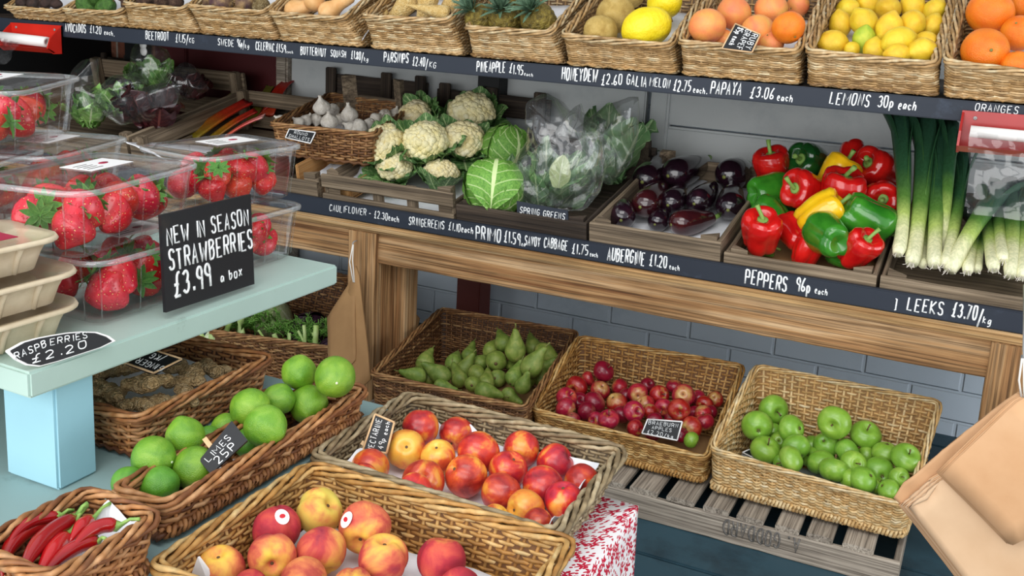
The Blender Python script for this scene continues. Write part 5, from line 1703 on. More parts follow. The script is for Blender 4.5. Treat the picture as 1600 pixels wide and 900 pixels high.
# ------------------------------------------------------------------ crates on the timber table
def crate(key, label, FL, FR, depth, tilt, mat='wood_old', post=.02, front='solid', hpx=None, yf=2.012, back=None, side=None, z0=None):
    a, c = onY(*FL, yf), onY(*FR, yf)
    z0 = MT_Z+.003 if z0 is None else z0
    h = (a.z+c.z)/2-z0
    w = c.x-a.x
    M = Matrix.Translation((a.x, yf, z0)) @ Matrix.Rotation(tilt, 4, 'X')
    r = thing('wooden_crate', label, 'crate', M=M)
    t_ = .01
    sd_h = side or h
    bk_h = back or sd_h
    nb = max(2, int(depth/.1))
    for k in range(nb):
        y = t_+(depth-2*t_)*(k+.5)/nb
        board('base_slat', (t_+.001, y, .006), (w-t_-.001, y, .006), .01, (depth-2*t_)/nb-.006, mat, r, jag=.0008)
    if front == 'solid':
        board('front_board', (0, t_/2, h/2), (w, t_/2, h/2), h, t_, mat, r, jag=.0012)
    else:
        board('front_board', (0, t_/2, h*.24), (w, t_/2, h*.24), h*.48, t_, mat, r, jag=.0012)
        board('front_slat', (0, t_/2, h*.82), (w, t_/2, h*.82), h*.34, t_, mat, r, jag=.0012)
        for f in (.42, .68):
            board('upright', (w*f, t_+.004, .012), (w*f, t_+.004, h*.97), .03, .008, mat, r, up=(1, 0, 0))
    board('back_board', (0, depth-t_/2, bk_h/2), (w, depth-t_/2, bk_h/2), bk_h, t_, mat, r, jag=.0012)
    for x in (t_/2, w-t_/2):
        board('side_board', (x, t_+.0005, sd_h/2), (x, depth-t_-.0005, sd_h/2), sd_h, t_, mat, r, jag=.0012)
    for x in (t_+.017, w-t_-.017):
        for y, hh in ((t_+.012, h+post*.3), (depth-t_-.012, bk_h+post)):
            s_ = 1 if x < w/2 else -1
            b = B(); b.prism([(x-s_*.016, y-.011, .012), (x+s_*.018, y-.011 if y < depth/2 else y+.011, .012), (x-s_*.016, y+.011 if y < depth/2 else y+.011, .012)] if y < depth/2 else [(x-s_*.016, y+.011, .012), (x+s_*.018, y+.011, .012), (x-s_*.016, y-.011, .012)], (0, 0, hh-.012))
            b.build('corner_post', mat, r, smooth=False)
    BK[key] = (M, w, depth, h)
    return r


def cpt(key, u, v, z):
    """point in a crate: u across, v towards the back (0..1), z above its floor"""
    M, w, d, h = BK[key]
    return M @ V((u*w, v*d, z))


TI = .19
crate('auber', 'weathered wooden crate of aubergines in the middle of the timber table', (925, 341), (1129, 379), .47, TI)
crate('pepper', 'weathered wooden crate of mixed peppers on the timber table', (1134, 388), (1371, 432), .42, TI)
crate('leek', 'weathered wooden crate of leeks at the right end of the table', (1378, 423), (1660, 480), .42, TI, back=.05)
crate('spring', 'dark wooden crate holding spring greens and a savoy cabbage', (717, 318), (920, 345), .47, TI, 'wood_dark', back=.1)
crate('cauli', 'weathered slatted wooden crate of cauliflowers', (508, 264), (713, 303), .47, TI, front='slats', side=.075, back=.08)
crate('shallot', 'small weathered wooden crate holding the shallots box', (392, 268), (500, 283), .45, TI, side=.08, back=.16, post=.06, z0=MT_Z+.003)
bt = [B() for _ in range(1)][0]
bt.box((-.62, 2.41, MT_Z+.037), (1.62, .03, .064))
o = bt.build('timber_batten', 'wood_dark', smooth=False); tag(o, 'rough dark batten propping up the backs of the vegetable crates', 'batten')
# dark crates standing on edge against the wall
def edge_crate(label, px0, px1, py0, py1, y, nslat=3, bars=(.08, .5, .92)):
    a, c = onY(px0, py0, y), onY(px1, py1, y)
    w, h = c.x-a.x, a.z-MT_Z
    r = thing('wooden_crate', label, 'crate', (a.x, y, MT_Z))
    for k in range(nslat):
        z = h*(k+.5)/nslat
        board('slat', (0, 0, z), (w, 0, z), h/nslat*.62, .01, 'wood_dark', r, jag=.0012)
    for f in bars:
        board('upright', (w*f, -.011, 0), (w*f, -.011, h), .035, .012, 'wood_dark', r, up=(1, 0, 0))
    board('end_board', (.006, .03, 0), (.006, .03, h*.98), .05, .01, 'wood_dark', r, up=(0, 1, 0))


edge_crate('dark empty crate standing on edge behind the cauliflowers', 685, 862, 128, 142, 2.53)
edge_crate('dark crate back with broken slats behind the garlic basket', 512, 668, 104, 138, 2.56, 3, (.06, .62, .95))
edge_crate('dark crate standing on edge behind the bagged salad', 116, 212, 77, 85, 2.55, 4)
# ------------------------------------------------------------------ peppers
PW = 'in the pepper crate'
pep = [(1208, 262, 26, {'ax': (-.25, .8, .35), 'h': .6, 'm': 'pepper_red', 'd': 'red pepper with a tall curved stem in the back left corner'}), (1267, 256, 28, {'m': 'pepper_dark', 'ax': (-.75, .25, .55), 'd': 'dark green pepper at the back, stem pointing left,'}), (1207, 299, 28, {'m': 'pepper_green', 'ax': (.8, .1, -.3), 'h': .3, 'd': 'green pepper against the left side, upper one,'}),
       (1257, 297, 27, {'ax': (-.75, .1, .6), 'h': .9, 'd': 'red pepper with its stem pointing left at the green one'}), (1307, 276, 28, {'m': 'pepper_yellow', 'h': .95, 'ax': (.5, .8, .1), 'd': 'orange-yellow pepper at the back'}), (1316, 303, 31, {'h': 1.0, 'ax': (.05, .85, .4), 'd': 'red pepper with a cut round stem on top, in the middle'}), (1333, 246, 20, {'ax': (.2, .7, -.5), 'h': -.3, 'd': 'red pepper farthest back, without a visible stem'}),
       (1373, 264, 28, {'ax': (-.8, .35, .45), 'h': .8, 'd': 'dark red pepper with a long stem curving left, back right'}), (1376, 308, 26, {'ax': (-.2, -.15, .95), 'h': .9, 'd': 'red pepper facing the front with its green stem in the centre'}), (1285, 334, 30, {'m': 'pepper_yellow', 'ax': (.75, .5, .4), 'h': .7, 'd': 'bright yellow pepper with its stem pointing right'}),
       (1355, 345, 32, {'m': 'pepper_green', 'ax': (.7, -.5, .0), 'h': .8, 'd': 'large green pepper at the right'}), (1295, 368, 31, {'m': 'pepper_green', 'ax': (-.1, .3, -.9), 'h': .9, 'd': 'large green pepper at the front, rounded end forward,'}), (1207, 336, 23, {'m': 'pepper_green', 'ax': (-.3, .5, -.6), 'd': 'green pepper against the left side, lower one,'}), (1235, 329, 18, {'m': 'pepper_dark', 'd': 'dark green pepper deep between the red ones'}),
       (1189, 362, 27, {'ax': (-.05, .75, .65), 'h': .5, 'd': 'red pepper with an upright stem in the front left corner'}), (1240, 364, 25, {'ax': (-.2, .5, -.7), 'h': .5, 'd': 'smooth red pepper beside the front green one'}), (1343, 388, 25, {'ax': (.3, .6, .65), 'h': .1, 'd': 'red pepper with a thick stem at the front right'}), (1262, 390, 21, {'ax': (.3, .8, .2), 'd': 'orange-red pepper low behind the front board'}),
       (1194, 383, 15, {'m': 'pepper_green', 'ax': (.9, -.2, .2), 'd': 'small green pepper peeping over the front board, left,'}), (1312, 402, 15, {'m': 'pepper_green', 'd': 'small green pepper peeping over the front board, right,'}), (1346, 281, 17, {'h': -.2, 'd': 'red pepper half hidden under the long-stemmed one'}), (1336, 330, 18, {'m': 'pepper_dark', 'd': 'dark green pepper hidden low on the right'})]
M_ = BK['pepper'][0]
pile('pepper', pep, cpt('pepper', .5, .02, .014), .32, 'pepper', PW, 'vegetable', 'peppers in the crate', .2, seed=41, pad=.94, rscale=1.12, ymin=2.025, ymax=2.415)
# ------------------------------------------------------------------ aubergines
aub = [(1011, 279, 20, (1056, 244), .4, 'leftmost aubergine of the back pair, green cap behind it,'), (1057, 271, 21, (1116, 253), .5, 'aubergine at the back with its cap pointing right'), (1142, 273, 22, (1172, 262), .3, 'round-ended aubergine in the back right corner'), (1009, 318, 20, (1052, 290), .3, 'plump aubergine left of centre, blossom end forward,'), (1050, 316, 18, (1076, 296), .3, 'aubergine with a scarred end in the middle'),
       (1092, 314, 18, (1126, 292), .4, 'aubergine right of the middle, cap to the back,'), (1141, 322, 20, (1158, 290), .2, 'dark aubergine at the right side'), (972, 338, 19, (979, 312), .1, 'aubergine in the front left corner with a pale green cap'), (1066, 349, 19, (1118, 342), .0, 'reddish aubergine lying across the front'), (1028, 346, 15, (1046, 328), .0, 'aubergine low at the front, half hidden,')]
pn = V((0, -math.sin(TI), math.cos(TI)))
pa = cpt('auber', .5, .02, .016)


def onP(px, py, p0, n, up):
    d = ray(px, py)
    return CAM+d*((p0+n*up-CAM).dot(n)/d.dot(n))


for i, (ex, ey, rp, (sx, sy), h, lab) in enumerate(aub):
    R = rp*1.13*(onP(ex, ey, pa, pn, .03)-CAM).dot(FW)/FPX
    e, s_ = onP(ex, ey, pa, pn, R*(1+h*1.5)), onP(sx, sy, pa, pn, R*(.75+h))
    ax = s_-e
    ln = max(ax.length/R, 2.3)
    ax.normalize()
    pr = [(1e-4, -.98), (.3, -.93), (.65, -.72), (.9, -.4), (1.0, 0), (.98, .5), (.9, 1.0), (.76, 1.5), (.62, 1.9), (.5, 2.2), (.3, 2.35), (1e-4, 2.38)]
    k = ln/2.35
    PPn = np.array(pr); PPn[:, 1] = np.where(PPn[:, 1] > 0, PPn[:, 1]*k, PPn[:, 1])
    kk = np.linspace(0, len(pr)-1, 30)
    b = B(); b.lathe([(np.interp(x, range(12), PPn[:, 0]), np.interp(x, range(12), PPn[:, 1])) for x in kk], 26, nfn(.04, .8, i, lambda R_, Z, P: (R_*np.cos(P)+.06*np.clip(Z, 0, 5)**1.5, R_*np.sin(P), Z+0*P)))
    me = b.mesh('aubergine', 'aubergine_red' if i in (8, 3) else 'aubergine_skin')
    o = link('aubergine', me)
    o.matrix_world = Matrix.Translation(e) @ ax.to_track_quat('Z', 'Y').to_matrix().to_4x4() @ Matrix.Scale(R, 4)
    zt = 2.2*k; xo = .06*zt**1.5
    q = B()
    for j in range(5):
        a = j*1.2566
        leaf(q, V((xo+.1*math.cos(a), .1*math.sin(a), zt+.22)), V((math.cos(a)*.75, math.sin(a)*.75, -.75)), V((math.cos(a), math.sin(a), .6)), .85, .3, -.25, -.2, .02, j, 6, 5, .3, .8)
    q.va = .5
    q.tube([(xo, 0, zt+.1), (xo+.05, .05, zt+.5), (xo+.2, .1, zt+.85)], [.3, .17, .2], 8)
    q.build('cap', 'stem_green', o)
    q = B(); q.lathe([(1e-3, -1.0), (.13, -.985), (.1, -.95), (1e-3, -.94)], 8); q.build('blossom_scar', 'stem_woody', o)
    tag(o, lab+' in the aubergine crate', 'vegetable', 'aubergines in the crate')
a0, a1, a2, a3 = [cpt('auber', u, v, .015) for u, v in ((.06, .04), (.94, .04), (.94, .93), (.06, .93))]
liner('paper_liner', 'white tissue paper under the aubergines, one corner turned up at the back', [a0, a1, a2, a3], bump=.004, up=.02, seed=9, n=20)
b = B()
tt = onP(1062, 236, pa, pn, .035)
P = np.zeros((9, 9, 3))
for i in range(9):
    for j in range(9):
        u, v = j/8-.5, i/8
        p = V((u*.085*(1-.35*v), .03*v+.014*noise.noise(V((u*5, v*4, 1))), v*.07*(1-abs(u)*.7)+.01*noise.noise(V((u*6, v*5, 4)))))
        P[i, j] = p
b.grid(P); o = b.build('tissue_corner', 'tissue'); o.location = tt-V((0, 0, .02))
md = o.modifiers.new('thickness', 'SOLIDIFY'); md.thickness = .001
tag(o, 'crumpled white tissue standing up behind the aubergines', 'paper')
q4 = [cpt('pepper', u, v, .013) for u, v in ((.06, .05), (.94, .05), (.94, .94), (.06, .94))]
liner('paper_liner', 'dim brown paper under the peppers', q4, 'kraft_dim', bump=.002, seed=10)
# ------------------------------------------------------------------ cauliflowers
pc = cpt('cauli', .5, .05, .02)
cau = [(649, 186, 26, {'h': 1.0, 'ax': (-.6, .45, .65), 'd': 'cauliflower at the back left, tipped to the left,'}), (736, 178, 32, {'h': .8, 'ax': (-.05, .75, .6), 'd': 'cauliflower at the back right, broad and creamy,'}), (601, 226, 30, {'h': .8, 'ax': (-.2, .7, .65), 'd': 'cauliflower at the left side'}), (665, 222, 31, {'h': .9, 'ax': (-.1, .68, .7), 'd': 'yellowest cauliflower in the middle'}), (724, 220, 29, {'h': .8, 'ax': (.05, .68, .7), 'd': 'cauliflower right of the middle with a large dark leaf in front'}), (617, 260, 25, {'h': .3, 'ax': (0, .75, .6), 'd': 'small cauliflower at the front left'}), (689, 272, 24, {'h': .1, 'ax': (.1, .9, .2), 'd': 'cauliflower lowest behind the front slats'})]
pile('cauliflower', cau, pc, TI, 'cauliflower', 'in the cauliflower crate', 'vegetable', 'cauliflowers in the slatted crate', .2, seed=42, relax=False, rscale=1.25, ymin=2.02, ymax=2.5)
# two big loose leaves of the cauliflower nearest the cabbage and paper in the crate
liner('paper_liner', 'white paper in the bottom of the cauliflower crate', [cpt('cauli', u, v, .014) for u, v in ((.06, .04), (.94, .04), (.94, .94), (.06, .94))], bump=.004, seed=11)
# ------------------------------------------------------------------ savoy cabbages and spring greens
ps = cpt('spring', .5, .03, .015)
pile('savoy', [(772, 296, 41, {'ax': (.1, .75, -.6), 'spin': 2.2, 'h': .35, 'd': 'bright crinkled savoy cabbage leaning over the front board'}), (790, 232, 33, {'ax': (.2, .8, .2), 'h': .7, 'd': 'darker savoy cabbage behind, half hidden by the plastic bag,'})], ps, TI, 'savoy cabbage', 'in the dark crate', 'vegetable', 'savoy cabbages', .2, seed=43, relax=False)
rr = random.Random(8)
gr = [(872, 262, 74, 'spring greens with a yellowed leaf inside the front plastic bag'), (838, 272, 62, 'dark spring greens low in the front plastic bag'), (945, 212, 74, 'spring greens in the bag leaning on the back of the crate')]
for i, (px, py, rp, lab) in enumerate(gr):
    c0 = onP(px, py+12, ps, pn, .065 if i < 2 else .09)
    R = rp*(c0-CAM).dot(FW)/FPX
    r = thing('spring_greens', lab, 'vegetable', c0, group='spring greens')
    for k in range(13):
        a = rr.uniform(0, 6.28)
        b = B()
        d = V((math.cos(a)*.55+.12, math.sin(a)*.5+.1, 1.0 if i == 2 else .75))
        leaf(b, V((rr.uniform(-.3, .3)*R, rr.uniform(-.2, .2)*R, -R*.85)), d, V((-math.cos(a), -math.sin(a), .3)), R*rr.uniform(1.3, 1.75), R*rr.uniform(.32, .48), rr.uniform(-.15, .25), .3, .09, k+i*20, 10, 9, .55, .25)
        b.build('leaf', 'leaf_spring', r)
    if i == 0:
        b = B(); leaf(b, V((.25*R, -.55*R, -.2*R)), V((.15, -.2, 1)), V((0, -1, .2)), R*.75, R*.24, -.1, .2, .05, 3); b.build('yellow_leaf', 'leaf_cabbage', r, label='pale yellowed leaf')


def film_bag(name, label, outline, y, depth, seed, cat='bag', amp=.016, n=26, group=None, mat='bag_film', parent=None, tilt=0.0):
    """a clear bag: a puffed, creased skin filling an outline (pixels at distance y), front and back"""
    pts = [onY(px, py, y) for px, py in outline]
    c = sum(pts, V())/len(pts)
    zt, zb = max(p.z for p in pts), min(p.z for p in pts)
    rim = resample(np.array([tuple(p-c) for p in pts]), 56)[0]
    b = B()
    for sgn, dp in ((-1, depth), (1, depth*.6)):
        P = []
        for k in range(n):
            f = 1-k/(n-1)
            row = []
            for q in rim:
                p = V(q)*max(f, .004)
                w = math.sqrt(max(0, 1-f*f))
                nn = noise.noise(V((p.x*15+seed*3, p.z*13, sgn*5)))+.45*noise.noise(V((p.x*38+seed, p.z*26, sgn)))
                cr_ = abs(noise.noise(V((p.x*14, p.z*9+seed*2, 3))))
                row.append((p.x+.3*amp*nn, sgn*dp*w+amp*nn*(.3+w)-amp*1.2*cr_*w-tilt*p.z*-1, p.z+.3*amp*nn))
            P.append(row)
        b.grid(np.array(P), False, True)
    if parent is None:
        o = b.build(name, mat); o.location = c
        return tag(o, label, cat, group)
    b.v = [q+np.array(tuple(c))-np.array(tuple(parent.location)) for q in b.v]
    return b.build(name, mat, parent, label=label)


yb = (cpt('spring', .5, .35, .05)).y
film_bag('plastic_bag', 'crumpled clear plastic bag over the spring greens beside the savoy cabbage', [(800, 300), (806, 250), (830, 215), (836, 185), (822, 160), (848, 146), (872, 158), (900, 180), (905, 158), (912, 178), (940, 200), (946, 260), (938, 300), (915, 328), (870, 330), (830, 325)], yb-.06, .075, 2, amp=.02)
film_bag('plastic_bag', 'clear plastic bag of spring greens propped at the back of the crate', [(900, 200), (945, 165), (985, 150), (1000, 150), (998, 210), (985, 255), (955, 290), (930, 285), (915, 245)], yb+.07, .05, 5, amp=.014)
# ------------------------------------------------------------------ garlic basket and shallots
_ga = [onY(424, 196, 2.08), onY(582, 213, 2.08), onY(645, 166, 2.42), onY(514, 149, 2.42)]
_gt = inset(_ga, .56, .012)
_gt[0].z = _gt[1].z = MT_Z+.062; _gt[2].z = _gt[3].z = MT_Z+.125
for k in (0, 1):
    _gt[k].z = _ga[k].z-.075
for k in (2, 3):
    _gt[k].z = _ga[k].z-.07
BK['garlic'] = (_ga, _gt)
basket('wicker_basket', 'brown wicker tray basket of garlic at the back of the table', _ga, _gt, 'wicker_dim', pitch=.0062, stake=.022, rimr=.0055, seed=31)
gt = math.atan2(_gt[3].z-_gt[0].z, _gt[3].y-_gt[0].y)
gar = [(503, 168, 16, {'h': 1.0, 'ax': (-.1, .9, .4), 'd': 'garlic bulb standing highest at the back left'}), (521, 172, 12, {'h': .2}), (546, 180, 16, {'h': .4, 'ax': (-.1, .95, .2)}), (494, 186, 12, {}), (515, 190, 16, {'h': .3, 'ax': (0, .75, .6)}), (563, 198, 15, {'h': .1}), (467, 192, 11, {'ax': (-.7, .6, .2)}), (438, 187, 9, {'ax': (-.8, .5, .1), 'h': .5}), (587, 186, 12, {}), (602, 180, 12, {}), (617, 178, 11, {'h': .1}), (578, 194, 12, {}), (549, 199, 12, {}), (478, 188, 11, {}), (532, 186, 12, {'h': 0})]
pile('garlic', gar, (_gt[0]+_gt[1])/2+V((0, 0, .026)), gt, 'garlic bulb', 'in the garlic basket', 'vegetable', 'garlic bulbs in the wicker tray', .2, seed=44, rscale=.88, ymin=2.09, ymax=2.41)
liner('paper_liner', 'pale paper lining the garlic basket', shrink(_gt, .95, .018), bump=.004, seed=12)
# small pale box with shallots
S0_ = onY(462, 262, 2.03)
bxr = thing('shallot_box', 'small open pale wooden box of shallots in front of the garlic basket', 'box', M=Matrix.Translation((S0_.x, 2.035, MT_Z+.035)) @ Matrix.Rotation(TI, 4, 'X'))
w_, d_, h_ = .165, .13, .062
board('base', (0, d_/2, .004), (w_, d_/2, .004), .006, d_, 'wood_box', bxr)
board('end_board', (.004, .004, h_*.62), (.004, d_, h_*.62), h_*1.1, .008, 'wood_box', bxr)
board('end_board', (w_-.004, .004, h_*.4), (w_-.004, d_, h_*.4), h_*.6, .008, 'wood_box', bxr)
board('front_board', (.004, .003, .018), (w_-.004, .003, .018), .026, .006, 'wood_box', bxr)
board('back_board', (.004, d_-.003, .025), (w_-.004, d_-.003, .025), .04, .006, 'wood_box', bxr)
pile('shallot', [(503, 247, 11, {'ax': (.8, .3, .2), 'd': 'brown shallot with its tip to the right'}), (487, 250, 10, {'d': 'round brown shallot at the left'}), (495, 252, 9, {'d': 'small shallot between the others'})], V((S0_.x, 2.045, MT_Z+.055)), TI, 'shallot', 'in the small pale box', 'vegetable', 'shallots in the box', .2, seed=45)
liner('paper_liner', 'white paper inside the shallot box', [bxr.matrix_world @ V(p) for p in ((.02, .01, .009), (w_-.012, .01, .009), (w_-.012, d_-.01, .03), (.02, d_-.01, .03))], bump=.003, up=.01, seed=13)
# ------------------------------------------------------------------ leeks
pl_ = cpt('leek', .5, .05, .016)
lk = [((1403, 396), (1412, 310), (1406, 176), 10, 10, 'leek at the far left of the leek crate, its white shaft upright'), ((1425, 411), (1438, 320), (1450, 180), 12, 11, 'thickest upright leek, second from the left in the leek crate'), ((1442, 414), (1446, 350), (1462, 215), 8, 7, 'thin leek squeezed behind the second upright leek'), ((1460, 414), (1463, 330), (1472, 205), 11, 9, 'leek with a root tuft standing in the middle of the crate'), ((1477, 414), (1494, 338), (1503, 240), 9, 9, 'leek leaning right, behind the slanting pale leek'),
      ((1484, 423), (1523, 352), (1562, 300), 12, 3, 'long pale leek slanting across the others to the right'), ((1512, 424), (1519, 375), (1527, 330), 9, 6, 'short leek base below the hanging plastic bag'), ((1527, 422), (1531, 380), (1537, 325), 7, 6, 'green-shafted leek under the plastic bag'), ((1553, 420), (1545, 362), (1540, 310), 10, 5, 'leek with a hairy root tuft at the right'), ((1567, 406), (1562, 355), (1560, 300), 9, 6, 'leek standing behind the hairy-rooted one'), ((1579, 430), (1582, 355), (1577, 290), 11, 6, 'broad leek next to the right edge of the photo'), ((1599, 433), (1600, 360), (1602, 290), 11, 7, 'leek cut by the right edge of the photo'), ((1470, 408), (1480, 300), (1486, 195), 8, 9, 'dark leafy leek at the back of the crate')]
rr = random.Random(12)
for i, (b0, m0, t0, rp, lift, lab) in enumerate(lk):
    y0 = 2.05+(.02 if i in (2, 7, 9) else 0)+(.07 if i == 12 else 0)
    pb_ = onY(*b0, y0)
    pt_ = onY(*t0, 2.36+.012*(i % 3) if i not in (5,) else 2.3)
    # keep the middle on the straight run between base and top, at its pixel
    ym = (pb_.y*.5+pt_.y*.5)
    pm_ = onY(*m0, ym-.02)
    R = rp*1.08*(pb_-CAM).dot(FW)/FPX
    path = []
    for u in np.linspace(0, 1, 16):
        path.append(pb_*(1-u)**2+(pm_*2-(pb_+pt_)*.5)*2*u*(1-u)+pt_*u*u-pb_)
    uu = np.linspace(0, 1, 16)
    b = B()
    b.tube(path, R*np.where(uu < .06, .75+uu*4, np.interp(uu, [.06, .3, .55, 1], [1, .92, 1.05, 1.5])), 12, va=uu, up=(0, -1, 0), flat=1.0)
    o = b.build('leek', 'leek_skin'); o.location = pb_
    d = V(path[-1])-V(path[7]); d.normalize()
    for k in range(4):
        q = B()
        a = k*1.57+rr.uniform(-.4, .4)
        out = RT*math.cos(a)+V((0, .6*math.sin(a), 0))
        bs = V(path[8+k % 3])
        P_, A_, B_ = [], [], []
        Lf = (V(path[-1])-bs).length*rr.uniform(.95, 1.2)
        for s_ in np.linspace(0, 1, 12):
            c = bs+d*Lf*s_+out*(R*(.75+.9*s_)+R*1.8*s_**3)
            sd = d.cross(out).normalized()
            w = R*(.95+.55*s_)*(1 if s_ < .8 else 1-(s_-.8)*2.5)
            fold = out*(-.35*w)
            P_.append([c-sd*w+fold, c, c+sd*w+fold]); A_.append([.5+.45*s_]*3)
        q.grid(np.array([[tuple(x) for x in r_] for r_ in P_]), va=np.array(A_))
        lo = q.build('leaf', 'leek_skin', o)
        md = lo.modifiers.new('thickness', 'SOLIDIFY'); md.thickness = .0015
    q = B()
    for k in range(9):
        a = rr.uniform(0, 6.28); l = rr.uniform(.003, .011)
        q.tube([(R*.4*math.cos(a), R*.4*math.sin(a), .002), (R*.7*math.cos(a), R*.7*math.sin(a)-.002, -.004), (R*.8*math.cos(a)+rr.uniform(-.004, .004), R*.7*math.sin(a)-.004, -l*.8)], .0006, 4)
    q.build('roots', 'garlic_skin', o)
    tag(o, lab, 'vegetable', 'leeks in the crate')
# ------------------------------------------------------------------ salad crate and rhubarb crate at the back left
ca = onY(203, 216, 2.02)
M1 = Matrix.Translation((ca.x-.62, 2.02, MT_Z+.003)) @ Matrix.Rotation(.2, 4, 'X')


def open_crate(key, label, x0, w, d, sd, bk, tilt, mat, yf=2.02):
    M = Matrix.Translation((x0, yf, MT_Z+.004)) @ Matrix.Rotation(tilt, 4, 'X')
    r = thing('wooden_crate', label, 'crate', M=M)
    for k in range(3):
        y = .01+(d-.02)*(k+.5)/3
        board('base_slat', (.011, y, .006), (w-.011, y, .006), .01, (d-.02)/3-.008, mat, r)
    board('front_board', (0, .005, sd*.45), (w, .005, sd*.45), sd*.9, .01, mat, r, jag=.001)
    board('back_board', (0, d-.005, bk*.8), (w, d-.005, bk*.8), bk*.36, .01, mat, r, jag=.001)
    board('back_board', (0, d-.005, bk*.28), (w, d-.005, bk*.28), bk*.36, .01, mat, r, jag=.001)
    for x in (.005, w-.005):
        board('side_board', (x, .011, sd*.27), (x, d-.011, sd*.27), sd*.46, .01, mat, r, jag=.001)
        board('side_board', (x, .011, sd*.76), (x, d-.011, sd*.76), sd*.44, .01, mat, r, jag=.001)
    for x in (.022, w-.022):
        board('corner_post', (x, d-.024, .012), (x, d-.024, bk*1.02), .028, .026, mat, r, up=(1, 0, 0))
        board('corner_post', (x, .024, .012), (x, .024, sd*1.02), .028, .026, mat, r, up=(1, 0, 0))
    BK[key] = (M, w, d, sd)


SA0, SA1 = -2.72, onY(206, 218, 2.02).x
open_crate('salad', 'brown wooden crate of bagged salad leaves at the back left', SA0, SA1-SA0, .5, .12, .17, .2, 'wood_old')
RH0, RH1 = SA1+.012, SA1+.42
open_crate('rhubarb', 'brown wooden crate of rhubarb between the salad and the garlic', RH0, RH1-RH0, .46, .115, .13, .2, 'wood_old')
print('salad', SA0, SA1, 'rh', RH0, RH1)
pn2 = V((0, -math.sin(.2), math.cos(.2)))
ps2 = cpt('salad', .5, .02, .016)
rr = random.Random(31)
sal = [(138, 168, 30, 'leaf_lettuce', 'green lettuce in a clear bag beside the strawberry boxes', [(98, 185), (108, 150), (120, 110), (135, 92), (156, 90), (150, 130), (165, 150), (160, 190)]),
       (182, 146, 30, 'leaf_lettuce', 'pale green lettuce in a shiny clear bag, front middle', [(150, 175), (160, 140), (178, 118), (210, 112), (230, 125), (215, 165), (180, 185)]),
       (237, 112, 32, 'leaf_lettuce', 'bagged green herbs standing tallest against the brick wall', [(205, 130), (212, 92), (218, 66), (240, 64), (258, 78), (268, 110), (262, 140), (225, 145)]),
       (236, 160, 42, 'leaf_redlettuce', 'dark red lettuce in a clear bag near the crate side', [(165, 182), (180, 155), (210, 140), (250, 130), (285, 130), (275, 165), (235, 190), (190, 196)]),
       (298, 128, 26, 'leaf_redlettuce', 'bagged salad with pinkish stalks in the back right corner', [(268, 140), (278, 110), (288, 96), (310, 110), (326, 140), (300, 158), (275, 155)])]
for i, (px, py, rp, lm, lab, ol) in enumerate(sal):
    v_ = (.28, .3, .62, .22, .7)[i]
    y_ = cpt('salad', .5, v_, .05).y
    c0 = onY(px, py, y_)
    R = rp*1.35*(c0-CAM).dot(FW)/FPX
    r = thing('bagged_lettuce', lab, 'salad', c0, group='bagged salads in the crate')
    for k in range(15):
        a = rr.uniform(0, 6.28)
        b = B()
        leaf(b, V((rr.uniform(-.3, .3)*R, rr.uniform(-.1, .1)*R, -R*.75)), V((math.cos(a)*.8, math.sin(a)*.5, .7)), V((-math.cos(a), -math.sin(a), .3)), R*rr.uniform(1.0, 1.5), R*rr.uniform(.35, .5), rr.uniform(-.2, .3), .3, .16, k+i*20, 9, 9, .6, .3)
        b.build('leaf', lm, r)
    film_bag('plastic_bag', None, ol, y_-.03, .05, i+11, parent=r, amp=.014)
    if i == 2:
        q = B()
        for px2, py2 in ((224, 70), (225, 80)):
            p = onY(px2, py2, y_-.085)-c0
            q.lathe([(1e-3, -.001), (.013, 0), (.013, .002), (1e-3, .003)], 14, M=Matrix.Translation(p) @ Matrix.Rotation(math.pi/2, 4, 'X'))
        q.build('bag_label', 'sticker_white', r)
pr2 = cpt('rhubarb', .5, .02, .016)
rhu = [((286, 214), (372, 143), 7, 'rhubarb_green', 'thin green-brown rhubarb stalk along the left side of its crate'), ((300, 212), (388, 158), 12, 'rhubarb_mix', 'broadest rhubarb stalk, yellow-green turning red,'), ((278, 212), (345, 158), 7, 'rhubarb_red', 'dark red rhubarb stalk lowest at the left'), ((392, 190), (424, 132), 6, 'rhubarb_green', 'slim green rhubarb stalk standing steeply in the middle'), ((350, 214), (412, 181), 7, 'rhubarb_pink', 'pale pink rhubarb stalk cut across at its tip'), ((418, 178), (456, 124), 8, 'rhubarb_red', 'curved deep red rhubarb stalk at the right'), ((330, 216), (400, 172), 8, 'rhubarb_mix', 'orange-red rhubarb stalk beneath the pink one'), ((395, 190), (430, 158), 7, 'rhubarb_red', 'short red rhubarb stalk behind the pink one'), ((345, 196), (400, 140), 7, 'rhubarb_red', 'dark rhubarb stalk deep in the crate')]
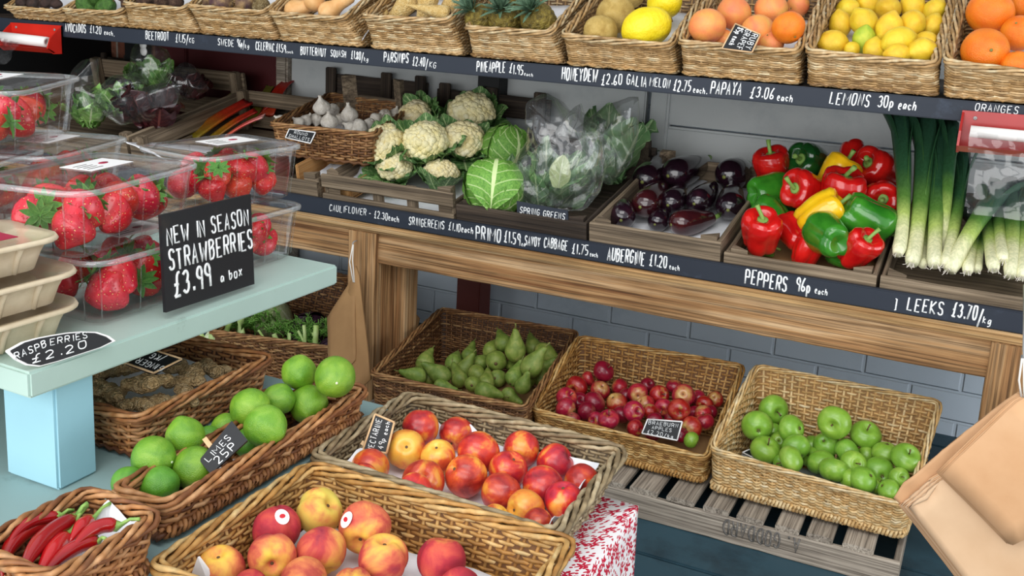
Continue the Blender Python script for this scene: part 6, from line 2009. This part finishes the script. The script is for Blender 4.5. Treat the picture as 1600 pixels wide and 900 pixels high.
for i, (a_, c_, rp, mt, lab) in enumerate(rhu):
    up0 = (.03, .04, .02, .03, .06, .05, .03, .02, .01)[i]
    A_, C_ = onP(a_[0], a_[1], pr2, pn2, up0), onP(c_[0], c_[1], pr2, pn2, up0+.06)
    R = rp*1.3*(A_-CAM).dot(FW)/FPX
    d = (C_-A_); sd = d.cross(pn2).normalized()
    b = B(); P_ = []; VA = []
    for u in np.linspace(0, 1, 14):
        c = A_.lerp(C_, u)-A_+pn2*(.02*math.sin(u*3.1)*(1 if i == 5 else .3))
        w = R*(1.1-.25*u+.25*max(0, u-.85)*4)
        ring = []
        for k in range(14):
            an = 2*math.pi*k/14
            x, z = math.cos(an)*w, math.sin(an)*w*.45
            if z > 0:
                z -= w*.5*(1-(x/w)**2)
            z += .04*w*math.cos(an*7)
            ring.append(c+sd*x+pn2*z)
        P_.append([tuple(q) for q in ring]); VA.append([u]*14)
    b.grid(np.array(P_), False, True, np.array(VA))
    b.f.append(list(range(14))[::-1]); b.f.append([13*14+k for k in range(14)])
    o = b.build('rhubarb_stalk', mt); o.location = A_
    tag(o, lab+(' in the rhubarb crate' if len(lab.split()) < 12 else ''), 'vegetable', 'rhubarb stalks in the crate')
liner('paper_liner', 'white paper sticking out at the front of the rhubarb crate', [cpt('rhubarb', u, v, z) for u, v, z in ((.03, -.06, .12), (.4, .02, .05), (.6, .5, .02), (.08, .4, .04))], bump=.006, seed=14)
# ------------------------------------------------------------------ clear strawberry boxes on the bench
def rrect(L_, W_, r, n=5):
    """rounded rectangle 0..L x 0..W, counter-clockwise"""
    pts = []
    for cx, cy, a0 in ((L_-r, r, -90), (L_-r, W_-r, 0), (r, W_-r, 90), (r, r, 180)):
        for k in range(n+1):
            a = math.radians(a0+90*k/n)
            pts.append((cx+r*math.cos(a), cy+r*math.sin(a)))
    return pts


def rloop(L_, W_, ins, r, z, n=5):
    return [(x+ins, y+ins, z) for x, y in rrect(L_-2*ins, W_-2*ins, max(.004, r-ins*.5), n)]


NST = [0]


def punnet(label, N, d, L_, W_, H, z0, where, rows=(0, 1), cols=2, R=.03, layers=2, lid_label=True, seed=0):
    """N: corner of the rim nearest the viewer, d: direction of the long side"""
    d = V((d[0], d[1], 0)).normalized(); y = V((-d.y, d.x, 0))
    M = Matrix((d, y, V((0, 0, 1)))).transposed().to_4x4(); M.translation = V((N[0], N[1], z0))
    r = thing('strawberry_box', label, 'box', M=M, group='clear strawberry boxes')
    b = B()
    rc = .026
    P = [rloop(L_, W_, .045, rc, .002), rloop(L_, W_, .018, rc, .0015), rloop(L_, W_, .011, rc, .006), rloop(L_, W_, .007, rc, H*.45), rloop(L_, W_, .0035, rc, H*.72), rloop(L_, W_, .003, rc, H*.74), rloop(L_, W_, 0, rc, H-.012)]
    b.grid(np.array(P), False, True)
    b.f.append(list(range(len(P[0]))))
    # moulded upright ribs in the corners and along the sides
    for (px_, py_) in [p[:2] for p in P[6]][::3]+[(L_*f, 0) for f in (.3, .5, .7)]+[(L_*f, W_) for f in (.3, .5, .7)]:
        cx, cy = px_-L_/2, py_-W_/2
        bot_ = (L_/2+cx*.93, W_/2+cy*.9, .008)
        b.tube([(px_, py_, H-.013), ((px_+bot_[0])/2+.0005, (py_+bot_[1])/2, H*.5), bot_], .0011, 4)
    b.build('tub', 'clear_plastic', r)
    q = B()
    q.grid(np.array([rloop(L_, W_, 0, rc, H-.012), rloop(L_, W_, -.007, rc+.006, H-.0115), rloop(L_, W_, -.0075, rc+.006, H-.0095), rloop(L_, W_, -.0075, rc+.006, H-.006), rloop(L_, W_, -.0045, rc+.005, H-.0045)]), False, True)
    q.build('rim', 'clear_rim', r)
    l = B()
    l.grid(np.array([rloop(L_, W_, -.0045, rc+.005, H-.0045), rloop(L_, W_, .002, rc, H-.004), rloop(L_, W_, .006, rc, H-.009), rloop(L_, W_, .010, rc, H-.009), rloop(L_, W_, .014, rc, H-.0015), rloop(L_, W_, .035, rc*.8, H-.0005), rloop(L_, W_, .06, .01, H)]), False, True)
    n0 = len(P[0]); l.f.append([l.cnt-n0+k for k in range(n0)])
    l.build('lid', 'clear_plastic', r)
    if lid_label:
        t_ = B(); t_.box((L_*.55, W_*.5, H+.0008), (.085, .05, .0006))
        lo = t_.build('label', 'sticker_white', r, smooth=False)
        t_ = B(); t_.lathe([(1e-3, 0), (.0085, 0), (.0085, .0006), (1e-3, .0006)], 12, M=Matrix.Translation((L_*.55+.012, W_*.5, H+.0012)) @ Matrix.Diagonal((1, .55, 1, 1)))
        t_.build('label_print', 'label_red', lo)
        t_ = B()
        for k in range(4):
            t_.box((L_*.55-.022, W_*.5-.014+k*.008, H+.0012), (.03-.004*(k % 2), .002, .0003))
        t_.build('small_print', 'ink_grey', lo, smooth=False)
    # the berries, seen through the near side and the near end
    rr = random.Random(100+seed)
    nx = max(3, int((L_-.03)/(2*R*.93)))
    for lay in range(layers):
        for row in range(cols):
            k = 0
            for ix in range(nx):
                x = .018+R+(L_-.036-2*R)*ix/(nx-1)+rr.uniform(-.004, .004)
                yy = .014+R*.95+row*2*R*.92+rr.uniform(-.003, .004)
                z = .006+R*.9+lay*(H-.02-2*R*.9)+rr.uniform(0, .004)
                if lay:
                    x += R*.5*(1 if ix < nx-1 else -1)
                p = M @ V((x, yy, z))
                rb = R*rr.uniform(.84, 1.02)*.86
                ax = M.to_3x3() @ V((rr.uniform(-1, 1), rr.uniform(-.9, .6), rr.uniform(-.1, 1)))
                o = place('strawberry', p, rb, ax, rnd=rr, variant=ix+lay)
                side = 'near side' if row == 0 else 'second row' if row == 1 else 'third row'
                ordn = ORD[ix]+' from left' if 0 < ix < nx-1 else 'leftmost' if ix == 0 else 'rightmost'
                tag(o, 'strawberry, %s, %s layer, %s of the %s' % (ordn, 'upper' if lay else 'lower', side, where), 'strawberry', 'strawberries in clear boxes')
                NST[0] += 1
    return r


HB = .095
punnet('lower clear box of strawberries left of the blackboard sign', (-.985, .885), (0, 1), .25, .165, HB, BZ+.0005, 'lower box left of the sign', cols=2, seed=1, R=.034)
punnet('upper clear box of strawberries directly left of and behind the blackboard sign', (-.972, .855), (-.17, .985), .25, .165, HB, BZ+HB+.0012, 'upper box left of the sign', cols=2, seed=2, R=.034)
punnet('lower clear box of strawberries right of the sign at the bench end', (-1.004, 1.149), (.02, 1), .175, .15, HB, BZ+.0005, 'lower box right of the sign', cols=1, seed=3, lid_label=False)
punnet('upper clear box of strawberries right of the sign, top right of all boxes', (-1.03, 1.132), (.09, 1), .205, .15, HB, BZ+HB+.0012, 'upper box right of the sign', cols=2, seed=4)
far2 = onZ(72, 228, BZ+2*HB)
far3 = onZ(124, 113, BZ+3*HB+.002)
dA = V((-.35, .94, 0)).normalized()
print('A boxes', far2, far3)
nA = V((far2.x, far2.y, 0))-dA*.25
punnet('lowest clear box of the three-high strawberry stack at the left edge', (nA.x-.01, nA.y-.005), dA, .25, .165, HB, BZ+.0005, 'lowest box of the left-edge stack', cols=1, seed=5, lid_label=False)
punnet('middle clear box of the three-high strawberry stack at the left edge', (nA.x, nA.y), dA, .25, .165, HB, BZ+HB+.0012, 'middle box of the left-edge stack', cols=2, seed=6, R=.034, lid_label=False)
dB = V((-.5, .86, 0)).normalized()
nB = V((far3.x, far3.y, 0))-dB*.25
punnet('top clear box of the three-high strawberry stack at the left edge', (nB.x, nB.y), dB, .25, .165, HB, BZ+2*HB+.002, 'top box of the left-edge stack', cols=2, seed=7, R=.034)
f4 = onZ(201, 210, BZ+2*HB)
d4 = V((-.3, .95, 0)).normalized()
n4 = V((f4.x, f4.y, 0))-d4*.22
print('A4', f4, n4)
punnet('upper clear box of strawberries behind the left-edge stack', (n4.x, n4.y), d4, .22, .15, HB, BZ+HB+.0012, 'upper box at the back left', cols=1, seed=8)
punnet('lower clear box of strawberries hidden behind the left-edge stack', (n4.x, n4.y), d4, .22, .15, HB, BZ+.0005, 'lower box at the back left', cols=0, seed=9, lid_label=False)
# ------------------------------------------------------------------ raspberry trays: three stacked pulp punnets
def pulp_tray(label, N, d, L_, W_, H, z0, top):
    d = V((d[0], d[1], 0)).normalized(); y = V((-d.y, d.x, 0))
    M = Matrix((d, y, V((0, 0, 1)))).transposed().to_4x4(); M.translation = V((N[0], N[1], z0))
    r = thing('raspberry_tray', label, 'tray', M=M, group='raspberry trays')
    rc = .03
    rs = random.Random(int(z0*1e4))
    def jig(lp, a):
        return [(x, y_, z+a*noise.noise(V((x*40, y_*40, z0*9)))) for x, y_, z in lp]
    b = B()
    b.grid(np.array([rloop(L_, W_, .06, .012, .0045), rloop(L_, W_, .02, rc, .004), rloop(L_, W_, .014, rc, H*.5), rloop(L_, W_, .008, rc, H-.003), jig(rloop(L_, W_, -.006, rc+.004, H), .002), jig(rloop(L_, W_, -.0085, rc+.006, H-.004), .002), rloop(L_, W_, -.006, rc+.004, H-.006), rloop(L_, W_, .004, rc, H-.006), rloop(L_, W_, .011, rc, H*.5), rloop(L_, W_, .017, rc, .002), rloop(L_, W_, .024, rc, 0), rloop(L_, W_, .06, .012, 0)]), False, True)
    n0 = len(rloop(1, 1, .1, .02, 0)); b.f.append(list(range(n0))); b.f.append([b.cnt-n0+k for k in range(n0)][::-1])
    for f in (.2, .45, .7):
        b.tube([(L_*f, .003, H-.008), (L_*f, .011, H*.5), (L_*f, .018, .003)], .004, 6)
    b.build('tray', 'pulp', r)
    q = B(); q.grid(np.array([rloop(L_, W_, -.004, rc+.003, H+.0006), rloop(L_, W_, .008, rc, H-.001), rloop(L_, W_, .05, .01, H-.002)]), False, True)
    q.f.append([q.cnt-n0+k for k in range(n0)])
    q.build('film_lid', 'bag_film' if False else 'clear_plastic', r)
    if top:
        t_ = B(); t_.box((L_*.45, W_*.5, H+.0008), (.12, .085, .0008)); lb = t_.build('label', 'label_red', r, smooth=False, label='crimson label')
        t_ = B()
        for k in range(4):
            t_.box((L_*.45+.01, W_*.5-.028+k*.014, H+.0014), (.07-.01*(k % 2), .003, .0003))
        t_.build('label_print', 'sticker_white', lb, smooth=False)
    rr = random.Random(int(z0*1e3))
    return r


for k, (dx, dy, lab) in enumerate(((0, 0, 'lowest of three beige pulp raspberry trays at the left edge'), (.004, -.004, 'middle of three beige pulp raspberry trays at the left edge'), (-.006, -.02, 'topmost beige pulp raspberry tray, with a crimson label'))):
    pulp_tray(lab, (-1.0+dx, .685+dy), (.04, 1), .185, .135, .043, BZ+.0005+k*.0445, k == 2)
# ------------------------------------------------------------------ signs and price tags
def sign(name, label, quad, p0, nrm, lines, mat='chalk_black', border=None, thick=.004, pen=.0012, clip=None, seed=1, ink='chalk'):
    """quad: pixels TL TR BR BL as the text is read; the board lies in the plane through p0"""
    p0 = V(p0); n = V(nrm).normalized()
    c4 = []
    for px, py in quad:
        d = ray(px, py); c4.append(CAM+d*((p0-CAM).dot(n)/d.dot(n)))
    c = sum(c4, V())/4
    if n.dot(CAM-c) < 0:
        n = -n
    r = thing(name, label, 'sign', c)
    q4 = [p-c for p in c4]
    xd = ((q4[1]-q4[0])+(q4[2]-q4[3])).normalized()
    yd = n.cross(xd)
    b = B(); b.prism([p*.995 for p in q4], n*-thick); b.build('board', mat, r, smooth=False)
    if border:
        q = B()
        for i in range(4):
            q.tube([q4[i], q4[(i+1) % 4]], .0016, 5, up=tuple(n))
        q.build('border', border, r)
    w = ((q4[1]-q4[0]).length+(q4[2]-q4[3]).length)/2; h = ((q4[3]-q4[0]).length+(q4[2]-q4[1]).length)/2
    q = B()
    for i, (txt, u, v, wd, hh) in enumerate(lines):
        # u, v: start of the baseline as fractions of width and height (from the top)
        a = q4[0].lerp(q4[1], u); e = q4[3].lerp(q4[2], u)
        o = a.lerp(e, v)
        a2 = q4[0].lerp(q4[1], u+wd); e2 = q4[3].lerp(q4[2], u+wd)
        x_ = (a2.lerp(e2, v)-o).normalized()
        y_ = (a-e).normalized()
        write(q, txt, o, x_, n.cross(x_), h*hh, w*wd, penk=.072, jit=.05, seed=seed+i, lift=.0006)
    if lines:
        q.build('lettering', ink, r)
    if clip:
        d = ray(*clip[0]); e = CAM+d*((p0-CAM).dot(n)/d.dot(n))-c
        d = ray(*clip[1]); f = CAM+d*((p0-CAM).dot(n)/d.dot(n))-c
        q = B(); q.tube([e-n*.006, f-n*.006], .004, 4, up=tuple(n), flat=.4); q.build('stake', 'tag_wood', r, smooth=False)
    return r


sy = onZ(260, 490, BZ); 
sign('blackboard_sign', 'large blackboard sign about strawberries leaning on the boxes', [(251, 336), (392, 303), (398, 444), (259, 489)], (-.952, 1.05, BZ+.001), (1, 0, .08), [('NEW IN SEASON', .05, .32, .93, .17), ('STRAWBERRIES', .06, .585, .96, .2), ('£3.99', .1, .86, .42, .24), ('a box', .6, .86, .27, .13)], 'slate_black', thick=.005, pen=.0017)
# the raspberry plate: pointed oval, black with a white edge
PL = [(10.7, 548), (34.7, 534.7), (57, 528.5), (80, 524), (105, 520), (128, 518), (152, 518.7), (170.7, 525), (180.8, 532.5), (160, 542.7), (128, 553), (90.7, 565), (61, 573), (40, 570.7), (24, 562.7), (10.7, 550.7)]
w0, w1, w2 = onZ(61, 573, BZ+.002), onZ(181, 532, BZ+.008), onZ(30, 536, BZ+.034)
nP = (w1-w0).cross(w2-w0).normalized()
if nP.z < 0:
    nP = -nP


def onPl(px, py, p0, n):
    d = ray(px, py); return CAM+d*((p0-CAM).dot(n)/d.dot(n))


c = onPl(95, 546, w0, nP)
r = thing('price_plate', 'curved black raspberries price plate with white edge near the bench corner', 'sign', c)
outl = [onPl(x, y, w0, nP)-c for x, y in PL]
b = B(); b.prism([p-nP*.003 for p in outl], nP*.0028); b.build('board', 'sticker_white', r, smooth=False)
cc = sum(outl, V())/len(outl)
b = B(); b.prism([cc+(p-cc)*.93-nP*.001 for p in outl], nP*.0016); b.build('panel', 'chalk_black', r, smooth=False)
q = B()
for txt, t0, t1, hp in (('RASPB', (24, 562), (76, 540), 17), ('ERRIES', (78, 539.5), (140, 527), 15), ('£2.20', (50, 567.5), (142, 541), 19)):
    a_, b_ = onPl(*t0, w0, nP)-c, onPl(*t1, w0, nP)-c
    up_ = onPl(t0[0]-3, t0[1]-hp, w0, nP)-c-a_
    xd = (b_-a_).normalized()
    write(q, txt, a_+nP*.0008, xd, nP.cross(xd), up_.length*.62, (b_-a_).length, penk=.09, seed=5)
q.build('lettering', 'chalk', r)
CN = (-.2, -.75, .6)
sign('price_tag', 'black tag reading LIMES 25P standing among the limes', [(311, 719), (362, 657), (387, 688), (329, 741)], onZ(345, 695, .525), (.35, -.6, .7), [('LIMES', .12, .47, .7, .26), ('25P', .25, .9, .55, .34)], clip=((318, 682), (332, 700)), seed=3, pen=.0011)
sign('price_tag', 'tan-edged black nectarine price tag in the left corner of its basket', [(567, 703), (586, 647), (616, 660), (604, 708)], onZ(590, 690, .462), (.2, -.8, .5), [('NECTARINE', -.0, .42, .98, .26), ('49p each', .1, .82, .85, .24)], border='tag_wood', clip=((563, 690), (577, 700)), seed=4, pen=.0009)
sign('price_tag', 'white-edged black tag reading BRAEBURN APPLES at the front rim', [(1012, 655), (1066, 659), (1058, 688), (1003, 677)], onY(1034, 670, 1.902), (0, -.85, .5), [('BRAEBURN', .08, .34, .88, .22), ('APPLES', .22, .62, .6, .2), ('£2.20/kg', .14, .94, .78, .22)], border='sticker_white', seed=5, pen=.0011)
sign('price_tag', 'black tag reading RUBY GRAPEFRUIT turned sideways among the grapefruit', [(1188, 54), (1175, 82), (1128, 76), (1149, 37)], onY(1160, 62, 1.966), (0, -.8, .5), [('RUBY', .1, .28, .75, .2), ('GRAPEF', .05, .55, .95, .2), ('85p each', .08, .85, .85, .22)], border='tag_wood', seed=6, pen=.001)
sign('price_tag', 'small black tag reading ROUND SHALLOTS above the pale box', [(452, 201.6), (493, 207), (485, 224), (446, 215)], onY(470, 212, 2.03), (0, -.85, .5), [('ROUND', .25, .42, .55, .28), ('SHALLOTS', .1, .86, .85, .3)], border='sticker_white', seed=7, pen=.001)
sign('price_tag', 'dark blue label reading SPRING GREENS on the crate front', [(807, 314), (887, 329), (888, 350), (808, 338)], (0, 2.005, .6), (0, -1, .08), [('SPRING GREENS', .06, .72, .9, .42)], mat='chalk_rail', seed=8, pen=.0012)
sign('price_tag', 'tan-edged black ginger tag lying upside down on the ginger', [(270, 569), (229, 585), (197, 567), (240, 547)][:0] or [(240, 583), (196, 567), (238, 546), (284, 561)], onZ(240, 565, TZ+.095), (.15, -.25, 1), [('GINGER', .0, .42, .95, .26), ('/KG', .4, .85, .45, .26)], border='tag_wood', seed=9, pen=.0009)
sign('price_tag', 'black tag with pale edge lying face up in front of the green apples', [(1160, 707), (1172, 702), (1222, 726), (1211, 731)], onZ(1190, 716, .172), (-.1, -.35, 1), [], border='sticker_white', seed=10)
# ------------------------------------------------------------------ red bag dispensers
def crinkle_sheet(b, P, amp, seed):
    P = np.array(P)
    for i in range(P.shape[0]):
        for j in range(P.shape[1]):
            p = V(P[i, j])
            P[i, j] += np.array((amp*.3*noise.noise(p*30+V((seed, 0, 0))), amp*(noise.noise(p*22+V((0, seed, 0)))+.5*noise.noise(p*60)), amp*.3*noise.noise(p*30+V((0, 0, seed)))))
    b.grid(P)


def dispenser(label, a, c, h, y, mat, roll, film, seed):
    """a, c: pixels of the top corners; roll: pixels of its axis ends and radius; film: hanging sheet corners"""
    A, C = onY(*a, y), onY(*c, y)
    o0 = A
    r = thing('bag_dispenser', label, 'dispenser', A)
    w = C.x-A.x
    pf = [(0, 0), (.016, -.012), (.04, -h*.45), (.05, -h*.8), (.03, -h), (.0, -h)]
    b = B()
    sh = (C.z-A.z)
    for k, (x0, x1) in enumerate(((0, .004), (w-.004, w))):
        b.prism([(x0, -d, z+sh*x0/w) for d, z in pf], (x1-x0, 0, 0))
    b.prism([(0, -.0, 0), (0, -.004, 0), (0, -.004, -h), (0, 0, -h)], (w, 0, sh))
    b.prism([(0, -.03, -h+.002), (0, -.05, -h*.8), (0, -.046, -h*.8), (0, -.026, -h+.004)], (w, 0, sh))
    b.build('holder', mat, r, smooth=False)
    q = B()
    for f in (.12, .88):
        q.lathe([(1e-3, 0), (.0035, 0), (.003, .0015), (1e-3, .0015)], 10, M=Matrix.Translation((w*f, -.0045, -.012+sh*f)) @ Matrix.Rotation(math.pi/2, 4, 'X'))
    q.build('screw', 'metal', r)
    R0, R1 = onY(*roll[0], y-.03)-o0, onY(*roll[1], y-.03)-o0
    rr_ = roll[2]*(o0-CAM).dot(FW)/FPX
    ax = (R1-R0)
    Mx = Matrix.Translation(R0) @ ax.to_track_quat('Z', 'Y').to_matrix().to_4x4()
    q = B(); q.lathe([(rr_*.45, 0), (rr_, 0), (rr_, ax.length), (rr_*.45, ax.length), (rr_*.45, 0)], 24, M=Mx)
    rl = q.build('roll', 'roll_white', r)
    q = B()
    P = []
    tl, tr, br, bl = [onY(px, py, yy)-o0 for (px, py), yy in zip(film, (y-.03-rr_, y-.03-rr_, y-.045, y-.045))]
    for i in range(22):
        v = i/21
        P.append([tuple(tl.lerp(bl, v).lerp(tr.lerp(br, v), j/23)) for j in range(24)])
    crinkle_sheet(q, P, .012, seed)
    q.build('hanging_bag', 'bag_film', r, label='clear plastic bag hanging from the roll')
    return r


dispenser('dark red bag dispenser with a hanging clear bag beside the leeks', (1504, 172), (1690, 186), .072, 1.982, 'dark_red_plastic', ((1516, 205), (1690, 222), 9), [(1514, 205), (1690, 225), (1700, 360), (1511, 333)], 3)
dispenser('bright red bag dispenser with a white roll at the far left', (18, 35), (97, 40), .075, 1.982, 'red_plastic', ((-10, 56), (74, 66), 8), [(-12, 58), (34, 62), (10, 100), (-30, 98)], 7)
# ------------------------------------------------------------------ brown paper bags on strings
def bag_sheet(parent, org, poly, y, th, mat, seed, name='paper_bag', lean=0.0, amp=.004, layers=1, shift=(0, 0), label=None):
    """flat paper bag: an outline in pixels at distance y; lean tips it out of the plane towards the bottom"""
    zs = None
    for k in range(layers):
        pts = [onY(px+shift[0]*k, py+shift[1]*k, y+k*th*1.4) for px, py in poly]
        bm = bmesh.new()
        vs = [bm.verts.new(p) for p in pts]
        bm.faces.new(vs)
        bmesh.ops.triangulate(bm, faces=bm.faces)
        bmesh.ops.subdivide_edges(bm, edges=bm.edges, cuts=5, use_grid_fill=True)
        zt = max(p.z for p in pts)
        for v in bm.verts:
            p = v.co.copy()
            v.co.y += amp*noise.noise(p*12+V((seed*3, 0, 0)))+amp*.4*noise.noise(p*40)-lean*(zt-p.z)
            v.co -= org
        me = bpy.data.meshes.new(name); bm.to_mesh(me); bm.free()
        me.materials.append(MT[mat if k % 2 == 0 else 'kraft_dim' if mat == 'kraft_dim' else 'kraft']); me.polygons.foreach_set('use_smooth', [True]*len(me.polygons))
        o = link(name, me, parent, label if k == 0 else None)
        md = o.modifiers.new('thickness', 'SOLIDIFY'); md.thickness = th; md.offset = 0


hk = onY(553, 380, 1.965)
bn = thing('paper_bag_bunch', 'bunch of flat brown paper bags hanging on a string from the left table leg', 'paper bags', hk)
q = B(); q.tube([(0, .012, .004), (0, 0, .004), (0, -.006, 0), (0, -.003, -.006)], .0016, 6); q.build('hook', 'metal', bn)
q = B()
e = onY(552, 441, 1.94)-hk
q.tube([(0, -.004, -.002), (-.003, -.012, e.z*.5), e], .0016, 5); q.tube([(.001, -.004, -.002), (.004, -.01, e.z*.45), e+V((.003, 0, 0))], .0016, 5)
q.build('string', 'twine', bn)
bag_sheet(bn, hk, [(556, 416), (564, 430), (606, 578), (572, 608), (556, 596), (545, 500)], 1.955, .003, 'kraft_dim', 2, lean=.3, layers=2, shift=(1, -1))
bag_sheet(bn, hk, [(549, 436), (556, 440), (574, 536), (576, 552), (558, 576), (554, 577), (538, 562), (524, 491)], 1.945, .002, 'kraft_dim', 3, lean=.32, layers=3, shift=(.6, -.6))
bl = onY(630, 500, 2.4)
b2 = thing('paper_bag', 'dim brown paper bag against the wall behind the left table leg', 'paper bag', bl)
bag_sheet(b2, bl, [(606, 455), (626, 462), (656, 498), (640, 560), (606, 600)], 2.4, .004, 'kraft_dim', 5, name='sheet')
hk = onY(1598, 560, 1.62)
bn = thing('paper_bag_bunch', 'large bunch of brown paper bags hanging at the right edge', 'paper bags', hk)
q = B()
for k in range(3):
    a, b_, c = [onY(1597+k*3, yy, 1.6)-hk for yy in (560, 595, 628)]
    q.tube([a, b_+V((.004*(k-1), 0, 0)), c], .0016, 5)
q.build('string', 'twine', bn)
q = B(); pp = onY(1598, 560, 1.62)-hk; q.tube([(0, .335, .03), (0, .1, .024), (0, -.004, .016), (0, -.012, .004), (0, -.004, -.004), (0, .004, .003)], .003, 7); q.build('hook', 'metal', bn)
bag_sheet(bn, hk, [(1472, 740), (1589, 628), (1600, 622), (1690, 660), (1665, 810), (1582, 852)], 1.565, .0022, 'kraft', 7, amp=.004, layers=4, shift=(-3, -1.0), label='smooth front bag')
bag_sheet(bn, hk, [(1420, 793), (1449, 780), (1468, 752), (1500, 735), (1600, 740), (1680, 800), (1650, 940), (1524, 925)], 1.585, .0025, 'kraft_light', 8, amp=.003, layers=6, shift=(-3.2, -1.0))
bag_sheet(bn, hk, [(1397, 775), (1412, 752), (1432, 738), (1470, 706), (1588, 614), (1640, 640), (1600, 700), (1470, 752), (1419, 794)], 1.612, .0022, 'kraft', 9, amp=.009, layers=3, shift=(1.5, -1.2))
# ------------------------------------------------------------------ fennel and the two cabbages
Fb = BK['fennel'][1]
zf = Fb[0].z+.012
for kind, px, py, rp, yy, lab, ax in (('white_cabbage', 424, 500, 33, 2.27, 'round pale green cabbage at the back of the fennel basket', (.1, .8, .5)), ('red_cabbage', 484, 522, 34, 2.25, 'dark purple red cabbage right of the pale cabbage', (.1, .8, .5)), ('red_cabbage', 516, 548, 20, 2.12, 'dark purple red cabbage low beside the hanging bags', (.3, .7, .6))):
    p = onY(px, py, yy)
    R = rp*(p-CAM).dot(FW)/FPX/1.1
    o = place(kind, p, R, imdir(ax), 1.0, 0)
    tag(o, lab, 'vegetable', None)
rr = random.Random(77)
fen = [((338, 540), [((331, 535), (332, 500), 6), ((346, 535), (364, 488), 4), ((352, 530), (356, 500), 4), ((320, 540), (310, 512), 4)], 'fennel with thick upright stalks just under the bench edge'), ((392, 545), [((372, 520), (379, 486), 5.5), ((386, 540), (387, 531), 7), ((398, 540), (378, 520), 2.5), ((405, 548), (392, 528), 3)], 'fennel with a round cut stalk end, second from the left'), ((445, 560), [((447, 568), (428, 522), 4), ((436, 555), (413, 531), 3.5), ((450, 545), (452, 520), 3), ((430, 556), (404, 516), 2)], 'fennel with pale stalks leaning left, in the middle'), ((488, 560), [((490, 560), (494, 508), 4.5), ((476, 548), (475, 508), 3), ((488, 562), (466, 517), 2.2), ((498, 548), (488, 520), 1.5)], 'fennel with two tall pale cut stalks at the right')]
for i, (b0, sts, lab) in enumerate(fen):
    yy = 2.085+.02*(i % 2)
    c = onY(b0[0], b0[1]+8, yy)
    c.z = max(c.z, zf+.05)
    r = thing('fennel', lab, 'vegetable', c, group='fennel in the dark basket')
    q = B(); q.lathe([(1e-3, -.065), (.02, -.063), (.034, -.045), (.035, -.028), (.027, -.012), (.018, 0), (1e-3, .003)], 16, lambda R, Z, P: (R*np.cos(P)*1.2, R*np.sin(P)*.8, Z+0*P)); q.build('bulb', 'fennel_white', r)
    for (a_, e_, rp) in sts:
        A_, E_ = onY(*a_, yy-.02)-c, onY(*e_, yy-.01)-c
        R = rp*(c-CAM).dot(FW)/FPX
        q = B(); q.tube([V((0, 0, .02)).lerp(A_, .5), A_, A_.lerp(E_, .5)+V((.002, 0, 0)), E_], [R*1.15, R*1.1, R, R*.95], 9); q.build('stalk', 'fennel_green', r)
    q = B()
    for k in range(46):
        a = V((rr.uniform(-.075, .075), rr.uniform(.012, .12), rr.uniform(-.01, .03)))
        d = V((rr.uniform(-.8, .8), rr.uniform(-.6, .3), rr.uniform(.4, 1.0))).normalized()
        l = rr.uniform(.03, .055)
        tip = a+d*l+V((0, 0, -.012))
        q.tube([a, a+d*l*.5, tip], .0011, 4)
        for m in range(14):
            f = .2+.8*m/14
            s0 = a.lerp(tip, f)
            dd = (d+V((rr.uniform(-1, 1), rr.uniform(-1, 1), rr.uniform(-.4, .8)))).normalized()*rr.uniform(.01, .024)
            q.tube([s0, s0+dd*.6, s0+dd+V((0, 0, -.003))], .0008, 3)
    fo = q.build('fronds', 'frond_green', r); fo['kind'] = 'stuff'
